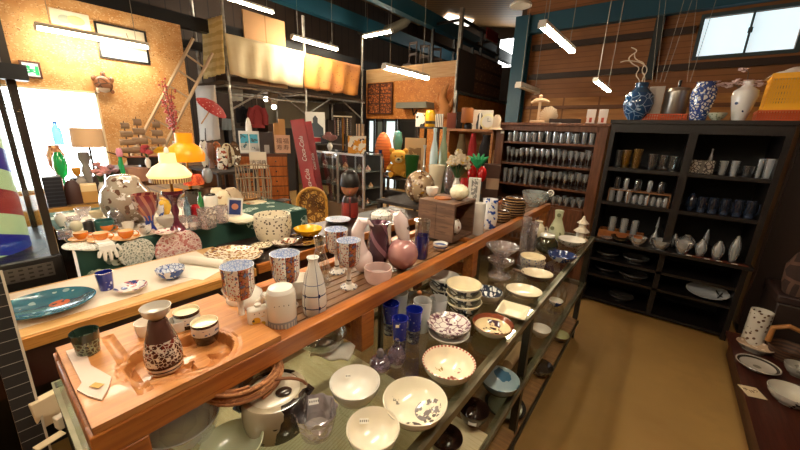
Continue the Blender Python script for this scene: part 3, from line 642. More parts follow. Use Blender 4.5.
# crate
M_CRATE = wood('old_crate_wood', '#7a5b45', '#5d4333', .6, (3, 30, 30))
zc = ZB+.0007; P = at_z(452, 243, zc); Lx = P.x-at_z(415, 235, zc).x; d_ = at_x(473, 229, P.x).y-P.y; h = hz(P, 205)
Lx = min(Lx, .36)
t = thing('wooden_crate', 'brown wooden crate lying open on its side on the bench', 'crate', (P.x-Lx/2, P.y+d_/2, zc)); th = .012
obj('long_board', B().b2(-Lx/2, -Lx/2+th, -d_/2, d_/2, 0, h), M_CRATE, t)
for y in (-d_/2, d_/2-th):
    obj('side_board', B().b2(-Lx/2+th, 0, y, y+th, th, h-th), M_CRATE, t); obj('side_board', B().b2(.003, Lx/2, y, y+th, th, h-th), M_CRATE, t)
for z in (0, h-th): obj('end_board', B().b2(-Lx/2+th, Lx/2, -d_/2, d_/2, z, z+th), M_CRATE, t)
CX, CY, CH = t.location.x, t.location.y, zc+h+.0007
Q = Vector((P.x-.05, CY-.01, zc+th+.0007)); s = mpp(Q, 455, 225)
LT('sugar_pot', 'white pot with brown marks inside the crate', 'pot', 457, 232, 219, 14, Q, P_GLOBE, mat('marked_pot', '#e8e2d8', .2, [(('vor', 40, .3), '#7a4a38')]))
LT('white_cup', 'plain white cup on top of the crate', 'cup', 430, 199, 187, 13, Vector((CX-.1, CY, CH)), P_CUP, G_WHITE)
LT('glass_globe', 'round milky glass globe on top of the crate', 'globe', 453, 201, 184, 20, Vector((CX+.06, CY+.01, CH)), P_SPHERE, mat('milk_globe', '#efe6c6', .15, [(('vein', 60, .03), '#d6c79c')], coat=.5))
tag(obj('wooden_coaster', B().lathe([(0, 0), (.045, 0), (.045, .006), (0, .006)], 20), MC['cherry_wood'], None, (CX-.02, CY-.02, CH)), 'thin orange wooden disc between cup and globe on the crate', 'coaster')
# beyond the crate
G_BLUEFL = mat('blue_flower_glaze', '#e9e6e2', .14, [([('noise', 32, .56)], '#31529f')], coat=.3)
LT('white_vase', 'plain tall white cylinder vase right of the crate', 'vase', 477, 234, 203, 12, ('z', ZS), P_STRAIGHT, G_WHITE)
LT('flower_vase', 'white vase with blue painted flowers behind the white cylinder', 'vase', 488, 228, 199, 17, ('z', ZS), [(0, 0), (.8, 0), (.85, .04), (1, .4), (.85, .75), (.9, 1), (.82, 1), (.75, .75), (0, .7)], G_BLUEFL)
M_RIB = mat('brown_ribbed_lacquer', '#33211a', .25, [(('frac', 'z', .017, .35), '#8a6a44')], coat=.4)
def loaf(label, xc, yb, yt, w, sup):
    return LT('ribbed_box', label, 'box', xc, yb, yt, w, sup, [(0, 0), (.7, 0), (.9, .1), (1, .3), (.93, .42), (1, .55), (.9, .7), (.92, .8), (.6, .95), (0, 1)], M_RIB, 'dark ribbed round boxes')
loaf('small dark brown ribbed round box, lower and nearer of two', 501, 222, 209, 18, ('z', ZS)); loaf('large dark brown ribbed round box, behind the smaller one', 512, 217, 196, 25, ('z', ZS))
def curls(t, r, h):
    for a in (0,):
        pts = [(r*1.0+(.03-.0018*k)*math.sin(k*.6), 0, h*.75+.03-(.03-.0018*k)*math.cos(k*.6)) for k in range(15)]
        obj('curl', B().tube(pts, .006, 8), G_WHITE, t)
LT('glass_basket', 'pale glass bowl with curled handles near the far end of the bench', 'bowl', 534, 206, 192, 28, ('z', ZS), P_BOWL, [glass('cut_clear', '#dfe6e4', 1.2, .3, '#e6ebe8', .08, waves=40)]*2, parts=curls, rz=.4)
P = at_z(487, 200, ZS+.05); tag(obj('cream_tray', B().box((0, 0, .012), (.26, .16, .024)), G_CREAM, None, (-.97, 1.98, ZS), rz=.1, bevel=.01), 'long cream tray lying behind the blue flowered vase', 'tray')

# ------------------------------------------------------------------ on the glass top
def bowl(name, label, cat, xc, yc, w, h, mats, prof=P_BOWL, z=ZG, group=None, n=36, sx=1, sy=1, rz=None, parts=None, wob=None):
    P = at_z(xc, yc, z+h); r = w*mpp(P, xc, yc)/2; P.z = z
    b = B().lathe(sp(prof, r, h), n, sx=sx, sy=sy, wob=wob); rz = face(P) if rz is None else rz
    if parts:
        t = thing(name, label, cat, P, rz, group); obj('body', b, mats, t); parts(t, r, h); return t
    return tag(obj(name, b, mats, None, P, rz), label, cat, group)
def sticker(x, y, z, tilt=.0, sx=.02, sy=.013):
    def f(t, r, h): obj('price_tag', B().box((0, 0, 0), (sx, sy, .0008)), M_TAG, t, loc=(x*r, y*r, z*h), rot=tilt if isinstance(tilt, tuple) else (tilt, 0, 0))
    return f
G_OUT = mat('ringed_white_glaze', '#e6e2da', .14, [(('band', .012, .015), '#394a66'), (('band', .022, .024), '#394a66')], coat=.3)
bowl('rice_bowl', 'plain white bowl at the bottom edge, nearest of the white bowls', 'bowl', 373, 427, 54, .062, [G_WHITE, mat('warm_white_glaze', '#e9e0cc', .12, coat=.4)], parts=sticker(-.35, .55, .72, (1.0, 0, 0), .022, .012))
bowl('rice_bowl', 'white bowl with a small ink mark inside, left of the large flowered bowl', 'bowl', 355, 381, 51, .066, [G_OUT, G_WHITE], parts=sticker(-.3, .6, .75, (1.0, 0, 0), .014, .01))
G_FL1 = mat('grey_flower_glaze', '#ece3cb', .12, [([('spot', .035, .01, .034), ('noise', 60, .5)], '#77706f'), ([('spot', .045, -.02, .02), ('vor', 70, .45)], '#55504e'), ([('spot', .0, -.052, .026), ('noise', 40, .45)], '#3a3236'), ([('spot', -.05, .03, .012), ('noise', 70, .5)], '#8a8274')], coat=.4)
bowl('serving_bowl', 'large cream bowl with grey painted flowers, in front of the pink rimmed bowl', 'bowl', 415, 399, 65, .058, [G_WHITE, G_FL1])
R4 = 54*mpp(at_z(449, 361, ZG+.06), 449, 361)/2
G_FL2 = mat('pink_rim_glaze', '#ecdfc4', .12, [([('ring', R4*.93, R4*1.1), ('spoke', 40, .5)], '#b5564e'), ([('spot', .012, -.018, .016), ('noise', 70, .5)], '#7a3b2a'), ([('spot', -.028, .018, .012), ('noise', 60, .5)], '#a08a4e'), ([('spot', .03, .02, .01), ('noise', 60, .48)], '#9a5a4a')], coat=.4)
bowl('serving_bowl', 'cream bowl with a pink zigzag rim and a flower in the middle', 'bowl', 449, 361, 54, .06, [mat('striped_outside', '#e4ddcc', .15, [(('band', .02, .026), '#3a5a6a')]), G_FL2])
G_FL3 = mat('purple_blossom_glaze', '#ece4dc', .14, [([('vor', 55, .42), ('noise', 28, .48)], '#6a3f52'), ([('vein', 34, .05)], '#9a7a80')], coat=.4)
o1 = bowl('soup_plate', 'white under-plate below the purple blossom plate', 'plate', 449, 331, 42, .03, [G_WHITE, G_WHITE], P_PLATE, group='purple blossom plates')
bowl('soup_plate', 'plate covered in purple blossoms, on top of a white one', 'plate', 449, 323, 44, .034, [G_FL3, G_FL3], P_PLATE, z=ZG+.0205, group='purple blossom plates')
R6 = 42*mpp(at_z(493, 323, ZG+.045), 493, 323)/2
bowl('soup_plate', 'cream bowl with a brown rim and dark flowers, beside the blossom plate', 'bowl', 493, 323, 42, .045, [G_WHITE, mat('brown_rim_glaze', '#e8d5a8', .14, [(('ring', R6*.86, R6*1.2), '#7a3f28'), ([('spot', .0, -.012, .04), ('vor', 60, .5), ('noise', 30, .45)], '#2c1f2a'), ([('ring', R6*.5, R6*.8), ('noise', 24, .6)], '#4a3440')], coat=.4)])
# square dish
P = at_z(513, 311, ZG+.02); s = 30*mpp(P, 513, 311)/2
b = B(); t_ = .02
def sq(u, v):
    x, y = (u-.5)*2, (v-.5)*2; m = max(abs(x), abs(y)); return (x*s, y*s, .006+.022*max(0, (m-.55)/.45)**1.2)
tag(obj('square_dish', B().grid(sq, 14, 14), G_CREAM, None, (P.x, P.y, ZG), rz=.12, solid=.005), 'square cream dish with raised edges near the rack rail', 'dish')
bowl('oval_dish', 'plain cream oval dish beyond the square dish', 'dish', 524, 290, 37, .03, [G_CREAM, G_CREAM], P_PLATE, sy=.82)
def lhandle(t, r, h): obj('handle', B().box((-r*1.15, 0, h*.9), (r*.7, r*.28, h*.35), ry=.15), MC['old_crate_wood'], t, bevel=.004)
bowl('handled_dish', 'cream oval pan with a short brown handle', 'dish', 537, 273, 33, .035, [mat('brown_outside', '#6d5138', .3), G_CREAM], P_PLATE, sy=.8, parts=lhandle, rz=math.radians(20))
for k in range(2):
    bowl('ramekin', 'cream ramekin with a patterned side, %s of two stacked' % ['lower', 'upper'][k], 'ramekin', 533, [261, 256][k], 26, .034, [mat('patterned_side', '#ddd5c6', .2, [(('vor', 60, .3), '#7c86a0')]), G_CREAM], [(0, 0), (.85, 0), (.9, .05), (1, 1), (.94, 1, 1), (.86, .15, 1), (0, .12, 1)], z=ZG+[0, .0365][k], group='stacked ramekins')
# scroll bowls
G_SCROLL = mat('navy_scroll_glaze', '#e2e2e0', .14, [(('vein', 26, .11), '#232a3a'), ([('wave', 9, 7, .55)], '#2a3244'), (('band', .058, .09), '#e9e6e0')], coat=.4)
for k in range(3):
    bowl('scroll_bowl', 'cream lined bowl with navy scrolls outside, %s of the stack of three' % ['lowest', 'middle one', 'topmost'][k], 'bowl', 464, 300-k*8.3, 36, .066, [G_SCROLL, G_CREAM], z=ZG+.026*k, group='bowls with navy scrolls')
for k in range(2):
    bowl('scroll_bowl', 'white lined bowl with navy scrolls behind the cream lined stack, %s of two' % ['lower', 'upper'][k], 'bowl', 445, 285-k*9, 31, .064, [G_SCROLL, G_WHITE], z=ZG+.026*k, group='bowls with navy scrolls')
bowl('scroll_bowl', 'low bowl with navy scrolls inside, right of the cream lined stack', 'bowl', 488, 291, 30, .05, [G_WHITE, mat('inner_scrolls', '#dcdcd8', .14, [([('wave', 11, 8, .55)], '#39404e'), (('vein', 40, .08), '#39404e')])], group='bowls with navy scrolls')
# glass
def lidp(t, r, h):
    obj('lid', B().lathe([(r, h), (r*.95, h*1.06), (r*.4, h*1.16), (0, h*1.18)], 24), M_CLEAR, t); obj('knob', B().ell((0, 0, h*1.24), (r*.16, r*.16, h*.08), 12), mat('orange_knob', '#b9703c', .3), t)
LT('glass_jar', 'round clear glass jar with an orange knobbed lid', 'jar', 418, 320, 298, 33, ('z', ZG), [(0, 0), (.8, 0), (.92, .1), (1, .5), (1, 1), (.96, 1), (.95, .5), (.85, .1), (0, .06)], M_CLEAR, parts=lidp)
for (x, yb, yt, w, l) in ((397, 322, 292, 20, 'milky white tumbler left of the glass jar, under the bench edge'), (421, 330, 300, 18, 'milky white tumbler in front of the glass jar'), (437, 321, 298, 18, 'milky white tumbler between the glass jar and the scroll bowls')):
    LT('frosted_tumbler', l, 'tumbler', x, yb, yt, w, ('z', ZG), P_TUMBLER, M_FROST, 'milky white tumblers')
M_CUT = mat('cut_cobalt', '#1a2c9c', .06, [([('vor', 75, .16)], '#9fb0e6')], coat=1)
M_CUT2 = glass('pale_cobalt_base', '#8490c8', 1.2, .35, '#4a58a0', .05, waves=60)
for (x, yb, yt, w, l) in ((390, 333, 303, 17, 'tall cut cobalt glass, leftmost of three'), (413, 341, 309, 17, 'tall cut cobalt glass, rightmost of three'), (399, 351, 318, 16, 'tall cut cobalt glass with a white sticker, in front of the other two')):
    def cp(t, r, h):
        obj('foot', B().lathe(sp([(0, 0), (.7, 0), (.72, .05), (.86, .42), (.8, .42), (0, .12)], r, h), 20), M_CUT2, t)
        if 'sticker' in l: obj('price_tag', B().box((-r*.3, -r*.98, h*.88), (.012, .001, .01), rx=.0), M_TAG, t)
    LT('cobalt_glass', l, 'glass', x, yb, yt, w, ('z', ZG), [(.86, .42), (1, 1), (.93, 1), (.8, .42)], M_CUT, 'tall cut cobalt glasses', parts=cp)
M_LILAC = glass('lilac_glass', '#cdbfd0', 1.2, .25, '#b8a8bc', .06, waves=40)
for (x, yb, yt, w, l) in ((380, 372, 356, 22, 'squat clear scent bottle with a dark stopper by the bench post'), (396, 366, 347, 20, 'taller clear scent bottle beside the cobalt glasses')):
    def st(t, r, h): obj('stopper', B().lathe([(0, h), (r*.3, h), (r*.35, h*1.25), (r*.2, h*1.4), (0, h*1.4)], 12), mat('grey_stopper', '#6a6468', .2) if 'dark' in l else M_CLEAR, t)
    LT('scent_bottle', l, 'bottle', x, yb, yt, w, ('z', ZG), P_GLOBE, M_LILAC, 'clear scent bottles', parts=st)
M_PRESS = glass('pressed_glass', '#ece6e6', 1.3, .22, '#e6dfe0', .06, waves=45)
bowl('frilled_bowl', 'clear pressed glass bowl with a frilled rim in front of the rope', 'bowl', 316, 409, 43, .07, [glass('frilled_glass', '#f2ecf0', 1.5, .48, '#f0e8ee', .08, waves=45)], [(0, 0), (.7, 0), (.76, .05), (.9, .5), (1, 1), (.95, .97), (.84, .5), (.7, .14), (0, .1)], wob=lambda a, z: 1+.05*math.cos(10*a)*(z/.07), n=60, parts=sticker(-.1, .5, 1.0, (.9, 0, 0), .024, .014))
def glsb(name, label, x, y, w, h, m=None, prof=None): return bowl(name, label, 'bowl', x, y, w, h, [m or M_PRESS]*2, prof or P_BOWL)
glsb('pressed_glass_bowl', 'wide pressed glass bowl under the near end of the bench', 180, 418, 84, .085, glass('scaly_glass', '#eef0f2', 1.8, .5, '#eceff2', .08, waves=30))
glsb('pale_green_bowl', 'pale green translucent bowl cut by the bottom edge, before the rope pot', 232, 442, 66, .05, glass('green_milk_glass', '#e6ecd8', .8, .75, '#e6ebd2', .2))
glsb('clear_glass_bowl', 'clear glass bowl seen under the bench behind the rope', 322, 333, 50, .06, glass('ribbed_clear', '#eeeee6', 1.3, .15, '#e6e6de', .05, waves=30))
P = at_z(334, 352, ZG); tag(obj('folded_napkin', B().grid(lambda u, v: ((u-.5)*.13, (v-.5)*.09, .008+.006*math.sin(u*9)*math.cos(v*7)), 16, 12), mat('white_linen', '#e6dfce', .9), None, P, rz=.5, solid=.006), 'small white folded napkin under the bench beside the clear bowl', 'napkin')
# rope pot
P = at_z(277, 420, ZG); h = hz(P, 389); r = 67*mpp(P, 277, 405)/2; r = min(r, .095)
t = thing('painted_pot', 'stout cream pot with black brown leaves and a rope handle', 'pot', P, face(P))
obj('body', B().lathe(sp([(0, 0), (.96, 0), (1, .04), (1, .9), (.95, .98), (.85, 1), (.78, 1), (.78, .9), (0, .8)], r, h), 36), mat('leaf_brush_glaze', '#b7a98e', .16, [(('soft', 5, .55), '#9b8d72'), ([('noise', 11, .535, (1, 1, .55))], '#231a15'), ([('band', 0, .012), ('noise', 30, .45)], '#2a1f18'), ([('band', .02, .05), ('vor', 34, .2)], '#3a2a20')], coat=.5), t)
obj('lid', B().lathe([(0, h*.99), (r*.77, h*.99), (r*.7, h*1.02), (r*.2, h*1.03), (0, h*1.03)], 24), mat('pale_lid', '#cfc4ae', .2), t)
obj('knob', B().ell((r*.25, -r*.3, h*1.06), (r*.25, r*.2, h*.08), 14), M_DARKB, t)
obj('rope_handle', B().tube([(r*.98*math.cos(a), -.1*r, h*.85+h*.5*math.sin(a)) for a in [PI*k/12 for k in range(13)]], .004, 6), mat('brown_cord', '#7a4a2a', .8), t)
for sx in (-1, 1): obj('lug', B().tube([(sx*r*.95, -r*.25, h*.8), (sx*r*1.08, -r*.25, h*.9), (sx*r*.95, -r*.2, h*.98)], .008, 8), M_DARKB, t)
M_ROPE = mat('copper_rope', '#b2764a', .8, [(('frac', 'z', .006, .3), '#8a5632'), (('noise', 60, .55), '#c48a5c')])
zr = P.z+h*1.03+.002; P = at_z(243, 382, zr); rr = 80*mpp(P, 250, 380)/2; rr = min(rr, .1)
b = B(); pts = []
for k in range(24*5+1):
    a = 2*PI*k/24; lv = k/24; pts.append(((rr-.004*math.sin(lv*2.1))*math.cos(a), (rr-.004*math.sin(lv*2.1))*math.sin(a), .006+lv*.0078))
b.tube(pts, .0045, 7)
pts = [(rr*.85*math.cos(2*PI*k/24), rr*.85*math.sin(2*PI*k/24), .006+k/24*.009) for k in range(24*4)]; b.tube(pts, .0045, 7)
tag(obj('rope_coil', b, M_ROPE, None, P), 'coil of copper brown rope left of the painted pot', 'rope')

# far half of the glass top
def comp(t, r, h):
    obj('dish', B().lathe([(0, h*.62), (r*.25, h*.62), (r, h), (r*.97, h*1.02), (r*.3, h*.7), (0, h*.68)], 28), M_PRESS, t)
LT('cake_stand', 'stack of footed glass dishes under the bench beyond its third post', 'stand', 499, 276, 246, 34, ('z', ZG), [(0, 0), (.7, 0), (.7, .04), (.2, .12), (.18, .25), (.75, .5), (.8, .58), (.2, .55), (.15, .62), (0, .62)], M_PRESS, parts=comp)
for (x, yb, yt, w, l) in ((523, 251, 217, 9, 'slim tall clear vase left of the cream jug'), (531, 250, 222, 9, 'slim tall clear vase before the cream jug')):
    LT('slim_glass_vase', l, 'vase', x, yb, yt, w, ('z', ZG), P_STRAIGHT, M_PRESS, 'slim clear vases')
def jh(t, r, h): obj('handle', B().tube(handle_pts(r*.85, h*.2, h*.75, r*.6), r*.1), G_CREAM, t)
LT('cream_jug', 'cream jug behind the slim clear vases', 'jug', 536, 243, 221, 14, ('z', ZG), P_VASE, G_CREAM, parts=jh, rz=0)
LT('olive_glass_ball', 'round olive glass pot with a white lid', 'pot', 545, 253, 236, 24, ('z', ZG), P_GLOBE, glass('olive_glass', '#6a6a3c', 1.1, .5, '#54542c', .05), parts=lambda t, r, h: obj('lid', B().lathe([(0, h*1.0), (r*.62, h), (r*.6, h*1.1), (0, h*1.18)], 20), G_WHITE, t))
P = at_z(555, 240, ZG); h = hz(P, 210); s = mpp(P, 555, 225)
t = thing('celadon_vase', 'pale celadon bottle vase with round holes in its shoulders', 'vase', P, face(P))
obj('body', B().lathe([(0, 0), (6.5*s, 0), (8.5*s, h*.12), (8*s, h*.35), (5*s, h*.6), (3.6*s, h*.72), (4.6*s, h*.98), (3.8*s, h), (2.6*s, h*.8), (0, h*.7)], 20, sy=.75), mat('celadon', '#cdd0ae', .2, [(('soft', 12, .5), '#b9be98')], coat=.4), t)
for x, z in ((-6.5, .42), (0, .86), (4.5, .25)): obj('round_mark', B().lathe([(0, 0), (2.1*s, 0), (2.1*s, .003), (0, .003)], 14), mat('dark_hole', '#6f7350', .5), t, loc=(x*s*.7, -5.2*s, z*h), rot=(PI/2, 0, 0))
P = at_z(580, 240, ZG); h = hz(P, 216); s = mpp(P, 580, 228)
t = thing('pagoda_ornament', 'small white tiered pagoda lantern at the far rack end', 'ornament', P, face(P)); q_ = mat('biscuit_white', '#e5d9c4', .5)
obj('base', B().lathe([(0, 0), (8*s, 0), (8*s, h*.06), (5*s, h*.1), (5*s, h*.34), (0, h*.34)], 6), q_, t); obj('roof', B().lathe([(0, h*.34), (8.5*s, h*.36), (4*s, h*.52), (0, h*.52)], 6), q_, t)
obj('room', B().lathe([(3.8*s, h*.5), (3.8*s, h*.68), (0, h*.68)], 6), q_, t); obj('roof', B().lathe([(0, h*.68), (6.3*s, h*.7), (2*s, h*.86), (.8*s, h), (0, h)], 6), q_, t)
bowl('blue_bowl', 'blue patterned bowl in front of the celadon vase', 'bowl', 562, 254, 30, .045, [G_BLUEWHITE, mat('deep_blue_pattern', '#2a3c6a', .15, [(('vor', 45, .3), '#aab6d2')], coat=.3)])
bowl('speckled_bowl', 'large white bowl with fine dark pattern before the pagoda', 'bowl', 572, 239, 29, .05, [mat('fine_dark_pattern', '#d9d5cb', .2, [([('vor', 60, .35), ('noise', 30, .48)], '#4d4c45')]), G_WHITE])
bowl('saucer', 'white saucer between the jug and the celadon vase', 'saucer', 543, 232, 18, .012, [G_WHITE, G_WHITE], P_PLATE)

# ------------------------------------------------------------------ tiers below
Z2, Z1 = .5127, .1757
bowl('blue_lined_bowl', 'bowl with a pale blue rim on the middle tier, behind the iron leg', 'bowl', 500, 378, 40, .07, [mat('blue_grey_out', '#51616a', .25), mat('pale_blue_in', '#b9cdd4', .16, [(('noise', 12, .58), '#4d7c9a')], coat=.3)], z=.5057)
M_TAGDARK = mat('dark_lacquer', '#2b1a15', .2, [(('soft', 10, .5), '#3a241c')], coat=.5)
bowl('lacquer_bowl', 'dark brown bowl with a paper tag, beside the blue lined bowl', 'bowl', 474, 408, 31, .07, [M_TAGDARK, M_TAGDARK], z=Z2, parts=lambda t, r, h: obj('price_tag', B().box((0, -r*.93, h*.72), (.03, .002, .016), rx=-.45), M_TAG, t), group='dark lacquer bowls with tags')
bowl('lacquer_bowl', 'dark brown bowl with a paper tag, nearest the bottom edge', 'bowl', 446, 436, 34, .07, [M_TAGDARK, M_TAGDARK], z=Z2, parts=lambda t, r, h: obj('price_tag', B().box((0, -r*.93, h*.72), (.03, .002, .016), rx=-.45), M_TAG, t), group='dark lacquer bowls with tags')
bowl('dark_rim_plate', 'plate with a dark rim lying low on the bottom tier by the leg', 'plate', 505, 404, 42, .03, [M_DARKB, mat('dark_rim_in', '#7c7a6c', .2, [(('ring', .09, .2), '#2a2320')])], P_PLATE, z=Z1)
bowl('black_net_bowl', 'black bowl with white net pattern on the bottom tier', 'bowl', 540, 365, 27, .06, [mat('white_net', '#1d1c1c', .25, [(('vein', 30, .06), '#8d8a82')]), M_DARKB], z=Z1)
bowl('white_bowl', 'white bowl on the middle tier beyond the iron leg', 'bowl', 541, 328, 21, .05, [G_WHITE, G_WHITE], z=.5057)
bowl('olive_bowl', 'olive rimmed bowl on the bottom tier, farther along', 'bowl', 560, 334, 20, .05, [MC['brown_outside'], mat('olive_in', '#9a9468', .25)], z=Z1)
bowl('blue_bowl', 'small pale blue bowl far along the middle tier', 'bowl', 556, 300, 15, .04, [G_BLUEWHITE, G_WHITE], z=.5057)
for (x, y, l) in ((515, 355, 'tan paper roll lying on the middle tier'),):
    P = at_z(x, y, .53); tag(obj('paper_roll', B().tube([(0, -.1, .025), (0, .1, .025)], .025, 14), mat('tan_paper', '#b89a70', .8), None, (P.x, P.y, .5057), rz=.0), l, 'paper')
P = at_z(300, 365, Z2); tag(obj('straw_mat', B().b2(-.17, .17, -.22, .22, 0, .006), mat('straw', '#dcd2b2', .8, [(('frac', 'x', .012, .3), '#c9bd98')]), None, (-.78, .55, Z2), rz=.1), 'straw coloured mat seen through the glass under the bowls', 'mat')

# ------------------------------------------------------------------ near left corner
M_FRET = mat('fretboard', '#1c1512', .85, [(('frac', 'z', .036, .05), '#8d877b')])
P0, P1 = at_d(4, 336, 1.5), at_d(42, 470, 1.4)
d = (P1-P0); L = d.length
t = thing('guitar', 'guitar neck with metal frets leaning in at the lower left corner', 'guitar', P1+d.normalized()*.1)
zax = -d.normalized(); yv = (zax.cross(Vector((0, 0, 1)))).normalized(); xv = (CAM-(P0+P1)/2).normalized(); xv = (xv-zax*xv.dot(zax)).normalized(); yv = zax.cross(xv)
t.rotation_euler = Matrix(((yv.x, -xv.x, zax.x), (yv.y, -xv.y, zax.y), (yv.z, -xv.z, zax.z))).to_euler()
nl = L+.3
obj('fretboard', B().box((0, -.004, nl/2), (.052, .008, nl)), M_FRET, t); obj('neck', B().lathe([(0, 0), (.027, 0), (.026, nl), (0, nl)], 16, sy=.55), wood('maple', '#b98a55', '#9a6e3c', .4), t, loc=(0, .008, 0))
obj('binding', B().box((.0285, -.004, nl/2), (.006, .01, nl)), mat('pale_binding', '#c9bda8', .4), t)
obj('body', B().prism_xz([(.09*math.cos(a)*(1+.22*math.cos(2*a)), -.06+.12*math.sin(a)) for a in [2*PI*k/28 for k in range(28)]], -.02, .02), mat('guitar_lacquer', '#3a1c14', .15, coat=.6), t)
M_CARD = mat('cream_card', '#e6cfa9', .75)
ck = thing('low_stand', 'low dark stand under the cream card sleeves, out of view', 'stand', (-1.43, .27, 0)); obj('table_top', B().b2(-.1, .1, -.14, .14, .6, .63), M_DARKB, ck)
for sx in (-1, 1):
    for sy in (-1, 1): obj('leg', B().b2(sx*.08-.015, sx*.08+.015, sy*.12-.015, sy*.12+.015, 0, .6), M_DARKB, ck)
for (x, yt, w, X, l) in ((44, 396, 34, -1.45, 'tallest cream card sleeve, farthest of three in the corner'), (66, 412, 26, -1.4, 'narrow pale card sleeve next to the rack corner'), (50, 441, 32, -1.36, 'short cream card sleeve cut by the bottom edge')):
    P = at_x(x, yt, X); s = mpp(P, x, yt); P.z = .6307; h = hz(P, yt)
    tag(obj('card_sleeve', B().box((0, 0, h/2), (w*s, .03, h)), M_CARD if 'cream' in l else mat('pale_card', '#d8cdb8', .7), None, P, rz=face(P)+.3, bevel=.003), l, 'card sleeve', 'card sleeves in the corner')
# ================================================================== pale counter across the left
M_COUNTER = wood('pale_counter_wood', '#d9ae72', '#c99a5c', .4, (40, 2, 40), coat=.2)
M_EDGE = wood('counter_edge', '#cf9348', '#b87a34', .4, (40, 2, 40))
M_APRON = mat('dark_red_panel', '#3a1712', .35, [(('soft', 4, .5), '#2a100d')])
ZA = .9; CX0, CX1 = -2.05, -1.575
cn = thing('counter', 'long pale wooden counter with a dark red apron, blue platter on it', 'counter', ((CX0+CX1)/2, 0, 0))
x0, x1 = CX0-cn.location.x, CX1-cn.location.x
obj('worktop', B().b2(x0, x1, -1.0, .82, ZA-.035, ZA), M_COUNTER, cn, bevel=.003)
obj('paper_lining', B().b2(x0+.02, x1-.07, -.98, .72, ZA, ZA+.0008), mat('lining_paper', '#ead9c6', .6), cn); obj('edge_strip', B().b2(x1, x1+.014, -1.0, .82, ZA-.045, ZA-.004), M_EDGE, cn)
obj('apron', B().b2(x1-.03, x1-.006, -1.0, .82, .7, ZA-.035), M_APRON, cn)
for y in (-.95, .75):
    for x in (x0+.05, x1-.08): obj('leg', B().b2(x-.03, x+.03, y-.03, y+.03, 0, ZA-.035), M_APRON, cn)
cm = thing('dark_table', 'dark topped table with a brown wooden edge beyond the pale counter', 'table', ((CX0+CX1)/2, 1.66, 0))
obj('table_top', B().b2(x0, x1-.02, -.82, .82, ZA-.03, ZA), mat('black_brown_top', '#241713', .35), cn if False else cm)
obj('edge_strip', B().b2(x1-.02, x1, -.82, .82, ZA-.045, ZA+.004), M_BENCH, cm)
obj('apron', B().b2(x1-.04, x1-.02, -.82, .82, .72, ZA-.03), M_APRON, cm)
for y in (-.78, .78):
    for x in (x0+.05, x1-.08): obj('leg', B().b2(x-.03, x+.03, y-.03, y+.03, 0, ZA-.03), M_APRON, cm)
ZA += .0016
# blue platter
M_PLATTER = mat('teal_lacquer_picture', '#1f5064', .18, [(('soft', 7, .5), '#2f6a7a'), ([('vor', 14, .22), ('noise', 9, .5)], '#88a3a4'), ([('spot', .03, .01, .03), ('noise', 40, .46)], '#c4603c'), ([('vor', 22, .16), ('noise', 12, .52)], '#a9bcb4'), (('noise', 16, .66), '#173a4a')], coat=.5)
P = at_z(47, 302, ZA+.028); r = 98*mpp(P, 50, 301)/2*1.1
o = obj('blue_platter', B().lathe(sp([(0, 0), (.55, 0), (.6, .3), (.97, 1, 0), (1, 1.1, 0), (.97, 1.2, 1), (.6, .5, 1), (0, .4, 1)], r, .026), 56, sy=.92), [mat('platter_rim', '#cfd6d2', .2), M_PLATTER], None, (P.x, P.y, ZA), 1.2)
tag(o, 'large oval teal blue platter with a red fish like picture', 'platter')
G_CB = mat('cobalt_cut_cup', '#18258a', .08, [([('vor', 60, .25), ('band', 0, .04)], '#b9c3e6')], coat=1)
LT('cobalt_cup', 'cobalt blue cut glass cup on the pale counter beside the platter', 'cup', 107, 289, 272, 19, ('z', ZA), P_TUMBLER, G_CB)
bowl('flower_dish', 'small white dish with blue and pink flowers on the pale counter', 'dish', 131, 286, 35, .022, [G_WHITE, mat('blue_pink_flowers', '#e6e0dc', .15, [([('vor', 30, .38)], '#34427e'), ([('noise', 34, .6)], '#b06a72')])], P_PLATE, z=ZA)
bowl('blue_white_bowl', 'blue and white bowl on the pale counter before the paper roll', 'bowl', 170, 268, 31, .05, [G_BLUEWHITE, mat('blue_inside', '#dde1e8', .12, [(('vein', 60, .07), '#3a5599')])], z=ZA)
P = at_z(196, 269, ZA); t = thing('paper_roll', 'roll of white paper partly unrolled at the end of the pale counter', 'paper', (P.x, P.y, ZA), .45)
obj('roll', B().tube([(-.13, .05, .022), (.13, .05, .022)], .022, 18), mat('white_paper', '#eee4d4', .8), t); obj('loose_sheet', B().b2(-.13, .13, -.1, .05, 0, .0015), MC['white_paper'], t)
P = at_z(234, 254, ZA+.025); r = 66*mpp(P, 234, 254)/2
o = obj('lobed_plate', B().lathe(sp(P_PLATE, r, .03), 56, sy=.78, wob=lambda a, z: 1+.025*math.cos(8*a)), [G_WHITE, mat('dense_red_pattern', '#e4d6bd', .18, [([('vor', 48, .4)], '#8a5a3c'), (('noise', 50, .58), '#b08a52'), ([('ring', r*.78, r*1.1), ('vor', 30, .4)], '#7a5a50')])], None, (P.x, P.y, ZA), .3)
tag(o, 'oval lobed plate densely painted in brown red, before the green cloth', 'plate')
bowl('small_dish', 'small dish with red brown flowers beside the yellow bowl', 'dish', 284, 241, 25, .035, [MC['dense_red_pattern'], mat('red_flower_in', '#e6dcc8', .15, [([('noise', 30, .56)], '#8a3a2a')])], z=ZA)
bowl('patterned_plate', 'dark patterned plate under the yellow bowl', 'plate', 303, 239, 42, .018, [M_DARKB, mat('brown_leaf_plate', '#4a2c1c', .2, [(('noise', 22, .56), '#a8803c')])], P_PLATE, z=ZA)
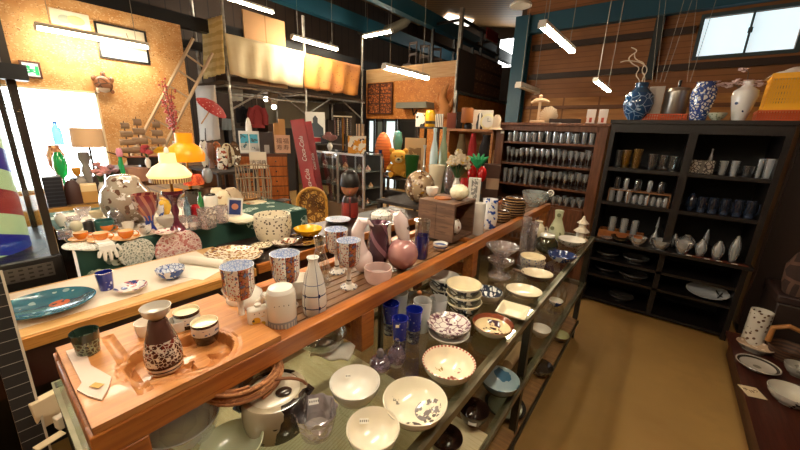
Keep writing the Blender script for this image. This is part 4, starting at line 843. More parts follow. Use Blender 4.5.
bowl('yellow_bowl', 'bright yellow bowl with brown leaf marks outside', 'bowl', 308, 228, 29, .05, [mat('yellow_leaf_out', '#d9a41c', .2, [([('vor', 26, .3), ('band', 0, .035)], '#5a3416')], coat=.3), mat('yellow_in', '#eab81e', .2, coat=.3)], z=ZA+.0185)
bowl('lattice_dish', 'pale dish with brown lattice pattern left of the small red dish', 'dish', 262, 245, 22, .02, [G_CREAM, mat('lattice_in', '#e0d2b4', .2, [(('vein', 40, .08), '#7d6a50')])], P_PLATE, z=ZA)
bowl('blue_rim_plate', 'white plate with a blue rim behind the far footed cups', 'plate', 338, 219, 26, .025, [G_WHITE, G_INNERBLUE], P_PLATE, z=ZA)

# ------------------------------------------------------------------ green cloth table
ZC = 1.0; GX0, GX1, GY0, GY1 = -3.15, -2.14, .25, 1.55
gt = thing('long_table', 'long table covered by the green cloth', 'table', ((GX0+GX1)/2, .9, 0)); ox, oy = (GX0+GX1)/2, .9
obj('table_top', B().b2(GX0-ox, GX1-ox, GY0-oy, GY1-oy, ZC-.03, ZC), M_DARKB, gt)
for x in (GX0-ox+.05, GX1-ox-.05):
    for y in (GY0-oy+.05, GY1-oy-.05): obj('leg', B().b2(x-.03, x+.03, y-.03, y+.03, 0, ZC-.03), M_DARKB, gt)
M_GREEN = mat('green_motif_cloth', '#1a4338', .8, [([('vor', 7.5, .36), ('vein', 26, .1)], '#c2ccbc'), ([('vor', 7.5, .36), ('wave', 26, 6, .6)], '#8b9c8e')])
def gcl(u, v):     # top, then down the front
    y = GY0-.01+(GY1-GY0+.02)*u; s_ = v*1.62
    if s_ < 1.02: return (GX0+s_-ox, y-oy, ZC+.003)
    d_ = s_-1.02; return (GX1+.012+.012*math.sin(y*17)*min(1, d_*6)-ox, y-oy, ZC+.003-d_)
o = obj('tablecloth', B().grid(gcl, 90, 60), M_GREEN, None, (ox, oy, .0015), solid=.002); tag(o, 'dark green tablecloth with pale grey leaf motifs', 'tablecloth')
ZC += .0065
tag(obj('lace_runner', B().b2(-.42, .46, -.4, .47, 0, .002), mat('busy_lace', '#e6dac6', .8, [(('vor', 30, .3), '#c2a78a'), (('noise', 26, .58), '#f2ece2'), (('vor', 50, .2), '#8d8478')]), None, (-2.62, .68, ZC)), 'cream lace runner laid on the green cloth under the cups and lamps', 'runner')
ZC += .0027
M_LACE = mat('white_lace', '#d9d6cc', .85, [(('vein', 90, .1), '#f0ece2'), ([('vor', 95, .22)], '#5a7468')])
def doily(label, xc, yc, w, m, ratio=1.0):
    """round mat lying half over the front edge"""
    P = at_z(xc, yc, ZC); r = w*mpp(P, xc, yc)/2; X = GX1+.03; off = P.x-X
    def f(u, v):
        a = 2*PI*u; q = r*v; x, y = off+q*math.cos(a)*ratio, q*math.sin(a)
        return (x, y, 0.001) if x < 0 else (.004+.0, y, .001-x)
    return tag(obj('doily', B().grid(f, 48, 14), m, None, (X, P.y, ZC), solid=.0015, ang=80), label, 'doily')
doily('white crocheted mat hanging over the green cloth below the orange cups', 91, 243, 58, M_LACE)
doily('pale lace mat hanging over the green cloth between glove and red mat', 139, 243, 40, mat('grey_lace', '#a9ada0', .85, [(('vein', 80, .12), '#dcdcd0'), ([('vor', 85, .28)], '#3d5a50')]))
M_REDL = mat('red_white_print', '#dcb8b0', .7, [(('vor', 60, .34), '#b04a52'), (('vein', 40, .06), '#f0e2d8'), ([('noise', 40, .58)], '#c98078')])
doily('red and pink printed round mat hanging over the table edge', 184, 236, 52, M_REDL)
# glove
P = Vector((GX1+.036, at_x(107, 249, GX1+.03).y, ZC-.002)); t = obj('white_glove', B().box((-.05, 0, .006), (.09, .06, .012)).box((.006, 0, -.012), (.014, .065, .04)), mat('white_cotton', '#efece4', .85), None, P, bevel=.004)
b = B()
for k, (dy, L) in enumerate(((-.03, .03), (-.013, .05), (.006, .055), (.025, .045))): b.tube([(.008, dy, -.02), (.012, dy*1.15, -.02-L*.5), (.008, dy*1.25, -.02-L)], [.008, .0085, .006], 8)
b.tube([(.006, .035, .0), (.012, .045, -.015), (.012, .05, -.03)], [.009, .008, .006], 8)
t.data.name = 'palm'; tag(t, 'white cotton glove with its fingers hanging over the table edge', 'glove'); obj('fingers', b, MC['white_cotton'], t)
# orange cups
G_ORANGE = mat('orange_glaze', '#e2761c', .15, [(('band', .0, .012), '#f0ddc0'), (('band', .05, .2), '#f1e2cc')], coat=.4)
def ocup(xc, yc, w, label):
    P = at_z(xc, yc, ZC); r = w*mpp(P, xc, yc)/2
    t = thing('orange_cup', label, 'cup', P, face(P), 'orange tea cups on saucers')
    obj('body', B().lathe(sp([(0, .012), (.55, .012), (.6, .1), (.92, .45), (1, 1), (.94, 1, 1), (.85, .45, 1), (.5, .15, 1), (0, .13, 1)], r, r*1.15), 24), [mat('orange_cup_glaze', '#dd7218', .15, [(('soft', 20, .5), '#e88a2c')], coat=.4), mat('pale_in', '#f0d2a4', .2)], t, loc=(0, 0, .008))
    h = obj('handle', B().tube(handle_pts(r*.92, r*.35, r*1.0, r*.6), r*.09), MC['orange_cup_glaze'], t)
    obj('saucer', B().lathe(sp([(0, .2), (.55, .2), (.6, 0), (1, .9), (.98, 1), (.6, .35), (0, .35)], r*1.75, .012), 28), mat('orange_saucer', '#efc890', .2, [(('ring', r*1.2, r*1.8), '#e9b070')]), t)
for a in ((82, 240, 16, 'orange cup on a saucer, leftmost of the four'), (102, 241, 17, 'orange cup on a saucer, nearest of the four'), (127, 239, 17, 'orange cup on a saucer, rightmost of the four'), (108, 232, 14, 'orange cup on a saucer, behind the other three')): ocup(*a)
# --- clutter on the green table
LT('teal_tin', 'teal round tin behind the orange cups', 'tin', 106, 231, 220, 20, ('z', ZC), P_STRAIGHT, mat('teal_enamel', '#2f6a66', .3))
LT('black_mug', 'black mug left of the teal tin', 'mug', 90, 233, 222, 11, ('z', ZC), P_STRAIGHT, mat('black_glaze', '#1f2224', .3))
LT('glass_ashtray', 'clear cut glass ashtray at the left end of the green table', 'ashtray', 66, 238, 230, 16, ('z', ZC), P_STRAIGHT, M_PRESS)
LT('white_pot', 'cream sugar pot behind the leftmost orange cup', 'pot', 77, 231, 221, 15, ('z', ZC), P_GLOBE, G_CREAM)
LT('glass_dish', 'clear dish of white lace behind the black mug', 'dish', 75, 224, 217, 18, ('z', ZC), P_BOWL, [M_PRESS]*2)
LT('white_cup', 'white cup with grey drawing right of the orange cups', 'cup', 146, 234, 224, 14, ('z', ZC), P_CUP, mat('grey_draw', '#e2ddd6', .2, [(('noise', 40, .6), '#85807a')]))
LT('white_cup', 'plain white cup beside the grey drawn cup', 'cup', 129, 230, 222, 13, ('z', ZC), P_CUP, G_WHITE)
LT('glass_jug', 'squat clear pressed glass jug before the big globe vase', 'jug', 119, 227, 207, 18, ('z', ZC), P_GLOBE, M_PRESS, parts=lambda t, r, h: obj('handle', B().tube(handle_pts(r*.9, h*.2, h*.75, r*.6), r*.09), M_PRESS, t))
M_GLOBEV = mat('painted_globe_glass', '#b7a896', .1, [([('soft', 6, .5)], '#94816f'), ([('vor', 20, .32), ('noise', 8, .46)], '#6a4a3a'), (('noise', 24, .6), '#efe9e4'), ([('vor', 22, .13)], '#a8705c')], coat=1)
LT('globe_vase', 'large glass globe jar painted with flowers', 'jar', 131, 222, 174, 55, ('z', ZC), [(0, 0), (.45, 0), (.75, .08), (.97, .3), (1, .45), (.88, .68), (.66, .8), (.62, .9), (.45, .97), (.1, 1), (0, 1)], M_GLOBEV, n=36)
M_RB = mat('red_blue_glass', '#7a2a34', .06, [(('band', 0, .1), '#263a8e'), ([('spoke', 9, .4, 6), ('band', .07, .4)], '#b06a5a'), ([('noise', 12, .58)], '#d9c2b4')], coat=1)
LT('art_glass_vase', 'red and blue streaked flaring art glass vase before the globe jar', 'vase', 151, 232, 194, 27, ('z', ZC), [(0, 0), (.55, 0), (.5, .04), (.3, .2), (.4, .4), (.8, .6), (.95, .8), (1, 1), (.94, 1), (.75, .62), (0, .4)], M_RB, wob=lambda a, z: 1+.04*math.cos(6*a))
# lamps
M_LSH = mat('lit_cream_shade', '#f6dc94', .4, emis=.42)
M_OSH = mat('lit_orange_shade', '#ee8c0c', .4, emis=.32)
M_AMETH = mat('amethyst_glass', '#4a1826', .06, [(('soft', 8, .5), '#6d2c3c')], coat=1)
P = at_z(178, 230, ZC); s = mpp(P, 178, 190); h = hz(P, 153)
t = thing('table_lamp', 'lit lamp with a cream glass shade on a dark amethyst glass foot', 'lamp', P, face(P))
zs_ = hz(P, 177); zt_ = hz(P, 153); zb_ = hz(P, 190)
obj('base', B().lathe([(0, 0), (9*s, 0), (8*s, .012), (3.2*s, .05), (2.6*s, zb_*.35), (4.5*s, zb_*.5), (3*s, zb_*.62), (5*s, zb_*.75), (12*s, zb_*.92), (11*s, zb_), (0, zb_)], 24), M_AMETH, t)
obj('pole', B().tube([(0, 0, zb_), (0, 0, zt_)], .008), mat('brass', '#a8792c', .3, metal=.9), t)
obj('lamp_shade', B().lathe([(8*s, zt_), (8.5*s, zt_-.4*(zt_-zs_)), (16*s, zt_-.58*(zt_-zs_)), (22*s, zs_+.1*(zt_-zs_)), (21*s, zs_), (20*s, zs_), (20.5*s, zs_+.1*(zt_-zs_)), (15*s, zt_-.6*(zt_-zs_)), (7.6*s, zt_-.42*(zt_-zs_)), (7.2*s, zt_)], 32), M_LSH, t)
obj('bead_fringe', B().lathe([(20.5*s, zs_), (20.5*s, zs_-5*s), (20.2*s, zs_-5*s), (20.2*s, zs_)], 64), mat('bead_fringe', '#8a6038', .3, [(('spoke', 44, .45), '#e2c48a')]), t)
obj('finial', B().lathe([(0, zt_), (2.5*s, zt_), (2*s, zt_+5*s), (0, zt_+7*s)], 12), mat('pale_finial', '#e9cfc2', .3), t)
P = at_d(194, 215, 3.15); P.z = ZC; s = mpp(P, 194, 150)
t = thing('table_lamp', 'lamp with a deep orange glass shade behind the cream shaded lamp', 'lamp', P, face(P)); za, zb_ = hz(P, 133), hz(P, 161)
obj('base', B().lathe([(0, 0), (7*s, 0), (6*s, .02), (2*s, .06), (2*s, zb_*.4), (5*s, zb_*.6), (3*s, zb_*.8), (0, zb_*.82)], 20), MC['brass'], t); obj('pole', B().tube([(0, 0, zb_*.8), (0, 0, za)], .008), MC['brass'], t)
hh = za-zb_; obj('lamp_shade', B().lathe([(8.5*s, za), (8.5*s, za-.35*hh), (15*s, za-.5*hh), (19*s, zb_+.25*hh), (18*s, zb_), (17*s, zb_), (18*s, zb_+.25*hh), (14*s, za-.52*hh), (7.8*s, za-.36*hh), (7.8*s, za)], 32), M_OSH, t)
# more clutter
def V(name, label, cat, xc, yb, yt, w, prof, m, d=None, z=None, **k):
    z = ZC if z is None else z
    return LT(name, label, cat, xc, yb, yt, w, ('z', z) if d is None else ('dz', d, z), prof, m, **k)
M_YEL = mat('yellow_glass', '#e3b428', .12, coat=.8)
V('yellow_vase', 'small yellow glass vase between the streaked vase and the lamp foot', 'vase', 166, 214, 198, 14, P_VASE, M_YEL)
V('bud_vase', 'slim blue grey glass vase left of the red jar', 'vase', 189, 222, 196, 8, P_BOTTLE, glass('blue_grey_glass', '#a8bcc8', 1, .3, '#8da6b4'))
V('red_jar', 'small ruby red jar right of the amethyst lamp foot', 'jar', 197, 221, 205, 10, P_JAR, mat('ruby_glass', '#a3141c', .08, coat=1))
V('green_bottle', 'narrow green bottle behind the ruby jar', 'bottle', 202, 212, 192, 7, P_BOTTLE, mat('green_glass', '#1d6a34', .08, coat=1))
V('glass_canister', 'square clear glass canister in front of the white canister', 'canister', 208, 228, 208, 18, P_STRAIGHT, M_PRESS, n=4)
V('glass_canister', 'clear glass canister right of the square one, behind the white plate', 'canister', 222, 222, 206, 15, P_STRAIGHT, M_PRESS)
V('white_canister', 'white lidded pot with a black band behind the glass canisters', 'pot', 212, 212, 194, 14, P_JAR, mat('white_black_band', '#e4dfd4', .2, [(('band', .12, .14), '#2a2624')]))
V('cream_vase', 'cream flower painted vase behind the small photo card', 'vase', 225, 208, 190, 15, P_GLOBE, mat('cream_flowers', '#e2d2b0', .2, [(('noise', 22, .58), '#9a6c4a')]))
bowl('white_plate', 'plain cream white oval plate in front of the photo card', 'plate', 243, 219, 30, .02, [G_WHITE, G_CREAM], P_PLATE, z=ZC)
bowl('pink_plate', 'pink flowered plate lying left of the red printed mat', 'plate', 166, 231, 26, .015, [G_WHITE, mat('pink_flowers_in', '#e6d0c4', .2, [(('vor', 40, .33), '#b0545c')])], P_PLATE, z=ZC)
# photo card on a stand
P = at_z(236, 217, ZC); s = mpp(P, 236, 207); hh = hz(P, 198)
t = thing('photo_card', 'small tilted photo of a face on blue, propped on the green table', 'photo', P, face(P)); 
obj('card', B().box((0, 0, hh*.5), (15*s, .004, hh), ry=.12), mat('card_white', '#eae6de', .5), t); obj('picture', B().box((0, -.004, hh*.52), (11.5*s, .002, hh*.76), ry=.12), mat('blue_photo', '#26366e', .4, [(('soft', 14, .6), '#2f4a8a')]), t)
obj('portrait_patch', B().lathe([(0, 0), (3.4*s, 0), (3.4*s, .001), (0, .001)], 18), mat('skin_patch', '#d48a6a', .5), t, loc=(0, -.0055, hh*.56), rot=(PI/2, 0, 0)); obj('stand', B().box((0, .03, hh*.3), (.02, .003, hh*.7), rx=.3), M_DARKB, t)
# lace basket pot
V('lace_pot', 'large cream pot pierced with dark dots, right of the photo card', 'pot', 274, 240, 214, 38, [(0, 0), (.75, 0), (.9, .2), (1, .6), (.95, 1), (.88, 1), (.85, .6), (0, .3)], mat('pierced_cream', '#e6dcc4', .5, [([('vor', 50, .3)], '#5a4a3c')]), z=ZA)
V('wicker_basket', 'round brown wicker basket behind the lace pot', 'basket', 246, 214, 196, 34, [(0, 0), (.85, 0), (.95, .3), (1, 1), (.92, 1), (.85, .3), (0, .15)], mat('wicker', '#b0824a', .7, [(('wave', 14, 2, .5, 'Z'), '#7a5228')]), d=3.1)
V('orange_pot', 'plain terracotta orange pot beside the wicker basket', 'pot', 252, 221, 209, 17, P_CUP, mat('terracotta', '#c0652c', .6), d=2.9)
V('fringed_lantern', 'red orange fringed shade behind the cream lamp', 'lantern', 195, 192, 174, 22, [(.5, 1), (.75, .9), (1, .25), (.95, 0), (.9, 0), (.92, .25), (.7, .86), (.5, .95)], mat('red_fringe', '#c9401c', .6, [(('noise', 50, .5), '#e8682c')]), d=3.0, z=1.16)
V('shade_stand', 'dark drum under the red fringed lampshade', 'box', 195, 213, 190, 16, P_STRAIGHT, M_DARKB, d=3.0)
V('silver_ball', 'grey glass ball jar right of the red fringed shade', 'jar', 209, 188, 168, 11, P_GLOBE, mat('grey_glass', '#8c9296', .15, coat=.5), d=3.05, z=1.16)
V('round_box', 'brown box under the grey glass ball', 'box', 209, 213, 188, 14, P_STRAIGHT, mat('brown_box', '#5a3a26', .5), d=3.05)

# small white and clear things crowding the runner
for nm, x, yb, yt, w, pf, m, l in (
  ('glass_bowl', 84, 216, 208, 18, P_BOWL, M_PRESS, 'clear pressed bowl at the back of the runner, left of the globe jar'),
  ('cream_bowl', 98, 219, 211, 16, P_BOWL, G_CREAM, 'cream bowl between the clear bowl and the globe jar'),
  ('white_jug', 62, 226, 213, 12, P_VASE, G_WHITE, 'white jug at the left end of the runner'),
  ('clear_tumbler', 71, 231, 221, 9, P_TUMBLER, M_CLEAR, 'clear tumbler in front of the white jug'),
  ('glass_pot', 113, 221, 208, 14, P_GLOBE, M_PRESS, 'clear lidless pot in front of the globe jar'),
  ('silver_dish', 96, 226, 220, 20, P_BOWL, mat('silver', '#b9b6b0', .25, metal=.9), 'silver dish behind the orange cups'),
  ('white_bowl', 167, 226, 217, 20, P_BOWL, G_WHITE, 'white bowl at the foot of the amethyst lamp'),
  ('glass_cup', 183, 226, 216, 11, P_CUP, M_PRESS, 'pressed glass cup right of the amethyst lamp foot'),
  ('blue_cup', 161, 216, 205, 9, P_CUP, G_BLUEWHITE, 'blue and white cup left of the yellow glass vase'),
  ('clear_goblet', 183, 216, 199, 9, P_WINE, M_PRESS, 'clear goblet behind the pressed glass cup'),
  ('white_jar', 218, 203, 188, 13, P_JAR, G_CREAM, 'plain cream jar behind the cream flowered vase'),
  ('glass_jar', 194, 229, 216, 11, P_JAR, M_PRESS, 'clear jar in front of the ruby red jar')):
    V(nm, l, nm.split('_')[1], x, yb, yt, w, pf, [m]*2 if pf is P_BOWL else m)
for k, (x, yb, yt, w, m, l) in enumerate(((255, 214, 203, 24, '#d9c7a4', 'cream folded cloth heap left of the lace pot'), (232, 198, 188, 22, '#b9a184', 'tan folded cloth heap behind the photo card'), (284, 212, 199, 16, '#3a2c26', 'dark cloth heap at the far right of the green table'))):
    V('cloth_heap', l, 'cloth', x, yb, yt, w, [(0, 0), (.9, 0), (1, .3), (.8, .7), (.4, 1), (0, .95)], mat('heap_'+m[1:], m, .85, [(('vor', 20, .2), '#8a6a50')], bump=(18, .6)), d=2.95, wob=lambda a, z: 1+.12*math.cos(4*a+20*z))

# ------------------------------------------------------------------ barber pole in its glass case
bp = thing('barber_pole_case', 'glass case with a striped barber pole on a black base', 'barber pole', (-2.55, -.16, 0))
o0 = Vector((-2.55, -.16, 0)); E1 = at_x(63, 262, -2.22); bz = at_x(63, 250, -2.22).z
ex = E1.y-o0.y
obj('base', B().b2(-.36, .36, -.5, ex, 0, bz-.01), M_BLACK, bp, bevel=.008)
pl = at_x(36, 272, -2.19); obj('control_panel', B().b2(.36, .366, pl.y-o0.y-.1, pl.y-o0.y+.06, pl.z-.03, pl.z+.035), mat('grey_panel', '#55504a', .4, [([('frac', 'y', .03, .5), ('frac', 'z', .02, .4)], '#28241f')], metal=.3), bp)
obj('speaker_grille', B().b2(.36, .364, pl.y-o0.y-.12, ex-.03, bz-.42, pl.z-.07), mat('dark_grille', '#1c1a18', .6, [(('frac', 'z', .012, .4), '#0c0b0a')]), bp)
for x in (-.33, .33):
    for y in (ex-.02, -.48): obj('corner_post', B().b2(x-.014, x+.014, y-.014, y+.014, bz-.01, 2.05), mat('dark_bronze', '#3c342c', .35, metal=.5), bp)
obj('glass_pane', B().b2(.335, .34, -.46, ex-.04, bz, 2.03), M_CLEAR, bp); obj('glass_pane', B().b2(-.31, .31, ex-.022, ex-.018, bz, 2.03), M_CLEAR, bp)
zc1 = at_x(10, 72, -2.2).z
obj('clamp', B().b2(.3, .39, ex-.24, ex+.03, zc1-.03, zc1+.03), M_BLACK, bp)
e = at_d(27, 230, 2.5); pr = at_d(-38, 230, 2.5); R_ = (e-pr).length
q = pr-o0; axy = math.hypot(pr.x, pr.y)-R_; zz = lambda y: at_d(10, y, axy).z
PER = zz(170)-zz(262); cdir = Vector((-pr.x, -pr.y, 0)); phi = math.atan2(cdir.y, cdir.x)+.9; ph = -(zz(262)-bz+.01+phi*PER/(2*PI))
stripes = mat('helical_stripes', '#c9dca0', .3, [(('frac', 'z', PER, .25, ph), '#20268c'), ([('slab', 'z', -9, 9), ('frac', 'z', PER, .28, ph-PER*.49)], '#9a2a30')], coat=.3, emis=.22)  # faint glow added to brighten the stripes, as if lit from inside
nt = stripes.node_tree
# shear the height along the angle so that the bands climb round the pole
tcn = [n for n in nt.nodes if n.type == 'TEX_COORD'][0]; sxn = nt.nodes.new('ShaderNodeSeparateXYZ'); nt.links.new(tcn.outputs['Object'], sxn.inputs[0])
at2 = nt.nodes.new('ShaderNodeMath'); at2.operation = 'ARCTAN2'; nt.links.new(sxn.outputs[1], at2.inputs[0]); nt.links.new(sxn.outputs[0], at2.inputs[1])
ma = nt.nodes.new('ShaderNodeMath'); ma.operation = 'MULTIPLY_ADD'; ma.inputs[1].default_value = PER/(2*PI); nt.links.new(at2.outputs[0], ma.inputs[0]); nt.links.new(sxn.outputs[2], ma.inputs[2])
cmb = nt.nodes.new('ShaderNodeCombineXYZ'); nt.links.new(sxn.outputs[0], cmb.inputs[0]); nt.links.new(sxn.outputs[1], cmb.inputs[1]); nt.links.new(ma.outputs[0], cmb.inputs[2])
for l in list(nt.links):
    if l.from_node == tcn and l.to_node != sxn: nt.links.new(cmb.outputs[0], l.to_socket)
obj('striped_pole', B().lathe([(0, 0), (R_, 0), (R_, 1.1), (0, 1.1)], 40), stripes, bp, loc=(q.x, q.y, bz-.01))

# ------------------------------------------------------------------ wooden table by the window
TX0, TX1, TY0, TY1, ZW = -4.7, -3.85, -.3, 1.66, .9
M_TW = wood('honey_wood', '#b98a44', '#a0722e', .5, (40, 2, 40))
wt = thing('wooden_table', 'honey coloured wooden table under the window with a block patterned top', 'table', ((TX0+TX1)/2, .7, 0)); ox, oy = (TX0+TX1)/2, .7
obj('table_top', B().b2(TX0-ox, TX1-ox, TY0-oy, TY1-oy, ZW-.12, ZW), [M_TW], wt)
obj('inlaid_top', B().b2(TX0-ox+.03, TX1-ox-.03, TY0-oy+.03, TY1-oy-.03, ZW, ZW+.004), mat('block_inlay', '#8a6634', .5, [([('frac', 'x', .09, .25)], '#4a331c'), ([('frac', 'y', .12, .2)], '#4a331c')]), wt)
for x in (TX0-ox+.05, TX1-ox-.05):
    for y in (TY0-oy+.05, TY1-oy-.05): obj('leg', B().b2(x-.035, x+.035, y-.035, y+.035, 0, ZW-.12), M_TW, wt)
ZW += .0055
def W(name, label, cat, xc, yb, yt, w, prof, m, d=4.0, z=ZW, **k): return LT(name, label, cat, xc, yb, yt, w, ('dz', d, z), prof, m, **k)
def bx(name, label, cat, xc, yt, w, sup, m, dep=.12, yb=None, group=None, turn=0, bevel=.004, zoff=0):
    """a box standing at sup, seen w pixels wide with its top at yt"""
    P = pt(xc, yb if yb else yt+10, sup); s = mpp(P, xc, yt); h = hz(P, yt); rz = face(P)+turn
    return tag(obj(name, B().box((0, 0, h/2), (w*s, dep, h)), m, None, P, rz, bevel=bevel), label, cat, group)
bx('radio', 'black radio at the left of the honey wood table', 'radio', 53, 176, 19, ('dz', 3.98, ZW), mat('radio_black', '#15151a', .35, [([('frac', 'z', .03, .3)], '#33333a')]), .14)
W('leather_case', 'dark brown rounded case right of the black radio', 'case', 75, 200, 180, 19, [(0, 0), (1, 0), (1, .4), (.8, .8), (.4, 1), (0, 1)], mat('brown_leather', '#3d211a', .5), sy=.6)
bx('tan_box', 'tan cardboard box with a pale lid on the honey wood table', 'box', 90, 184, 16, ('dz', 4.05, ZW), mat('tan_box', '#b98a48', .6, [(('band', .1, .4), '#e2c490')]), .14)
W('grey_jug', 'grey stone jug left of the tan box, behind the brown case', 'jug', 85, 198, 176, 14, P_VASE, mat('stone_grey', '#8f8478', .6), d=4.2)
W('rusty_can', 'dark iron can right of the tan box', 'can', 103, 202, 176, 12, P_STRAIGHT, mat('iron_dark', '#3c2e2a', .5), d=4.2)
W('figure_vase', 'tall grey figure shaped vase under the tan lampshade', 'vase', 91, 190, 152, 14, [(0, 0), (.7, 0), (.9, .2), (.6, .4), (.8, .55), (.5, .7), (.9, .85), (.8, 1), (0, 1)], mat('grey_bronze', '#8a827a', .5), d=4.5)
P = pt(90, 150, ('dz', 4.45, ZW)); s = mpp(P, 90, 140); t = thing('drum_lamp', 'lamp with a wide tan drum shade against the bright window', 'lamp', P, face(P)); z0, z1 = hz(P, 147), hz(P, 128)
obj('lamp_shade', B().lathe([(16.5*s, z0), (15.5*s, z1), (15.2*s, z1), (16.2*s, z0)], 28, sy=.8), mat('tan_shade', '#c9a37a', .7), t, solid=0); obj('foot', B().lathe([(0, 0), (4*s, 0), (4*s, .02), (1.2*s, .05), (1.2*s, z1*.96), (0, z1*.96)], 14), M_DARKB, t)
W('green_vase', 'bright green glass vase against the window', 'vase', 66, 190, 152, 15, [(0, 0), (.5, 0), (.2, .1), (.16, .42), (.7, .5), (1, .68), (.85, .88), (.4, 1), (.3, 1), (0, .8)], glass('emerald_glass', '#3fd88a', 1, .7, '#27c070', .06), d=4.4)
W('flower_pot', 'brown painted pot behind the bright green vase', 'pot', 63, 188, 145, 19, [(0, 0), (.5, 0), (.4, .4), (.9, .6), (1, .8), (.6, .95), (.65, 1), (0, 1)], mat('painted_brown', '#a9683e', .4, [(('noise', 14, .55), '#d9a878')]), d=4.62)
W('blue_bottle', 'pale blue glass bottle high on the brown pot by the window', 'bottle', 59, 143, 121, 11, P_BOTTLE, glass('pale_blue_glass', '#9cc4e4', 1, .4, '#8ab8e0'), d=4.62, z=hz(Vector((at_d(63, 160, 4.62).x, at_d(63, 160, 4.62).y, 0)), 144.5))
W('yellow_dish', 'yellow brown dish left of the pink roses', 'dish', 78, 178, 168, 10, P_BOWL, [mat('amber_dish', '#c68a34', .2)]*2, d=4.35, z=1.1)
W('dish_stand', 'dark pedestal under the yellow brown dish', 'stand', 78, 196, 178, 9, P_STRAIGHT, M_DARKB, d=4.35)
def flowers(name, label, xc, yb, yt, spread, m, d, z, n=14, stem='#3c5a2c', pot=True):
    P = pt(xc, yb, ('dz', d, z)); s = mpp(P, xc, yt); h = hz(P, yt); hb = h*.45
    t = thing(name, label, 'flowers', P)
    obj('vase', B().lathe(sp(P_VASE, spread*s*.4, hb), 20), G_WHITE, t)
    rnd = random.Random(xc)
    for k in range(n):
        a, q = rnd.random()*2*PI, spread*s*math.sqrt(rnd.random()); c = (q*math.cos(a), q*math.sin(a)*.6, h-(.35+.3*rnd.random())*(h-hb)*q/(spread*s)-.02)
        b = B(); r_ = 3.6*s*(.8+.4*rnd.random()); b.lathe([(0, -r_*.6), (r_*.8, -r_*.2), (r_, r_*.35), (r_*.6, r_*.3), (r_*.65, r_*.7), (r_*.2, r_*.5), (0, r_*.7)], 9, c, wob=lambda a, z: 1+.15*math.cos(5*a))
        obj('bloom', b, m, t); obj('stem', B().tube([(0, 0, hb*.9), c], .0035, 5), mat('stem_green', stem, .6), t)
    return t
flowers('pink_roses', 'bunch of pale pink roses left of the globe jar', 104, 196, 160, 11, mat('rose_pink', '#d9a2a0', .6), 4.1, ZW, 16)
flowers('mauve_roses', 'bunch of grey mauve roses beyond the pale pink ones', 116, 196, 163, 9, mat('rose_mauve', '#b98f98', .6), 4.35, ZW, 12)
# tulip
P = pt(128, 200, ('dz', 3.95, ZW)); t = thing('tulip', 'single pink tulip with thick green leaves before the ship', 'flower', P); h = hz(P, 150); s = mpp(P, 128, 160)
obj('stem', B().tube([(0, 0, 0), (0, 0, h*.9)], 2*s, 8), mat('leaf_green', '#1f9a56', .5), t); obj('leaf', B().tube([(0, 0, h*.45), (-5*s, 0, h*.7), (-10*s, 0, h*.78)], [1.2*s, 2.5*s, .5*s], 6), MC['leaf_green'], t); obj('leaf', B().tube([(0, 0, h*.35), (3*s, 0, h*.6), (4*s, 0, h*.85)], [1.2*s, 2.4*s, .5*s], 6), MC['leaf_green'], t)
obj('bloom', B().lathe([(0, h*.85), (3*s, h*.88), (3.6*s, h*.95), (2.4*s, h*1.03), (0, h)], 12), mat('tulip_pink', '#d98a9c', .5), t)

# ------------------------------------------------------------------ cabinet with the model ship
SX = -5.6
ya, yb_ = at_x(118, 172, SX).y, at_x(170, 172, SX).y; zsb = at_x(145, 169, SX).z
st = thing('low_sideboard', 'low dark brown sideboard carrying the model ship', 'sideboard', (SX-.15, (ya+yb_)/2+.35, 0)); L = (yb_-ya)/2+.5
obj('body', B().b2(-.25, .25, -L, L, .06, zsb), wood('sideboard_brown', '#4a2c1c', '#341d12', .4), st); obj('top', B().b2(-.28, .28, -L-.03, L+.03, zsb, zsb+.03), MC['sideboard_brown'], st)
for k in range(3): obj('drawer', B().b2(.25, .262, -L+.05+k*(2*L-.1)/3, -L+.03+(k+1)*(2*L-.1)/3, zsb-.3, zsb-.05), wood('drawer_brown', '#6a4428', '#52321c', .4), st)
for x in (-.2, .2):
    for y in (-L+.06, L-.06): obj('foot', B().b2(x-.03, x+.03, y-.03, y+.03, 0, .06), M_DARKB, st)
zs1 = zsb+.0307
h0, h1 = at_x(128, 160, SX), at_x(169, 160, SX)
P = Vector((SX, (h0.y+h1.y)/2, zs1)); Lh = (h1.y-h0.y)/2; zh0 = at_x(148, 164.5, SX).z-zs1; zh1 = at_x(148, 157, SX).z-zs1
t = thing('model_ship', 'model sailing ship with a black hull and three tan masts', 'model ship', P)
obj('hull', B().prism([(0.0, -Lh*1.05), (.05, -Lh*.7), (.065, 0), (.06, Lh*.8), (.04, Lh), (-.04, Lh), (-.06, Lh*.8), (-.065, 0), (-.05, -Lh*.7)], max(zh0, .03), zh1), mat('hull_black', '#1d1412', .4), t)
obj('deck_rail', B().prism([(0.0, -Lh*1.08), (.055, -Lh*.7), (.07, 0), (.065, Lh*.8), (.045, Lh*1.02), (-.045, Lh*1.02), (-.065, Lh*.8), (-.07, 0), (-.055, -Lh*.7)], zh1, zh1+.015), mat('red_tan_rail', '#a05a3a', .5), t)
obj('stand', B().b2(-.05, .05, -Lh*.5, Lh*.5, 0, max(zh0, .03)), M_DARKB, t)
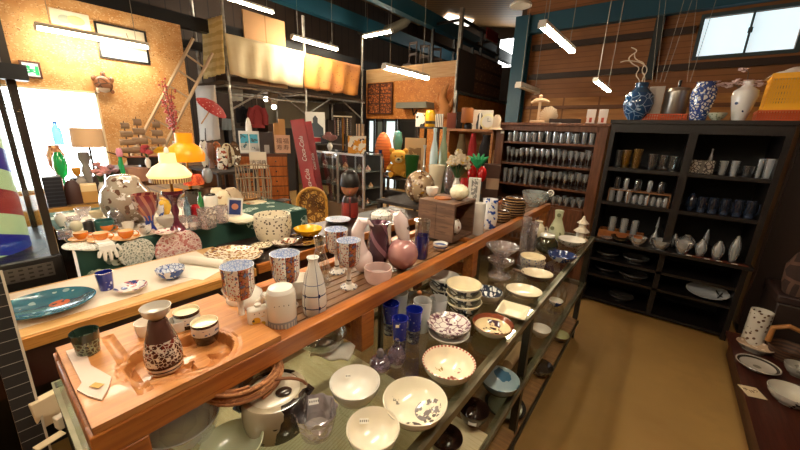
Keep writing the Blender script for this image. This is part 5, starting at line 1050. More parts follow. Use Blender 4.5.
for k, (mx, myt) in enumerate(((122, 121), (141, 117), (159, 120))):
    y = at_x(mx, 150, SX).y-P.y; zt_ = at_x(mx, myt, SX).z-zs1
    y = max(-Lh*.9, min(Lh*.9, y))
    obj('mast', B().tube([(0, y, zh1), (0, y, zt_)], [.012, .006], 6), mat('mast_brown', '#5a3a28', .6), t)
    for j in range(4):
        z0 = zh1+.06+(zt_-zh1-.05)*j/4; hh = (zt_-zh1)/4*.62; wv = (.1, .085, .065, .045)[j]
        obj('sail', B().grid(lambda u, v: (.02+.03*math.sin(v*PI), y-wv+2*wv*u, z0+hh*v), 6, 5), mat('sail_tan', '#a08468', .8), t, solid=.003)
obj('bowsprit', B().tube([(0, -Lh, zh1), (0, -Lh-.3, zh1+.12)], [.012, .005], 6), MC['mast_brown'], t)
for k, (x, yb, yt, w, m, l) in enumerate(((137, 176, 168, 26, mat('tray_pinkbrown', '#9a6e58', .5), 'flat pink brown tray below the ship hull'),)):
    W('flat_tray', l, 'tray', x, yb, yt, w, P_STRAIGHT, m, d=4.4, z=1.02)
W('tray_pedestal', 'brown pedestal table under the flat pink brown tray', 'pedestal', 138, 200, 178, 22, P_STRAIGHT, MC['brown_box'], d=4.4, z=ZW)
flowers('yellow_flowers', 'bunch of yellow flowers right of the ship stern', 165, 175, 146, 7, mat('flower_yellow', '#e2b424', .6), 5.7, zs1, 10)
flowers('pink_flowers', 'pink and red flowers on the deck side of the model ship', 150, 175, 144, 8, mat('flower_red', '#c9545c', .6), 5.6, zs1, 10)
P = pt(180, 175, ('dz', 5.75, zs1)); t = thing('coral_branches', 'tall spray of red dotted berry branches by the end of the chip board wall', 'branches', P); rnd = random.Random(4)
h = hz(P, 78); s = mpp(P, 180, 120); obj('vase', B().lathe(sp(P_VASE, 6*s, h*.3), 18), G_WHITE, t)
for k in range(9):
    a = rnd.uniform(-1, 1); top_ = Vector((a*11*s, rnd.uniform(-.08, .08), h*(.62+.38*rnd.random()))); br = B(); br.tube([(0, 0, h*.28), (a*6*s, 0, h*.5), top_], .004, 5)
    obj('branch', br, mat('branch_brown', '#7a4230', .6), t); bb = B()
    for j in range(14):
        f = j/13; c = Vector((a*6*s, 0, h*.45)).lerp(top_, f)+Vector((rnd.uniform(-3, 3)*s, rnd.uniform(-3, 3)*s, rnd.uniform(-2, 2)*s)); bb.ell(c, (1.3*s,)*3, 6)
    o_ = obj('berries', bb, mat('berry_red', '#c64a34', .4), t); o_['kind'] = 'stuff'

# ------------------------------------------------------------------ on the chip board wall
def wallpic(name, label, x0, y0, x1, y1_, m_frame, fr, m_pic, extra=None):
    a, c = at_x(x0, y0, XL), at_x(x1, y1_, XL); P = Vector((XL+.003, (a.y+c.y)/2, (a.z+c.z)/2)); w_, h_ = abs(c.y-a.y)/2, abs(a.z-c.z)/2
    t = thing(name, label, 'picture', P)
    if fr:
        f = B()
        for s_ in (-1, 1): f.b2(0, .03, s_*w_-(fr if s_ > 0 else 0), s_*w_+(fr if s_ < 0 else 0), -h_, h_); f.b2(0, .03, -w_+fr, w_-fr, s_*h_-(fr if s_ > 0 else 0), s_*h_+(fr if s_ < 0 else 0))
        obj('frame', f, m_frame, t)
    obj('picture', B().b2(0, .012, -w_+fr, w_-fr, -h_+fr, h_-fr), m_pic, t)
    if extra: extra(t, w_-fr, h_-fr)
    return t
def exitx(t, w_, h_):
    g = mat('exit_green', '#28b46c', .4, emis=.35); wv = mat('exit_white', '#f4faf4', .4, emis=.4)
    for s_ in (-1, 1): obj('green_field', B().b2(.012, .015, s_*w_*.72-w_*.22, s_*w_*.72+w_*.22, -h_*.8, h_*.6), g, t)
    obj('running_figure', B().tube([(.016, -.01, h_*.1), (.016, .01, -h_*.25)], .018, 6).tube([(.016, .01, -h_*.25), (.016, .05, -h_*.5), (.016, .04, -h_*.75)], .009, 6).tube([(.016, .01, -h_*.25), (.016, -.04, -h_*.45), (.016, -.07, -h_*.7)], .009, 6).tube([(.016, -.01, h_*.1), (.016, .05, -h_*.05)], .008, 6).tube([(.016, -.01, h_*.1), (.016, -.06, -h_*.1)], .008, 6).ell((.016, -.02, h_*.4), (.01, .02, .02), 10), g, t)
wallpic('exit_sign', 'green and white running figure exit sign in a brown frame', 18, 60, 43, 79, mat('brown_frame', '#5a3420', .5), .02, mat('exit_white', '#f4faf4', .4, emis=.4), exitx)
wallpic('paper_print', 'unframed pale paper print with grey and yellow blots, high on the chip board wall', 48, 7, 91, 31, None, 0, mat('paper_print', '#eadfc6', .7, [(('soft', 3, .6), '#dccda8')]), lambda t, w_, h_: (obj('blot', B().ell((0, 0, 0), (.05, .07, .003), 16), mat('grey_blot', '#a9b09c', .7), t, loc=(.0125, -w_*.3, -h_*.1), rot=(0, PI/2, 0)), obj('blot', B().ell((0, 0, 0), (.06, .1, .003), 16), mat('ochre_blot', '#dfc48c', .7), t, loc=(.0135, w_*.25, -h_*.05), rot=(0, PI/2, 0))))
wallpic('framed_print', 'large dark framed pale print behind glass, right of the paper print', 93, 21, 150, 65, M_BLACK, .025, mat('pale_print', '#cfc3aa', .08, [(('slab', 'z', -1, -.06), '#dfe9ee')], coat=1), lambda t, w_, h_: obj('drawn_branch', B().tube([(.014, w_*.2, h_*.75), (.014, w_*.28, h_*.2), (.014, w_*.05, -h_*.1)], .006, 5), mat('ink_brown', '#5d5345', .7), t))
# turtle shell
P = at_x(103, 84, XL+.02); s = mpp(P, 103, 84); t = thing('turtle_shell', 'brown stuffed turtle with a pale belly hung on the chip board wall', 'turtle', P)
obj('shell', B().ell((.03, 0, 0), (.05, 10*s, 11*s), 22), mat('turtle_shell', '#7a4a2a', .35, [(('vein', 9, .06), '#3d2314'), ([('slab', 'z', -.4, -.06), ('slab', 'y', -.1, .06)], '#cdb8a0')], coat=.3), t)
for dy, dz, L_, nm in ((-9, 6, 4, 'flipper'), (9, 6, 4, 'flipper'), (-7, -9, 3, 'flipper'), (8, -9, 3, 'flipper'), (1, 12, 4, 'head')): obj(nm, B().ell((.03, dy*s, dz*s), (.02, L_*s*.8, L_*s), 10), MC['turtle_shell'], t)
# ladder leaning past the wall end
A_, B_ = at_x(151, 146, -6.75), at_x(203, 46, -6.75)
d = (B_-A_); k0 = A_.z/d.z; A0 = A_-d*k0; P = A0
t = thing('ladder', 'pale wooden ladder leaning up past the end of the chip board wall', 'ladder', P)
d = B_-A0; nrm = Vector((0, -d.z, d.y)).normalized()
for s_ in (-.17, .17): obj('rail', B().tube([nrm*s_, d+nrm*s_], .028, 6), mat('ladder_wood', '#c2a684', .6), t)
for k in range(1, 11): obj('rung', B().tube([d*k/11-nrm*.17, d*k/11+nrm*.17], .017, 6), MC['ladder_wood'], t)
# ================================================================== middle of the shop
def D(name, label, cat, xc, yb, yt, w, prof, m, sup, **k): return LT(name, label, cat, xc, yb, yt, w, sup, prof, m, **k)
def stand_table(name, label, cat, x0, x1, y0, y1, z, m, shelf=None, legm=None, th=.03):
    t = thing(name, label, cat, ((x0+x1)/2, (y0+y1)/2, 0)); a, c = (x1-x0)/2, (y1-y0)/2
    obj('table_top', B().b2(-a, a, -c, c, z-th, z), m, t, bevel=.003)
    if shelf: obj('shelf', B().b2(-a+.02, a-.02, -c+.02, c-.02, shelf-.02, shelf), m, t)
    for sx in (-1, 1):
        for sy in (-1, 1): obj('leg', B().b2(sx*(a-.03)-.02, sx*(a-.03)+.02, sy*(c-.03)-.02, sy*(c-.03)+.02, 0, z-th), legm or m, t)
    return t
M_DW = wood('dark_table_wood', '#35291f', '#261c16', .9)
# kokeshi doll
P = Vector((-2.06, 1.93, ZA)); P = pt(350, 216, ('dz', math.hypot(1.93, 2.0), ZA)); h = hz(P, 170); s = mpp(P, 350, 195)
t = thing('wooden_doll', 'wooden doll with black bobbed hair and a dark red robe', 'doll', P, face(P))
obj('body', B().lathe([(0, 0), (8*s, 0), (8.6*s, h*.05), (8*s, h*.35), (6*s, h*.45), (0, h*.46)], 24), mat('doll_robe', '#8e2f26', .35, [(('band', h*.32, h*.5), '#2a1c1a'), (('slab', 'x', -.008, .008), '#5d1c18')]), t)
obj('head', B().ell((0, 0, h*.7), (9*s, 9*s, h*.27), 22), mat('doll_skin', '#b0714a', .4), t)
obj('hair', B().lathe([(9.4*s, h*.66), (9.7*s, h*.75), (8.4*s, h*.9), (4*s, h*.99), (0, h)], 24), mat('doll_hair', '#17120f', .4), t)
for sx in (-1, 1): obj('eye', B().ell((sx*3.2*s, -8.2*s, h*.66), (1.2*s, .6*s, .5*s), 8), MC['doll_hair'], t)
obj('mouth', B().ell((0, -8.2*s, h*.56), (1*s, .5*s, .5*s), 8), mat('doll_red', '#a02a20', .5), t)
# twig rack
P = pt(255, 198, ('dz', 3.02, ZC)); s = mpp(P, 255, 180); h = hz(P, 164)
t = thing('twig_rack', 'rack of grey brown twigs standing before the drawer chest', 'rack', P, face(P)); rnd = random.Random(9)
for z in (.2, .6, .95): obj('cross_twig', B().tube([(-17*s, 0, h*z), (0, .004, h*z+.008), (17*s, 0, h*z)], .006, 6), mat('twig', '#8a7258', .8), t)
for k in range(13):
    x = (-16+k*2.7)*s; obj('twig', B().tube([(x, 0, 0), (x+rnd.uniform(-1.5, 1.5)*s, .01, h*.5), (x+rnd.uniform(-1, 1)*s, 0, h*(.9+.15*rnd.random()))], [.007, .006, .004], 6), MC['twig'], t)
# drawer chest
DC = 5.5; P = at_d(266, 200, DC); P.z = 0; s = mpp(at_d(266, 180, DC), 266, 180); zt_ = P.z+hz(P, 153)
cw, rz_ = 48*s, face(P)
t = thing('drawer_chest', 'orange brown chest of many small drawers with dark edges', 'chest', P, rz_)
obj('body', B().b2(-cw/2, cw/2, -.2, .25, 0, zt_), wood('chest_dark', '#5a2e18', '#43200f', .4), t)
M_DRW = wood('drawer_orange', '#b9682c', '#98501d', .4, (30, 30, 3))
for c in range(2):
    for r_ in range(8):
        dh = (zt_-.06)/8; d_ = obj('drawer', B().b2(-cw/2+.02+c*cw/2, -.015+(c)*cw/2+.0, -.215, -.2, .03+r_*dh+.008, .03+(r_+1)*dh-.008), M_DRW, t)
        obj('knob', B().ell((-cw/4+c*cw/2, -.222, .03+(r_+.5)*dh), (.012, .012, .012), 8), MC['black_paint'], d_)
TOPC = zt_+.0007; fwd = Vector((math.sin(rz_), -math.cos(rz_), 0))
def onchest(x, dz=.0, back=.0): Q = at_d(x, 150, DC-back); Q.z = TOPC+dz; return Q
def flat(name, label, cat, xc, yt, w, P, m, dep=.02, lean=0, parts=None, bevel=.002, group=None):
    s = mpp(P, xc, yt); h = hz(P, yt); t = thing(name, label, cat, P, face(P), group)
    obj('board', B().box((0, math.sin(lean)*h/2, h/2), (w*s, dep, h), rx=-lean), m, t, bevel=bevel)
    if parts: parts(t, w*s, h, -dep/2-.003)
    return t
cy = mat('cyan_photo', '#58b9d6', .3, [(('band', 0, .14), '#c9c9c4'), (('noise', 14, .58), '#4b6a74')])
flat('framed_photos', 'white framed pair of cyan photos standing on the drawer chest', 'picture', 251, 131, 20, onchest(250), mat('frame_white', '#eeece6', .5), parts=lambda t, w, h, y: [obj('photo', B().b2(x-w*.2, x+w*.2, y, y+.003, h*.12, h*.86), cy, t) for x in (-w*.23, w*.23)])
def kb(t, w, h, y):
    m = mat('sign_ink', '#5a2a1e', .7)
    for cx in (-.22, .22):
        o_ = text('character', '福', w*.4, m, t, (w*cx, y, h*.66)); text('character', '寿', w*.4, m, t, (w*cx, y, h*.3))
flat('character_sign', 'pink tan sign with dark characters at the right of the drawer chest', 'sign', 283, 135, 15, onchest(283), mat('sign_pink', '#d9a98c', .7), parts=kb)
flat('shop_card', 'small white card with dark characters hanging at the front of the chest', 'card', 258, 152, 17, (lambda q: Vector((q.x, q.y, zt_-.2)))(at_d(258, 158, DC-.26)), mat('card_white2', '#eee2cc', .7), .006, parts=lambda t, w, h, y: [text('character', c, w*.32, MC['sign_ink'], t, (w*x, y, h*.35)) for c, x in (('古', -.25), ('道', .05), ('具', .32))])
D('white_flask', 'white bulb flask standing on a rolled paper behind the cyan photos', 'flask', 251, 134, 117, 7, P_SPHERE, G_WHITE, onchest(250.5, .0, -.14))
bx('dark_box', 'dark box with a grey bottle picture right of the cyan photos', 'box', 267, 132, 13, onchest(267), mat('dark_case', '#33211a', .5, [([('slab', 'x', -.035, .035), ('slab', 'z', -.02, .12)], '#a39a92')]), .1, yb=150)
for k, (x, yt, l) in enumerate(((278, 123, 'left'), (283, 119, 'right'))):
    bx('wood_block', 'tan split wood block above the character sign, %s' % ['shorter', 'taller'][k], 'wood block', x, yt, 6, onchest(x, 0, -.14), mat('tan_wood', '#c08a50', .6), .06, yb=140, turn=.2)
# shelf table with busts
P = at_d(222, 168, 4.9); zt_ = P.z; q = stand_table('narrow_table', 'narrow dark table with plates and busts, left of the drawer chest', 'table', P.x-.42, P.x+.42, P.y-.25, P.y+.25, zt_, M_DW); zt_ += .0007
nd = lambda x, o=0: ('dz', 4.9+o, zt_)
D('head_bust', 'dark brown head bust left of the upright plates', 'bust', 212, 166, 142, 9, [(0, 0), (.8, 0), (.5, .2), (.4, .3), (.9, .5), (1, .75), (.7, .95), (0, 1)], mat('bust_brown', '#6a4430', .5), nd(212))
D('painted_jar', 'white jar painted with red and black figures before the upright plates', 'jar', 223, 167, 148, 11, P_JAR, mat('figure_glaze', '#e2d8c6', .2, [(('noise', 16, .55), '#a04a30'), (('noise', 22, .6), '#2a2422')]), nd(223, -.12))
for x, yt, w, m, l in ((219, 141, 11, '#a8603a', 'red brown painted plate standing upright behind the painted jar'), (229, 143, 14, '#d9c7a4', 'cream painted plate standing upright right of the red brown one'), (236, 141, 12, '#5d4632', 'dark round plate standing upright next to the chest')):
    P = pt(x, 168, nd(x, .08)); s = mpp(P, x, 155); h = hz(P, yt); r = h/2
    t = thing('display_plate', l, 'plate', P, face(P), 'plates standing upright'); obj('plate', B().lathe([(0, 0), (r*.6, 0), (r, .02), (r*.97, .026), (r*.55, .008), (0, .008)], 28, sx=min(1, w*s/h)), mat('plate_'+m[1:], m, .2, [(('vor', 18, .3), '#7a5a44'), (('noise', 15, .6), '#efe6d4')]), t, loc=(0, .0, h/2), rot=(PI/2, 0, 0)); obj('plate_stand', B().b2(-r*.4, r*.4, .0, .05, 0, .02), M_DARKB, t)
D('white_teapot', 'white and black pot behind the orange shaded lamp', 'teapot', 206, 167, 140, 10, P_GLOBE, mat('white_black_pot', '#d9d2c4', .2, [(('noise', 14, .56), '#2a2724')]), nd(206, .1))
# red cola sign boards
M_COLA = mat('cola_red', '#b01f22', .35, [(('soft', 3, .55), '#971a1e')]); M_COLAW = mat('cola_white', '#f4efe8', .5)
def cola(label, xt, yt, xb, yb, w, Y, txt):
    a, c = at_y(xt, yt, Y), at_y(xb, yb, Y); d = a-c; P = c-d*(c.z/d.z); L = (a-P).length; wm = w*mpp(a, xt, yt)
    zx = d.normalized(); yx = (Vector((-CAM.x, -CAM.y, 0))+Vector((P.x, P.y, 0))).normalized(); yx = (yx-zx*yx.dot(zx)).normalized(); xx = yx.cross(zx)
    t = thing('cola_sign', label, 'sign', P+Vector((0, 0, .02))); t.rotation_euler = Matrix(((xx.x, yx.x, zx.x), (xx.y, yx.y, zx.y), (xx.z, yx.z, zx.z))).to_euler()
    obj('board', B().box((0, 0, L/2), (wm, .05, L)), M_COLA, t, bevel=.004); obj('edge_trim', B().b2(-wm/2-.008, -wm/2, -.03, .03, 0, L), mat('dark_red_trim', '#5a1514', .4), t)
    for f in txt: text('lettering', 'Coca-Cola', wm*.44, M_COLAW, t, (0, -.027, L*f), rot=(PI/2, -PI/2, 0), shear=.35)
cola('tall red board with white script lettering leaning by the display case', 297.5, 121, 312, 198, 14, 3.3, (.74, .45))
cola('second tall red board half hidden behind the first', 307, 123, 320, 198, 9, 3.6, (.62,))
t = thing('brown_board', 'dark brown board leaning left of the red sign boards', 'board', at_y(291, 160, 3.45)); t.location.z = 0; t.rotation_euler = (0, -.16, face(t.location)); obj('board', B().b2(-.12, .02, 0, .04, .03, 1.55), MC['chest_dark'], t)
# portrait
P = at_d(317, 143, 7.05); zt_ = P.z; stand_table('rear_table', 'plain dark table behind the red boards carrying the portrait', 'table', P.x-.5, P.x+.6, P.y-.2, P.y+.25, zt_, M_DW); zt_ += .0007
flat('portrait', 'white framed portrait of a dark silhouetted person beside the red boards', 'picture', 316, 112, 19, pt(316, 143, ('dz', 7.0, zt_)), mat('portrait_ground', '#d9d4c8', .5), parts=lambda t, w, h, y: (obj('figure_silhouette', B().prism_xz([(-w*.42, h*.2), (-w*.38, h*.55), (-w*.12, h*.66), (-w*.13, h*.8), (0, h*.9), (w*.13, h*.8), (w*.12, h*.66), (w*.4, h*.5), (w*.42, h*.2)], y, y+.002), mat('silhouette', '#3a4248', .6), t), obj('red_strip', B().b2(-w*.42, w*.42, y, y+.002, h*.04, h*.18), M_COLA, t)))
bx('camera_box', 'small black camera box right of the portrait', 'camera', 325, 135, 8, ('dz', 6.95, zt_), MC['radio_black'], .08)
# glazed display case
Y0 = 3.7; a, c = at_y(313, 150, Y0), at_y(364, 155, Y0); ct = (a.z+c.z)/2; cw = c.x-a.x
t = thing('display_case', 'silver framed glass display case full of shells and beads', 'display case', ((a.x+c.x)/2, Y0+.22, 0)); hx = cw/2; M_ALU = mat('aluminium', '#cfccc4', .35, metal=.6)
obj('base', B().b2(-hx, hx, -.22, .22, 0, .42), mat('case_base', '#8f7a62', .5), t)
obj('backing_panel', B().b2(-hx+.01, hx-.01, .2, .21, .42, ct), mat('case_back', '#2c2722', .5), t)
for x in (-hx, hx-.03, -.015):
    for y in (-.22, .19): obj('frame_post', B().b2(x, x+.03, y, y+.03, .42, ct), M_ALU, t)
for y in (-.22, .19): obj('frame_rail', B().b2(-hx, hx, y, y+.03, ct-.03, ct), M_ALU, t)
obj('glass_lid', B().b2(-hx+.03, hx-.03, -.19, .19, ct-.012, ct-.002), M_CLEAR, t); obj('glass_pane', B().b2(-hx+.03, hx-.03, -.208, -.204, .44, ct-.03), M_CLEAR, t)
sh = [.46, .72, .98]
for z in sh: obj('glass_shelf', B().b2(-hx+.03, hx-.03, -.19, .19, z-.008, z), mat('shelf_glass_solid', '#a9b4ac', .1, alpha=.6), t)
rnd = random.Random(3); shells = ('pale', 'tan', 'grey', 'rosy', 'brown')
pos = ['far left', 'left of centre', 'centre', 'right of centre', 'far right']; lv = ['bottom', 'middle', 'top']
for j, z in enumerate(sh):
    for k in range(5):
        w_ = .035+.02*rnd.random(); cl = ('#d9c8ac', '#b98a5c', '#8d8880', '#cfa394', '#6a4a34')[(k+2*j) % 5]
        tag(obj('shell', B().lathe([(0, 0), (w_*.7, 0), (w_, w_*.5), (w_*.7, w_*1.1), (w_*.3, w_*1.7), (0, w_*2.2)], 14, wob=lambda a, z: 1+.1*math.cos(5*a+30*z)), mat('shell_'+cl[1:], cl, .35, [(('noise', 25, .58), '#efe2cc')]), None, (t.location.x-hx+.09+k*(cw-.18)/4, t.location.y-.04+.07*((k+j) % 2), z+.0007)), '%s shell at the %s of the %s shelf of the glass case' % (shells[(k+2*j) % 5], pos[k], lv[j]), 'shell', 'shells in the display case')
ct += .0007
TC = lambda x: ('yz', Y0+.2, ct)
P = pt(343, 148, TC(343)); s = mpp(P, 343, 130); h = hz(P, 116)
t = thing('bead_stand', 'tall white topped stand hung with brown beads on the glass case', 'stand', P, face(P))
obj('cap_plate', B().b2(-9*s, 9*s, -.08, .08, h-.02, h), G_CREAM, t); obj('foot', B().lathe([(0, 0), (6*s, 0), (6*s, .02), (0, .02)], 16), M_DARKB, t); obj('pole', B().tube([(0, 0, .01), (0, 0, h-.01)], .012), MC['brass'], t)
for k in range(6):
    x = (-7.5+3*k)*s; bb = B()
    for j in range(9): bb.ell((x, -.05, h-.05-j*.034*(.8+.1*(k % 3))), (.014, .014, .014), 7)
    obj('bead_string', bb, mat('bead_%d' % (k % 3), ('#7a4a30', '#d9c2a0', '#4a3a30')[k % 3], .35), t)
D('wire_stand', 'pale wooden slatted stand behind the orange picture book', 'stand', 360, 149, 124, 8, P_STRAIGHT, mat('pale_slats', '#c9a888', .6, [(('spoke', 8, .45), '#5a4636')]), TC(360))
flat('picture_book', 'orange and white picture book standing on the right end of the glass case', 'book', 357, 136, 18, pt(357, 149, ('yz', Y0+.1, ct)), mat('book_cover', '#e29a2c', .5, [(('noise', 9, .5), '#f0e6d2'), (('noise', 12, .62), '#3a3a44')]))
flowers('beaded_bouquet', 'dusty pink beaded bouquet left of the bead stand', 330, 149, 133, 7, mat('dusty_pink', '#a0706a', .6), math.hypot(pt(330, 149, TC(330)).x, Y0+.2), ct, 10)

# open table with soft toy
Y5 = 4.18; zt_ = .885; xa, xb = -4.02, -2.45
t5 = stand_table('open_table', 'dark open table with a lower shelf, carrying the yellow bear', 'table', xa, xb, Y5, Y5+.6, zt_, M_DW, shelf=.56, legm=M_STEEL); zt_ += .0007
T5 = lambda dy=.15: ('yz', Y5+dy, zt_)
P = pt(398, 178, T5(.2)); s = mpp(P, 398, 165); h = hz(P, 148); m = mat('yellow_plush', '#e3a83c', .9, bump=(60, .4))
t = thing('plush_bear', 'yellow plush bear with a black nose seated on the open table', 'soft toy', P, face(P)); u = h/30
obj('body', B().ell((0, 0, 8*u), (9*u, 7*u, 8*u), 18), m, t); obj('head', B().ell((0, -1*u, 20*u), (9.5*u, 8*u, 8.5*u), 20), m, t); obj('muzzle', B().ell((0, -8*u, 18*u), (4*u, 3*u, 3*u), 12), mat('pale_plush', '#f0d89a', .9), t); obj('nose', B().ell((0, -10.8*u, 19*u), (1.6*u, 1*u, 1.2*u), 8), M_BLACK, t)
for sx in (-1, 1):
    obj('ear', B().ell((sx*7*u, 0, 27*u), (3*u, 2*u, 3*u), 10), m, t); obj('arm', B().tube([(sx*7*u, -2*u, 12*u), (sx*11*u, -5*u, 7*u)], [3*u, 2.5*u], 10), m, t); obj('leg', B().tube([(sx*5*u, -3*u, 3*u), (sx*8*u, -10*u, 3*u)], [3.4*u, 3*u], 10), m, t); obj('eye', B().ell((sx*3.5*u, -8.4*u, 22*u), (.8*u, .6*u, .8*u), 8), M_BLACK, t)
D('label_bottle', 'dark blue bottle with a white label left of the yellow bear', 'bottle', 380, 175, 150, 8, P_BOTTLE, mat('label_blue', '#1f2c5a', .15, [(('band', .05, .12), '#e6e2d8')], coat=.6), T5(.1))
D('small_dish', 'small dark dish in front of the label bottle', 'dish', 388, 179, 176, 12, P_BOWL, [M_DARKB]*2, T5(.06))
D('orange_lantern', 'round orange cloth lantern behind the yellow bear', 'lantern', 383, 168, 132, 17, P_SPHERE, mat('orange_cloth', '#d9702c', .7, [(('frac', 'z', .05, .2), '#a84a1c')]), T5(.35))
D('teal_ball', 'teal glass ball on a stand between lantern and frame', 'ball', 397, 168, 130, 10, [(0, 0), (.5, 0), (.5, .3), (.3, .35), (.7, .55), (1, .75), (.7, .95), (0, 1)], mat('teal_glass', '#5aa094', .12, coat=.8), T5(.53))
flat('wooden_house', 'pale wooden house shaped frame behind the green pot', 'frame', 414, 138, 20, pt(414, 172, T5(.5)), mat('pale_house_wood', '#d9b888', .6), .08, parts=lambda t, w, h, y: obj('picture', B().b2(-w*.3, w*.3, y, y+.003, h*.2, h*.75), mat('brown_picture', '#8a6a44', .6, [(('noise', 10, .55), '#c9a878')]), t))
D('green_pot', 'dark green flower pot in front of the pale house frame', 'pot', 411, 180, 155, 14, [(0, 0), (.7, 0), (.95, .8), (1, .82), (1, 1), (.92, 1), (.9, .8), (0, .7)], mat('green_pot_glaze', '#1f5a24', .3), T5(.12))
D('black_bin', 'black and tan box on the lower shelf of the open table', 'box', 376, 198, 182, 18, P_STRAIGHT, MC['brown_box'], ('yz', Y5+.3, .5607), n=4)
# small table behind the crate
zs6 = .92; stand_table('square_table', 'square dark table behind the crate, holding the flowered globe', 'table', -2.3, -1.42, 2.55, 3.72, zs6, M_DW); zs6 += .0007
S6 = lambda x, y, Y: ('yz', Y, zs6)
D('flower_globe_jar', 'round glass jar filled with dried flowers behind the crate', 'jar', 419, 201, 170, 30, P_SPHERE, mat('dried_flowers', '#b59a78', .1, [(('noise', 16, .55), '#6a4a34'), ([('vor', 24, .3)], '#e6d4b4'), (('noise', 25, .64), '#c9942c')], coat=1), S6(0, 0, 2.72))
D('candle_stick', 'slim silver candlestick behind the flower globe jar', 'candlestick', 423, 185, 145, 6, [(0, 0), (1, 0), (.3, .05), (.25, .5), (.6, .55), (.25, .62), (.25, .9), (.6, 1), (0, 1)], M_ALU, S6(0, 0, 3.2))
D('wide_white_bowl', 'white conical pot right of the slim candlestick', 'pot', 436, 183, 165, 17, [(0, 0), (.6, 0), (1, 1), (.92, 1), (0, .2)], G_CREAM, S6(0, 0, 3.25))
D('glass_dome', 'clear glass dome beside the white conical pot', 'dome', 449, 186, 164, 12, P_SPHERE, M_PRESS, S6(0, 0, 3.3))
P = pt(441, 172, S6(0, 0, 3.6)); D('orange_tray', 'orange lacquer stand behind the white conical pot', 'stand', 438, 182, 152, 20, [(0, 0), (.7, 0), (.7, .5), (1, .6), (1, 1), (.9, 1), (.9, .7), (0, .7)], mat('orange_lacquer', '#d9822c', .4), S6(0, 0, 3.64))
flowers('lace_bouquet', 'tall bouquet of white and yellow lace flowers behind the milky globe', 456, 190, 147, 11, mat('lace_petals', '#d9ccb4', .7, [(('noise', 30, .6), '#d9b44a')]), math.hypot(pt(456, 185, S6(0, 0, 3.05)).x, 3.05), zs6, 34)
D('red_vase', 'bright red glossy vase right of the milky globe', 'vase', 463, 199, 178, 9, P_JAR, mat('red_gloss', '#b01a1c', .15, coat=.6), S6(0, 0, 2.85))
bx('white_label_box', 'white box with a grey emblem right of the red vase', 'box', 474, 178, 12, S6(0, 0, 2.9), mat('white_label', '#e8e2d6', .5, [([('spot', 0, -.05, .03), ('noise', 40, .5)], '#8d8a84')]), .08, yb=192)
# red tomatoes pot
P = pt(476, 183, S6(0, 0, 3.35)); s = mpp(P, 476, 160); h = hz(P, 152)
t = thing('tomato_plant', 'toy plant with two big red tomatoes and green leaves', 'toy plant', P, face(P))
obj('pot', B().lathe([(0, 0), (5*s, 0), (6.5*s, h*.4), (0, h*.4)], 16), M_BLACK, t)
for sx in (-1, 1): obj('tomato', B().ell((sx*4.8*s, -2*s, h*.55), (4.8*s, 4.8*s, h*.17), 16), mat('tomato_red', '#d01c1a', .2, coat=.6), t)
for a in (-1.1, -.5, 0, .5, 1.1): obj('leaf', B().tube([(0, 0, h*.68), (math.sin(a)*6*s, -2*s, h*.85), (math.sin(a)*11*s, -1*s, h*(.86+.12*math.cos(a)))], [1.5*s, 2.6*s, .5*s], 6), mat('toy_green', '#1f9a5a', .5), t)
bx('brown_case', 'dark brown box with a pale figure at the left foot of the brown cabinet', 'box', 490, 164, 16, S6(0, 0, 3.6), mat('figure_case', '#4a2c1c', .5, [([('spot', .02, -.09, .07), ('band', .1, .22)], '#c9a888')]), .16, yb=190)
# open shelf against the chip board
Ys = 3.95; a, c = at_y(447, 127, Ys), at_y(493, 131, Ys); zsf = (a.z+c.z)/2
t = thing('open_shelf', 'tan wooden shelf with clutter left of the brown cabinet', 'shelf', ((a.x+c.x)/2, Ys+.15, 0)); hx = (c.x-a.x)/2; hx_r = hx; M_TS = wood('tan_shelf', '#b9793c', '#98602a', .5)
for x in (-hx, hx-.03): obj('upright', B().b2(x, x+.03, -.13, .13, 0, zsf-.03), M_TS, t)
obj('shelf_board', B().b2(-hx-.02, hx, -.15, .15, zsf-.03, zsf), M_TS, t); zl_ = at_y(470, 165, Ys).z; obj('shelf', B().b2(-hx+.03, hx-.03, -.13, .13, zl_-.02, zl_), M_TS, t)
obj('backing_panel', B().b2(-hx, hx, .13, .14, 0, zsf-.03), mat('shelf_back', '#9a6430', .6), t)
zsf += .0007; F = lambda dy=.12: ('yz', Ys+dy, zsf)
bx('red_brown_box', 'red brown box at the left end of the tan shelf', 'box', 451, 113, 9, F(), mat('red_brown', '#8a3e24', .5), .1, yb=127)
bx('dark_slat_box', 'dark slatted box next to the red brown one', 'box', 459, 112, 6, F(), M_DARKB, .1, yb=127)
flat('white_board', 'white board leaning along the back of the tan shelf', 'board', 479, 110, 26, pt(479, 127, F(.27)), mat('board_white', '#f0e8d6', .5), .01)
D('tan_drum', 'round tan drum in front of the white board', 'drum', 467, 120, 108, 12, P_STRAIGHT, mat('drum_tan', '#a8642c', .5), ('yz', Ys+.12, zsf+.075))
D('black_cat', 'black cat shaped figure under the tan drum', 'figurine', 468, 128, 119, 9, [(0, 0), (.9, 0), (1, .4), (.5, .6), (.6, .8), (0, 1)], M_BLACK, F(.12))
D('penguin', 'black and white penguin figure left of the cream clock', 'figurine', 479, 129, 113, 7, [(0, 0), (.8, 0), (1, .3), (.7, .6), (.75, .8), (.4, 1), (0, 1)], mat('penguin_bw', '#1a1a1c', .4, [([('slab', 'x', -.012, .012)], '#e8e4dc')]), F(.1))
P = pt(487, 129, F(.1)); h = hz(P, 114); r = h/2
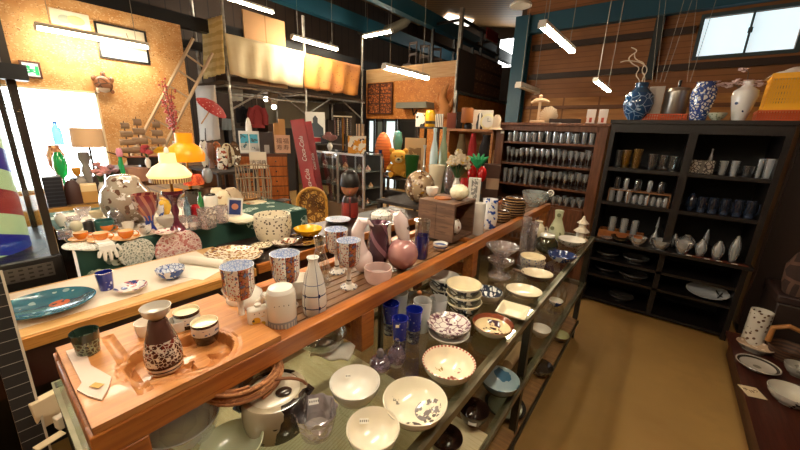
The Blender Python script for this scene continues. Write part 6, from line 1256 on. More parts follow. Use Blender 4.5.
t = thing('round_clock', 'small cream round clock on the tan shelf', 'clock', P, face(P)); obj('case', B().lathe([(0, 0), (r, 0), (r, .03), (r*.9, .035), (0, .035)], 24), mat('cream_case', '#eadfae', .3), t, loc=(0, .02, r), rot=(PI/2, 0, 0)); obj('face_plate', B().lathe([(0, 0), (r*.75, 0), (r*.75, .002), (0, .002)], 24), G_WHITE, t, loc=(0, -.0155, r), rot=(PI/2, 0, 0)); obj('hands', B().tube([(0, -.019, r*1.5), (0, -.019, r), (r*.4, -.019, r*1.1)], .003, 5), M_BLACK, t)
D('straw_hat', 'pale straw hat on the right end of the tan shelf', 'hat', 496, 130, 115, 15, [(1, 0), (.55, .15), (.5, .8), (.3, 1), (0, 1), (.28, .95), (.46, .75), (.5, .12), (.98, -.02)], mat('straw_pale', '#e2c8a8', .8), F(.0))
for x, yb, yt, w, m, l in ((460, 146, 134, 10, '#6a5a3c', 'olive cloth bag hanging in the upper bay of the tan shelf'), (471, 148, 133, 9, '#b02a2a', 'red cloth bag in the upper bay of the tan shelf'), (484, 147, 135, 14, '#221c1c', 'black fur bag in the upper bay of the tan shelf'), (493, 175, 150, 7, '#d9b890', 'pale tassel bag at the right of the tan shelf')):
    D('cloth_bag', l, 'bag', x, 164, yt, w, [(0, 0), (.7, 0), (1, .2), (.9, .6), (.5, .9), (.6, 1), (0, 1)], mat('bag_'+m[1:], m, .8, bump=(40, .5)), ('yz', Ys+.1, zl_+.0007))
# cluster of novelties on a tall stand
P = at_y(431, 127, 5.2); zq = P.z; stand_table('plant_stand', 'tall thin stand holding yellow and white novelties', 'stand', P.x-.24, P.x+.24, P.y-.12, P.y+.18, zq, M_DW); zq += .0007; N_ = ('yz', 5.22, zq)
bx('cat_box', 'white box with black cats left of the yellow jug', 'box', 420, 113, 9, N_, mat('cat_print', '#e6dfd0', .5, [(('noise', 12, .56), '#2a2624')]), .1, yb=127)
D('yellow_jug', 'yellow jug with a black spot between two white boxes', 'jug', 430, 127, 110, 10, P_JAR, mat('yellow_spot', '#e2a81c', .3, [(('slab', 'z', .05, .1), '#3a2c1a')]), N_)
bx('keys_box', 'white and black striped toy piano right of the yellow jug', 'toy', 439, 114, 8, N_, mat('keys', '#e6ddcc', .5, [(('frac', 'x', .03, .35), '#2a2624')]), .08, yb=127)
P = at_y(439, 150, 4.3); zq = .9157
for x, yb, yt, w, m, l in ((433, 150, 128, 8, '#c9dfe2', 'pale blue glass bottle below the toy piano'), (442, 150, 127, 9, '#8a9a7c', 'green grey glass bottle below the toy piano')):
    D('tall_bottle', l, 'bottle', x, 170, yt, w, P_BOTTLE, mat('bottle_'+m[1:], m, .12, coat=.8), ('yz', 3.45, zs6))

# rattan chair
P = at_d(312, 200, 4.0); P.z = 0; s = mpp(at_d(312, 200, 4.0), 312, 200); hb = hz(P, 188)
t = thing('rattan_chair', 'golden rattan chair with a rounded scrollwork back', 'chair', P, face(P)); M_RAT = mat('rattan', '#d0983e', .5, [(('noise', 30, .6), '#a87428')])
W_ = 14.5*s; arch = [(W_*math.cos(a), .0, hb-W_+W_*math.sin(a)) for a in [PI*k/14 for k in range(15)]]
obj('back_frame', B().tube([(W_, 0, .42)]+arch+[(-W_, 0, .42)], .018, 8), M_RAT, t)
obj('backing_panel', B().prism_xz([(W_, .42)]+[(p[0], p[2]) for p in arch]+[(-W_, .42)], .008, .02), mat('rattan_weave', '#e0ae54', .6, [(('vein', 14, .1), '#7a4e1c'), (('wave', 9, 9, .72), '#8a5a22')]), t)
rnd = random.Random(2)
for k in range(7):
    cx, cz, q = rnd.uniform(-.7, .7)*W_, hb-W_*(.5+1.1*rnd.random()), .045; obj('scroll', B().tube([(cx+q*(1-j/16)*math.cos(j*.7), -.006, cz+q*(1-j/16)*math.sin(j*.7)) for j in range(14)], .007, 6), mat('dark_rattan', '#6a4218', .5), t)
obj('seat', B().lathe([(0, .38), (W_*1.05, .38), (W_*1.1, .41), (W_*1.05, .44), (0, .44)], 28), M_RAT, t, loc=(0, -W_*.9, 0))
for sx in (-1, 1):
    for y in (-.1, -W_*1.7): obj('leg', B().tube([(sx*W_*.8, y, .39), (sx*W_*.9, y, 0)], .02, 8), M_RAT, t)
Q = P+Vector((math.sin(face(P)), -math.cos(face(P)), 0))*W_*.8; Q.z = .4435
tag(obj('seat_cushion', B().ell((0, 0, .052), (.12, .11, .05), 18), mat('pale_cushion', '#d9c6a4', .8), None, Q), 'pale round cushion on the rattan chair', 'cushion')

# ------------------------------------------------------------------ hung under and beside the scaffold
cloth('white_curtain', 'long white cloth hung left of the scaffold below the ribbed blind', ((195, 86), (215, 85), (219, 139), (199, 141)), mat('white_cloth', '#f6f0e4', .85), ('y', ys[0]-.22), amp=.02, waves=3)
P = at_d(213, 106, 6.7); t = thing('paper_umbrella', 'red white dotted paper umbrella hung open by the first scaffold pole', 'umbrella', P); t.rotation_euler = (math.radians(20), math.radians(35), face(P)); s = mpp(P, 213, 106)
um = mat('dotted_red_paper', '#b0302c', .7, [(('vor', 22, .22), '#e2b8a8'), (('spoke', 16, .06), '#6a1a18')])
obj('canopy', B().lathe([(0, 4*s), (6*s, 3.4*s), (12*s, 1*s), (17*s, -3*s), (16.7*s, -3.3*s), (12*s, .7*s), (6*s, 3*s), (0, 3.6*s)], 32), um, t)
for k in range(8): obj('rib', B().tube([(0, 0, 3*s), (16.5*s*math.cos(k*PI/4), 16.5*s*math.sin(k*PI/4), -3.4*s)], .005, 5), MC['tan_wood'], t)
obj('handle', B().tube([(0, 0, 4*s), (0, 0, -26*s)], .01, 6), MC['tan_wood'], t)
def garment(label, xc, yt, yb, w, X, m):
    P = at_x(xc, yt, X); s = mpp(P, xc, yt); h = P.z-at_x(xc, yb, X).z; t = thing('jacket', label, 'jacket', P, face(P)); w_ = w*s/2
    obj('body', B().lathe([(0, 0), (w_*.3, -.01), (w_*.8, -.06), (w_, -h*.3), (w_, -h), (0, -h)], 20, sy=.35), m, t)
    for sx in (-1, 1): obj('sleeve', B().tube([(sx*w_*.75, 0, -.08), (sx*w_*1.15, -.02, -h*.45), (sx*w_*1.1, -.04, -h*.85)], [.08, .07, .06], 10), m, t)
    obj('hanger', B().tube([(0, 0, -.02), (0, 0, .12), (.03, 0, .16)], .005, 5), M_STEEL, t)
garment('dark red jacket hung under the scaffold deck', 257, 105, 128, 13, XS-.35, mat('wine_cloth', '#8a2a2a', .8))
garment('dark navy jacket hung left of the dark red one', 243, 106, 126, 9, XS-.75, mat('navy_cloth', '#23242e', .8))
for x0, y0, x1, y1_, c, l in ((232, 86, 243, 101, '#d9dcd6', 'pale square sheet hanging high under the scaffold, leftmost'), (268, 90, 278, 104, '#b9aa94', 'grey tan sheet hanging under the scaffold, right of the pale one'), (222, 118, 232, 130, '#8d9aa0', 'blue grey sheet hanging low beside the umbrella')):
    q = at_x((x0+x1)/2, y0, XS-.75); cloth('hanging_sheet', l, ((x0, y0), (x1, y0+1), (x1, y1_), (x0, y1_)), mat('sheet_'+c[1:], c, .8), ('x', XS-.62), amp=.008, waves=2)
# globes of light in the dark under the deck
for x, y, l in ((266, 99, 'small white globe lamp under the scaffold rail'), (274, 107, 'small white globe lamp, lower and right of the other')):
    P = at_x(x, y, XS-.9); t = thing('globe_lamp', l, 'lamp', P, 0, 'globe lamps under the deck'); obj('globe', B().ell((0, 0, 0), (.06, .06, .06), 14), mat('lit_globe', '#fff4e0', .3, emis=6), t); obj('cord', B().tube([(0, 0, .05), (0, 0, zd-.1-P.z)], .004, 5), M_BLACK, t)
# storage behind: dark crates so that the depth reads as stock
rnd = random.Random(11)
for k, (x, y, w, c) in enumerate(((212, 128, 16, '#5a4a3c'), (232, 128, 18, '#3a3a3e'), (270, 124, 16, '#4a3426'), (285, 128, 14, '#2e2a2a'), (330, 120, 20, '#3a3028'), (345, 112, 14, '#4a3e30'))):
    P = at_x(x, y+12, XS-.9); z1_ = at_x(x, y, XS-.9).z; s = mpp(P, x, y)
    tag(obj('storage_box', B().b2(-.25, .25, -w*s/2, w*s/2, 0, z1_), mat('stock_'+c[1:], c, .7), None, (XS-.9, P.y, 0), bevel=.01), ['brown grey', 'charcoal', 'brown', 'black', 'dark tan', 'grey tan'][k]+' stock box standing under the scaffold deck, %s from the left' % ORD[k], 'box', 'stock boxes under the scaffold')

# ------------------------------------------------------------------ on and above the mezzanine room
a, c = at_y(368, 84, Y7-.05), at_y(392, 114, Y7-.05); P = Vector(((a.x+c.x)/2, Y7-.05, c.z)); w_, h_ = (c.x-a.x)/2, a.z-c.z
t = thing('carved_lattice', 'dark brown six panel carved lattice on the chip board room', 'lattice', P); fm = mat('lattice_dark', '#4a2412', .5)
for x in (-w_, -.015, w_-.03): obj('stile', B().b2(x, x+.03, -.02, .02, 0, h_), fm, t)
for k in range(4): obj('rail', B().b2(-w_, w_, -.019, .019, k*(h_-.03)/3, k*(h_-.03)/3+.03), fm, t)
for i in range(2):
    for j in range(3): obj('carved_panel', B().b2(-w_+.03+i*w_, -.02+i*w_, -.008, .008, j*(h_-.03)/3+.03, (j+1)*(h_-.03)/3), mat('carving', '#b0642c', .6, [(('vein', 13, .12), '#5a2c12'), (('noise', 14, .6), '#4a2410')]), t)
a, c = at_y(399, 103, Y7-.2), at_y(430, 108, Y7-.2); t = thing('small_awning', 'grey green flat hood with dark tools under it', 'hood', ((a.x+c.x)/2, Y7-.2, c.z)); w_ = (c.x-a.x)/2
obj('hood', B().prism_xz([(-w_, 0), (w_, 0), (w_*.95, a.z-c.z), (-w_*.95, a.z-c.z)], -.15, .2), mat('hood_grey', '#77776a', .5), t); obj('tool', B().tube([(-.05, 0, 0), (0, 0, -.16), (.1, 0, -.04)], .02, 6), M_BLACK, t)
P = at_y(444, 117, Y7-.12); t = thing('driftwood', 'branching piece of tan driftwood on the chip board room', 'driftwood', P); s = mpp(P, 444, 100)
obj('trunk', B().tube([(0, 0, 0), (1*s, 0, 10*s), (-3*s, 0, 18*s), (-1*s, 0, 26*s), (3*s, 0, 31*s)], [5*s, 6*s, 4*s, 2.6*s, .8*s], 9), mat('drift_tan', '#c9874a', .7, bump=(8, .6)), t)
for pts in (((-3*s, 0, 12*s), (-9*s, -.02, 16*s), (-8*s, 0, 24*s)), ((2*s, 0, 9*s), (7*s, -.02, 11*s), (9*s, 0, 18*s)), ((-2*s, 0, 5*s), (-8*s, 0, 3*s), (-11*s, 0, 7*s))): obj('branch', B().tube(pts, [3*s, 2*s, .7*s], 8), MC['drift_tan'], t)
text('dummy', '.', .001, M_BLACK, t, (0, 0, .1))
bpy.data.objects.remove(bpy.data.objects['dummy'])
# dark storage above the room: chairs, timber and a bundle
zu = zt2
for k, x in enumerate((410, 423, 436)):
    P = at_y(x, 60, Y7+.35); P.z = zb+.6207; s = mpp(at_y(x, 50, Y7+.35), x, 50); t = thing('stored_chair', 'dark wooden chair stored above the chip board room, %s from the left' % ORD[k], 'chair', P, .3*k, 'chairs stored above the room'); hh = at_y(x, 41+3*k, Y7+.35).z-P.z; sw = .13; sz = hh*.55; cm_ = mat('stored_wood', '#3a2a20', .6)
    obj('seat', B().b2(-sw, sw, -sw, sw, sz, sz+.04), cm_, t)
    for sx in (-1, 1):
        obj('leg', B().tube([(sx*sw*.9, -sw*.9, 0), (sx*sw*.9, -sw*.9, sz)], .02, 6), cm_, t); obj('leg', B().tube([(sx*sw*.9, sw*.9, 0), (sx*sw*.9, sw*.9, hh)], .02, 6), cm_, t)
    for z in (.8, 1): obj('backrest', B().b2(-sw*.9, sw*.9, sw*.85, sw*.97, hh*z-.06, hh*z), cm_, t)
rnd = random.Random(5); P = at_y(402, 60, Y7+.5); P.z = zb+.6207
tops_ = at_y(404, 46, Y7+.5).z-P.z
t = thing('log_heap', 'heap of split logs stored above the chip board room', 'logs', P)
for k in range(14): obj('log', B().tube([(rnd.uniform(-.45, .3), rnd.uniform(0, .2), .07+.11*(k//4)), (rnd.uniform(-.1, .45), rnd.uniform(.1, .3), .07+.11*(k//4)+rnd.uniform(0, .2))], .05, 7), mat('log_tan', '#a8743c', .7) if k % 2 else mat('log_dark', '#5a3c22', .7), t)
P = at_y(383, 29, 8.2); t = thing('hanging_tarpaulin', 'long grey tarpaulin bundle slung under the roof above the lit lamp', 'tarpaulin', P); obj('roll', B().tube([(-1.0, 0, .05), (-.5, .0, -.1), (.2, 0, -.08), (.8, 0, .05), (1.1, 0, .16)], [.05, .13, .15, .12, .04], 12), mat('tarp_grey', '#5d5648', .7), t)
for x in (-.7, .65): obj('sling', B().tube([(x, 0, .05), (x, 0, RZ(P.x+x)-P.z)], .01, 5), M_WIRE, t)
# side of the room: hung carpets, black frame
def sidep(name, label, cat, x0, y0, x1, y1_, m, th=.03, X=XB1+.05, zb_=None):
    a, c = at_x(x0, y0, X), at_x(x1, y1_, X); z0 = c.z if zb_ is None else zb_
    return tag(obj(name, B().b2(-th/2, th/2, -abs(c.y-a.y)/2, abs(c.y-a.y)/2, 0, a.z-z0), m, None, (X, (a.y+c.y)/2, z0)), label, cat)
zfl = zb+.6407
sidep('hanging_carpet', 'plain dark grey carpet hanging over the upper floor edge', 'carpet', 459, 48, 473, 92, mat('panel_grey', '#3d3633', .8), zb_=zfl)
sidep('hanging_carpet', 'brown patterned carpet hung right of the dark grey one', 'carpet', 474.5, 53, 499, 94, mat('carpet_knots', '#6a4c3a', .9, [(('vor', 9, .3, (1, 1, 1.4)), '#8d6a50'), (('frac', 'z', .3, .2), '#4a3428')]), X=XB1+.02, zb_=zfl)
a = at_x(462, 18, XB1+.1); 
t = thing('black_rack_frame', 'black open metal rack over the upper floor with red cloth in it', 'rack', (XB1-.3, 9.2, zfl)); q = []
y0_, y1_ = at_x(463, 25, XB1).y-9.2, at_x(500, 38, XB1).y-9.2; hh = at_x(464, 18, XB1).z-zfl
for x in (.28, -.5):
    for y in (y0_, (y0_+y1_)/2, y1_): obj('post', B().b2(x-.03, x+.03, y-.03, y+.03, 0, hh), M_BLACK, t)
    for z in (hh*.72, hh-.06): obj('rail', B().b2(x-.025, x+.025, y0_, y1_, z, z+.06), M_BLACK, t)
for y in (y0_, y1_): obj('end_rail', B().b2(-.5, .28, y-.025, y+.025, hh-.055, hh-.005), M_BLACK, t)
sidep('hanging_cloth', 'dark red cloth hanging in the black rack', 'cloth', 487, 27, 497, 44, mat('red_cloth', '#7a1f22', .8), X=XB1+.06)
# ================================================================== brown glass cabinet
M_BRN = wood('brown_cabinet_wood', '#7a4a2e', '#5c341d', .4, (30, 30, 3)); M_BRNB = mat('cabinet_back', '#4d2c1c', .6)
YC = 4.0; cx0, cx1, ctop = -1.665, -.55, 1.745; t = thing('glass_cabinet', 'open brown wooden cabinet with rows of stemmed glasses', 'cabinet', ((cx0+cx1)/2, YC+.2, 0)); w_ = (cx1-cx0)/2; D2 = .2
for s_ in (-1, 1): obj('side_panel', B().b2(s_*w_-.02, s_*w_+.02, -D2+.02, D2, 0, ctop-.03), M_BRN, t); obj('stile', B().b2(s_*w_-(.075 if s_ > 0 else .02), s_*w_+(.02 if s_ > 0 else .075), -D2, -D2+.02, 0, ctop-.03), M_BRN, t)
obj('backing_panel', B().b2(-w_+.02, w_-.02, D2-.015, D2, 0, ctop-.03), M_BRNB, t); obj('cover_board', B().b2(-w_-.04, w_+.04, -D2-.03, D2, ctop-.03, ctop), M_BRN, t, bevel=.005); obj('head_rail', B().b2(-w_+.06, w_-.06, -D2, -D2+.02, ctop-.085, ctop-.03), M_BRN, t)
LV = [1.535, 1.292, 1.05, .86]
for z in LV: obj('shelf', B().b2(-w_+.02, w_-.02, -D2+.022, D2-.015, z-.022, z), M_BRN, t)
obj('plinth_panel', B().b2(-w_+.06, w_-.06, -D2, -D2+.02, 0, LV[3]-.022), M_BRN, t)
CX0, CX1c = cx0+.09, cx1-.085
MG = glass('cabinet_glass', '#eef2f4', 2.4, .38, '#f0f4f6', .08)
shp = {'tumbler': (P_TUMBLER, 'tumbler'), 'wine': (P_WINE, 'wine glass'), 'flute': (P_FLUTE, 'tall stemmed glass'), 'mug': (P_STRAIGHT, 'beer mug'), 'small': (P_CUP, 'small round glass')}
def row(level, kinds, n, rows, h, r, y0, side, x0=None, x1=None, jit=.12):
    rnd = random.Random(level*7+n); z = LV[level]+.0007; x0 = CX0 if x0 is None else x0; x1 = CX1c if x1 is None else x1
    protos = {}
    for j in range(rows):
        for k in range(n):
            kd = kinds[k*len(kinds)//n]; hh = h*(1+rnd.uniform(-jit, jit)); x = x0+(x1-x0)*(k+.5)/n+rnd.uniform(-.006, .006)+(.018 if j else 0); y = YC+y0+.12*j+rnd.uniform(-.01, .01)
            lab = 'clear %s, %s from the left in the %s row of the %s shelf' % (shp[kd][1], ORD[k], 'front' if j == 0 else 'back', ['top', 'second', 'third', 'bottom'][level])
            grp = 'glasses on the %s shelf of the brown cabinet' % ['top', 'second', 'third', 'bottom'][level]
            if kd not in protos:
                protos[kd] = tag(obj('drinking_glass', B().lathe(sp(shp[kd][0], r, h), 14), MG, None, (x, y, z)), lab, 'glass', grp)
                if kd == 'mug': obj('handle', B().tube(handle_pts(r*.97, h*.2, h*.8, r*.7), r*.14, 6), MG, protos[kd])
                protos[kd].scale.z = hh/h; continue
            dup(protos[kd], (x, y, z), rnd.uniform(0, 6) if kd != 'mug' else -.6, lab, grp, (1, 1, hh/h))
row(0, ['mug', 'tumbler', 'mug', 'tumbler'], 13, 2, .108, .031, .06, 0)
row(1, ['flute', 'wine', 'wine', 'wine', 'flute', 'flute', 'flute'], 16, 2, .165, .027, .06, 0)
row(2, ['tumbler', 'flute', 'tumbler', 'wine', 'wine', 'wine', 'wine', 'wine'], 15, 2, .165, .028, .06, 0)
row(3, ['small'], 8, 2, .09, .03, .06, 0, CX0+.38)
tag(obj('price_label', B().b2(-.02, .02, -.002, .002, 0, .03), G_WHITE, None, (CX0-.035, YC-.0035, 1.62)), 'white paper label at the upper left corner of the brown cabinet', 'label')
# on top of it
TP = ctop+.0007; K = lambda dy=.15: ('yz', YC+dy, TP)
P = pt(538, 119, K(.12)); s = mpp(P, 538, 105); h = hz(P, 95)
t = thing('wooden_cross', 'pale wooden cross shaped stand on the brown cabinet', 'cross', P, face(P)); cmt = mat('cross_wood', '#d9b48c', .6)
obj('base', B().b2(-8*s, 7*s, -.05, .05, 0, .03), cmt, t, bevel=.006); obj('upright', B().b2(-1.3*s, 1.3*s, -.015, .015, .03, h*.93), cmt, t, bevel=.006); obj('crossbar', B().tube([(-9*s, 0, h*.72), (-5*s, 0, h*.8), (0, 0, h*.82), (5*s, 0, h*.8), (9*s, 0, h*.74)], [.012, .02, .024, .02, .012], 8), cmt, t); obj('head', B().ell((0, 0, h*.95), (2*s, 1.6*s, h*.07), 10), cmt, t)
P = pt(548, 120, K(.2)); s = mpp(P, 548, 112); t = thing('shell_fan', 'large pale shell standing behind the wooden cross', 'shell', P, face(P)); h = hz(P, 106)
obj('shell', B().lathe([(0, 0), (8*s, .01), (10*s, .04), (7*s, .055), (0, .06)], 26, wob=lambda a, z: 1+.06*math.cos(9*a), sx=.9), mat('pale_shell', '#e6cfb0', .4, [(('spoke', 22, .4), '#d9bc98')]), t, loc=(0, .03, 8.2*s), rot=(PI/2+.15, 0, 0)); obj('stand', B().b2(-4*s, 4*s, 0, .06, 0, .02), M_DARKB, t)
for k, (x, w) in enumerate(((560, 22), (573, 16))): bx('flat_book', 'thin dark book lying on the brown cabinet, %s' % ['left of another', 'nearer the red cans'][k], 'book', x, 119.0, w, K(.16), mat('book_dark', '#2a1a14', .5), .12, yb=121, bevel=.001)
for k, (x, w) in enumerate(((590, 9), (602, 9))):
    bx('gift_tin', 'white tin with a red label on the brown cabinet, %s of two' % ['left', 'right'][k], 'tin', x, 109.5, w, K(.14), mat('red_label_tin', '#eadfd2', .4, [([('frac', 'x', .05, .5, .012), ('band', .012, .06)], '#b8442e')]), .07, yb=122)

# ================================================================== dark hutch
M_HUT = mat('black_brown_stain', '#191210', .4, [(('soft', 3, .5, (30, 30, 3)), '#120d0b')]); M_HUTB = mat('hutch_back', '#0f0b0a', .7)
YD = 3.65; hx0, hx1, htop = -.445, .64, 1.765; HC = (hx0+hx1)/2; hw = (hx1-hx0)/2; DD = .24
t = thing('dark_hutch', 'tall black brown hutch with glassware in its open bays', 'hutch', (HC, YD+DD, 0))
for s_ in (-1, 1): obj('side_panel', B().b2(s_*hw-.018, s_*hw+.018, -DD, DD, 0, htop-.03), M_HUT, t)
obj('divider', B().b2(.02-.028+.0, .02+.028, -DD, DD-.01, .68, htop-.1), M_HUT, t); obj('divider', B().b2(.02-.02, .02+.02, -DD+.02, DD-.01, .05, .65), M_HUT, t)
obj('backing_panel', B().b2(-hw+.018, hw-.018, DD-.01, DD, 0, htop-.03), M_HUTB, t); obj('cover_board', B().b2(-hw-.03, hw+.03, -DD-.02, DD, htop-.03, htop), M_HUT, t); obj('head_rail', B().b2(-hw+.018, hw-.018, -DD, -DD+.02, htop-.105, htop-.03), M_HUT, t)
HL = [1.35, 1.035, .68]
for z in HL[:2]: obj('shelf', B().b2(-hw+.018, hw-.018, -DD+.01, DD-.01, z-.03, z), M_HUT, t)
obj('counter_board', B().b2(-hw-.02, hw+.03, -DD-.07, DD-.01, .65, .68), M_HUT, t, bevel=.004)
for z in (.465, .3, .05): obj('shelf', B().b2(-hw+.018, hw-.018, -DD+.02, DD-.01, z-.025, z), M_HUT, t)
for x in (-.25, -.05, .32): 
    b = B(); 
    for k in range(3): b.tube([(x+k*.02, -DD-.0015, htop-.085), (x+.02+k*.02, -DD-.0015, htop-.055)], .0016, 4)
    o = obj('carved_mark', b, mat('worn_scratch', '#3a2f28', .6), t)
HS = lambda lv, dy=.12: ('yz', YD+dy, HL[lv]+.0007)
M_AMB = glass('amber_glass', '#c8a24a', 1.2, .35, '#b0842a', .05); M_SMK = glass('smoke_glass', '#9aa0a4', 2, .22, '#7c8286', .07)
gr = 'glasses on the top shelf of the dark hutch'
for x, yb, yt, w, m, l in ((617, 166, 150, 9, M_SMK, 'smoky tumbler at the far left of the upper left bay'), (625, 166, 150, 9, M_AMB, 'amber tumbler in the upper left bay, left of the taller amber one'), (635.5, 166, 149, 10, M_AMB, 'taller amber tumbler in the upper left bay'), (651, 168, 154, 11, M_SMK, 'wide clear tumbler right of the amber ones'), (661, 170, 155, 9, M_CLEAR, 'clear tumbler, second from the right in the upper left bay'), (670.5, 171, 156, 9, M_CLEAR, 'clear tumbler at the right end of the upper left bay'), (721, 174, 161, 10, MG, 'clear ribbed tumbler beside the cut glass box'), (732.5, 175, 161, 10, MG, 'clear ribbed tumbler, second from the cut glass box'), (746, 177, 166, 13, M_SMK, 'low dark glass in the upper right bay'), (757, 176, 159, 7, MG, 'slim clear glass behind the low dark one'), (766, 178, 159, 13, MG, 'large clear tumbler at the right end of the upper right bay')):
    LT('tumbler', l, 'tumbler', x, yb, yt, w, HS(0, .09), P_TUMBLER, m, gr, n=18)
bx('cut_glass_box', 'long grey cut glass box in the upper right bay', 'box', 701, 160, 24, HS(0, .08), mat('cut_glass_grey', '#8a857c', .15, [(('vein', 40, .1), '#3a3634'), (('slab', 'x', -.01, .01), '#5a5650')], coat=.8), .1, yb=171)
LT('glass_decanter', 'slim clear bottle standing behind the cut glass box', 'bottle', 708, 168, 149, 6, HS(0, .2), P_BOTTLE, MG)
# second shelf
z1 = HL[1]+.0007; a, c = at_y(608, 195, YD+.06), at_y(668, 208, YD+.06); t = thing('bottle_rack', 'thin wooden rack dividing the small bottles of the left middle bay', 'rack', ((a.x+c.x)/2, YD+.1, z1)); w_ = (c.x-a.x)/2; rm = wood('rack_tan', '#9a6a40', '#7a4e2a', .5); rh = .105
obj('slat', B().b2(-w_, w_, -.05, .06, rh, rh+.008), rm, t)
for x in (-w_, -w_/3, w_/3-.0, w_-.006): obj('divider', B().b2(x, x+.006, -.05, .06, 0, rh), rm, t)
mgr = 'small bottles of the left middle bay'
for x, yb, yt, w, l in ((611, 197, 186, 7, 'first'), (619, 198, 187, 7, 'second'), (627.5, 200, 188, 7, 'third'), (634, 202, 193, 6, 'fourth'), (640, 203, 193, 6, 'fifth'), (646, 204, 194, 6, 'sixth'), (652, 205, 195, 6, 'seventh'), (658, 206, 196, 6, 'eighth'), (664, 207, 196, 6, 'ninth')):
    LT('small_bottle', 'small clear bottle under the rack of the left middle bay, %s from the left' % l, 'bottle', x, yb, yt+2, w, HS(1, .08), P_JAR, MG, mgr, n=14)
for k, (x, w) in enumerate(((616, 6), (625, 6), (637, 8), (649, 6), (661, 8))):
    LT('spice_jar', 'little glass jar on top of the thin wooden rack, %s from the left' % ORD[k], 'jar', x, 190, 177+k*1.3, w, ('yz', YD+.1, z1+rh+.0088), P_JAR, MG if k % 2 else M_SMK, 'jars on the thin rack', n=14)
mb = mat('navy_glass', '#1a2230', .1, [(('soft', 14, .6), '#44506a')], coat=1); hm = lambda t, r, h: obj('handle', B().tube(handle_pts(r*.95, h*.2, h*.8, r*.5), r*.12, 6), mb, t)
LT('navy_teapot', 'dark navy glass teapot at the left of the right middle bay', 'teapot', 690, 208, 195, 12, HS(1, .09), P_GLOBE, mb, parts=lambda t, r, h: (hm(t, r, h), obj('lid', B().lathe([(0, h), (r*.5, h), (r*.2, h*1.12), (0, h*1.2)], 14), mb, t)))
for k, (x, yb, yt, w) in enumerate(((700.5, 210, 197, 10), (711.5, 212, 198, 11), (723, 214, 199, 10), (736, 215, 200, 11), (748, 217, 201, 12))):
    LT('navy_mug', 'dark navy glass mug in the right middle bay, %s from the left' % ORD[k], 'mug', x, yb, yt, w, HS(1, .09), P_STRAIGHT, mb, 'dark navy mugs', parts=hm, n=16)
# counter
ct_ = .6807; a, c = at_y(599, 232, YD+.05), at_y(641, 243, YD+.05); t = thing('wooden_box', 'orange brown wooden box on the hutch counter', 'box', ((a.x+c.x)/2, YD+.1, ct_)); w_ = (c.x-a.x)/2; ob = wood('orange_box_wood', '#a8642c', '#8a4c1e', .5); bh = .075
obj('long_board', B().b2(-w_, w_, -.075, -.063, 0, bh), ob, t); obj('long_board', B().b2(-w_, w_, .063, .075, 0, bh), ob, t)
for s_ in (-1, 1): obj('side_board', B().b2(s_*w_-.006, s_*w_+.006, -.063, .063, 0, bh), ob, t)
obj('base_board', B().b2(-w_, w_, -.063, .063, 0, .01), ob, t)
for k, x in enumerate((611, 623, 634)): LT('tumbler', 'smoky tumbler standing in the orange brown box, %s from the left' % ORD[k], 'tumbler', x, 230, 217+k*2, 8, ('yz', YD+.1, ct_+.0117), P_STRAIGHT, MG, 'tumblers in the wooden box', n=16)
CT = lambda dy=.05: ('yz', YD+dy, ct_)
LT('decanter', 'clear decanter with a long stopper right of the orange brown box', 'decanter', 653, 244, 217, 11, CT(.14), [(0, 0), (.9, 0), (1, .1), (.7, .3), (.25, .45), (.2, .6), (.35, .62), (.25, .8), (.1, 1), (0, 1)], MG, n=18)
for k, (x, yb, yt, w, m, l) in enumerate(((605, 243, 237, 13, M_PRESS, 'small pressed glass bowl at the left end of the hutch counter'), (619, 244, 236, 20, mat('black_glass', '#0d0d10', .08, coat=1), 'black glass bowl on the hutch counter'), (636, 247, 237, 20, MG, 'clear glass bowl right of the black glass bowl'), (659, 250, 240, 21, MG, 'clear glass bowl in the middle of the hutch counter'), (681, 253, 242, 20, MG, 'clear glass bowl nearest the lidded jars'))):
    LT('glass_bowl', l, 'bowl', x, yb, yt, w, CT(-.03), P_BOWL, [m, m], 'bowls on the hutch counter', n=24)
for k, (x, yb, yt, w, l) in enumerate(((673, 246, 232, 9, 'first'), (685, 247, 233, 20, 'second'), (700, 252, 238, 13, 'third'), (704, 246, 229, 7, 'fourth'), (717, 254, 240, 14, 'fifth'), (733, 256, 236, 13, 'sixth'))):
    LT('lidded_jar', 'clear glass jar on the right half of the hutch counter, %s from the left' % l, 'jar', x, yb, yt+3, w, CT([.14, .13, -.02, .14, -.02, -.01][k]), P_GLOBE, MG, 'clear jars on the hutch counter', n=20, parts=lambda t, r, h: obj('stopper', B().lathe([(0, h), (r*.4, h), (r*.3, h*1.1), (0, h*1.15)], 12), MG, t))
for k, x in enumerate((692, 711, 724, 740)):
    P = at_y(x, 262, YD-.055); P.z = ct_; t = thing('brown_card', 'thin brown card at the front edge of the hutch counter, %s from the left' % ORD[k], 'card', P, .1, 'cards on the counter edge'); obj('board', B().b2(-.055, .05, -.02, .03, 0, .006), mat('frame_brown', '#5a2a1c', .4), t); obj('price_tag', B().b2(-.05, -.015, -.026, -.006, .0062, .0075), M_TAG, t)
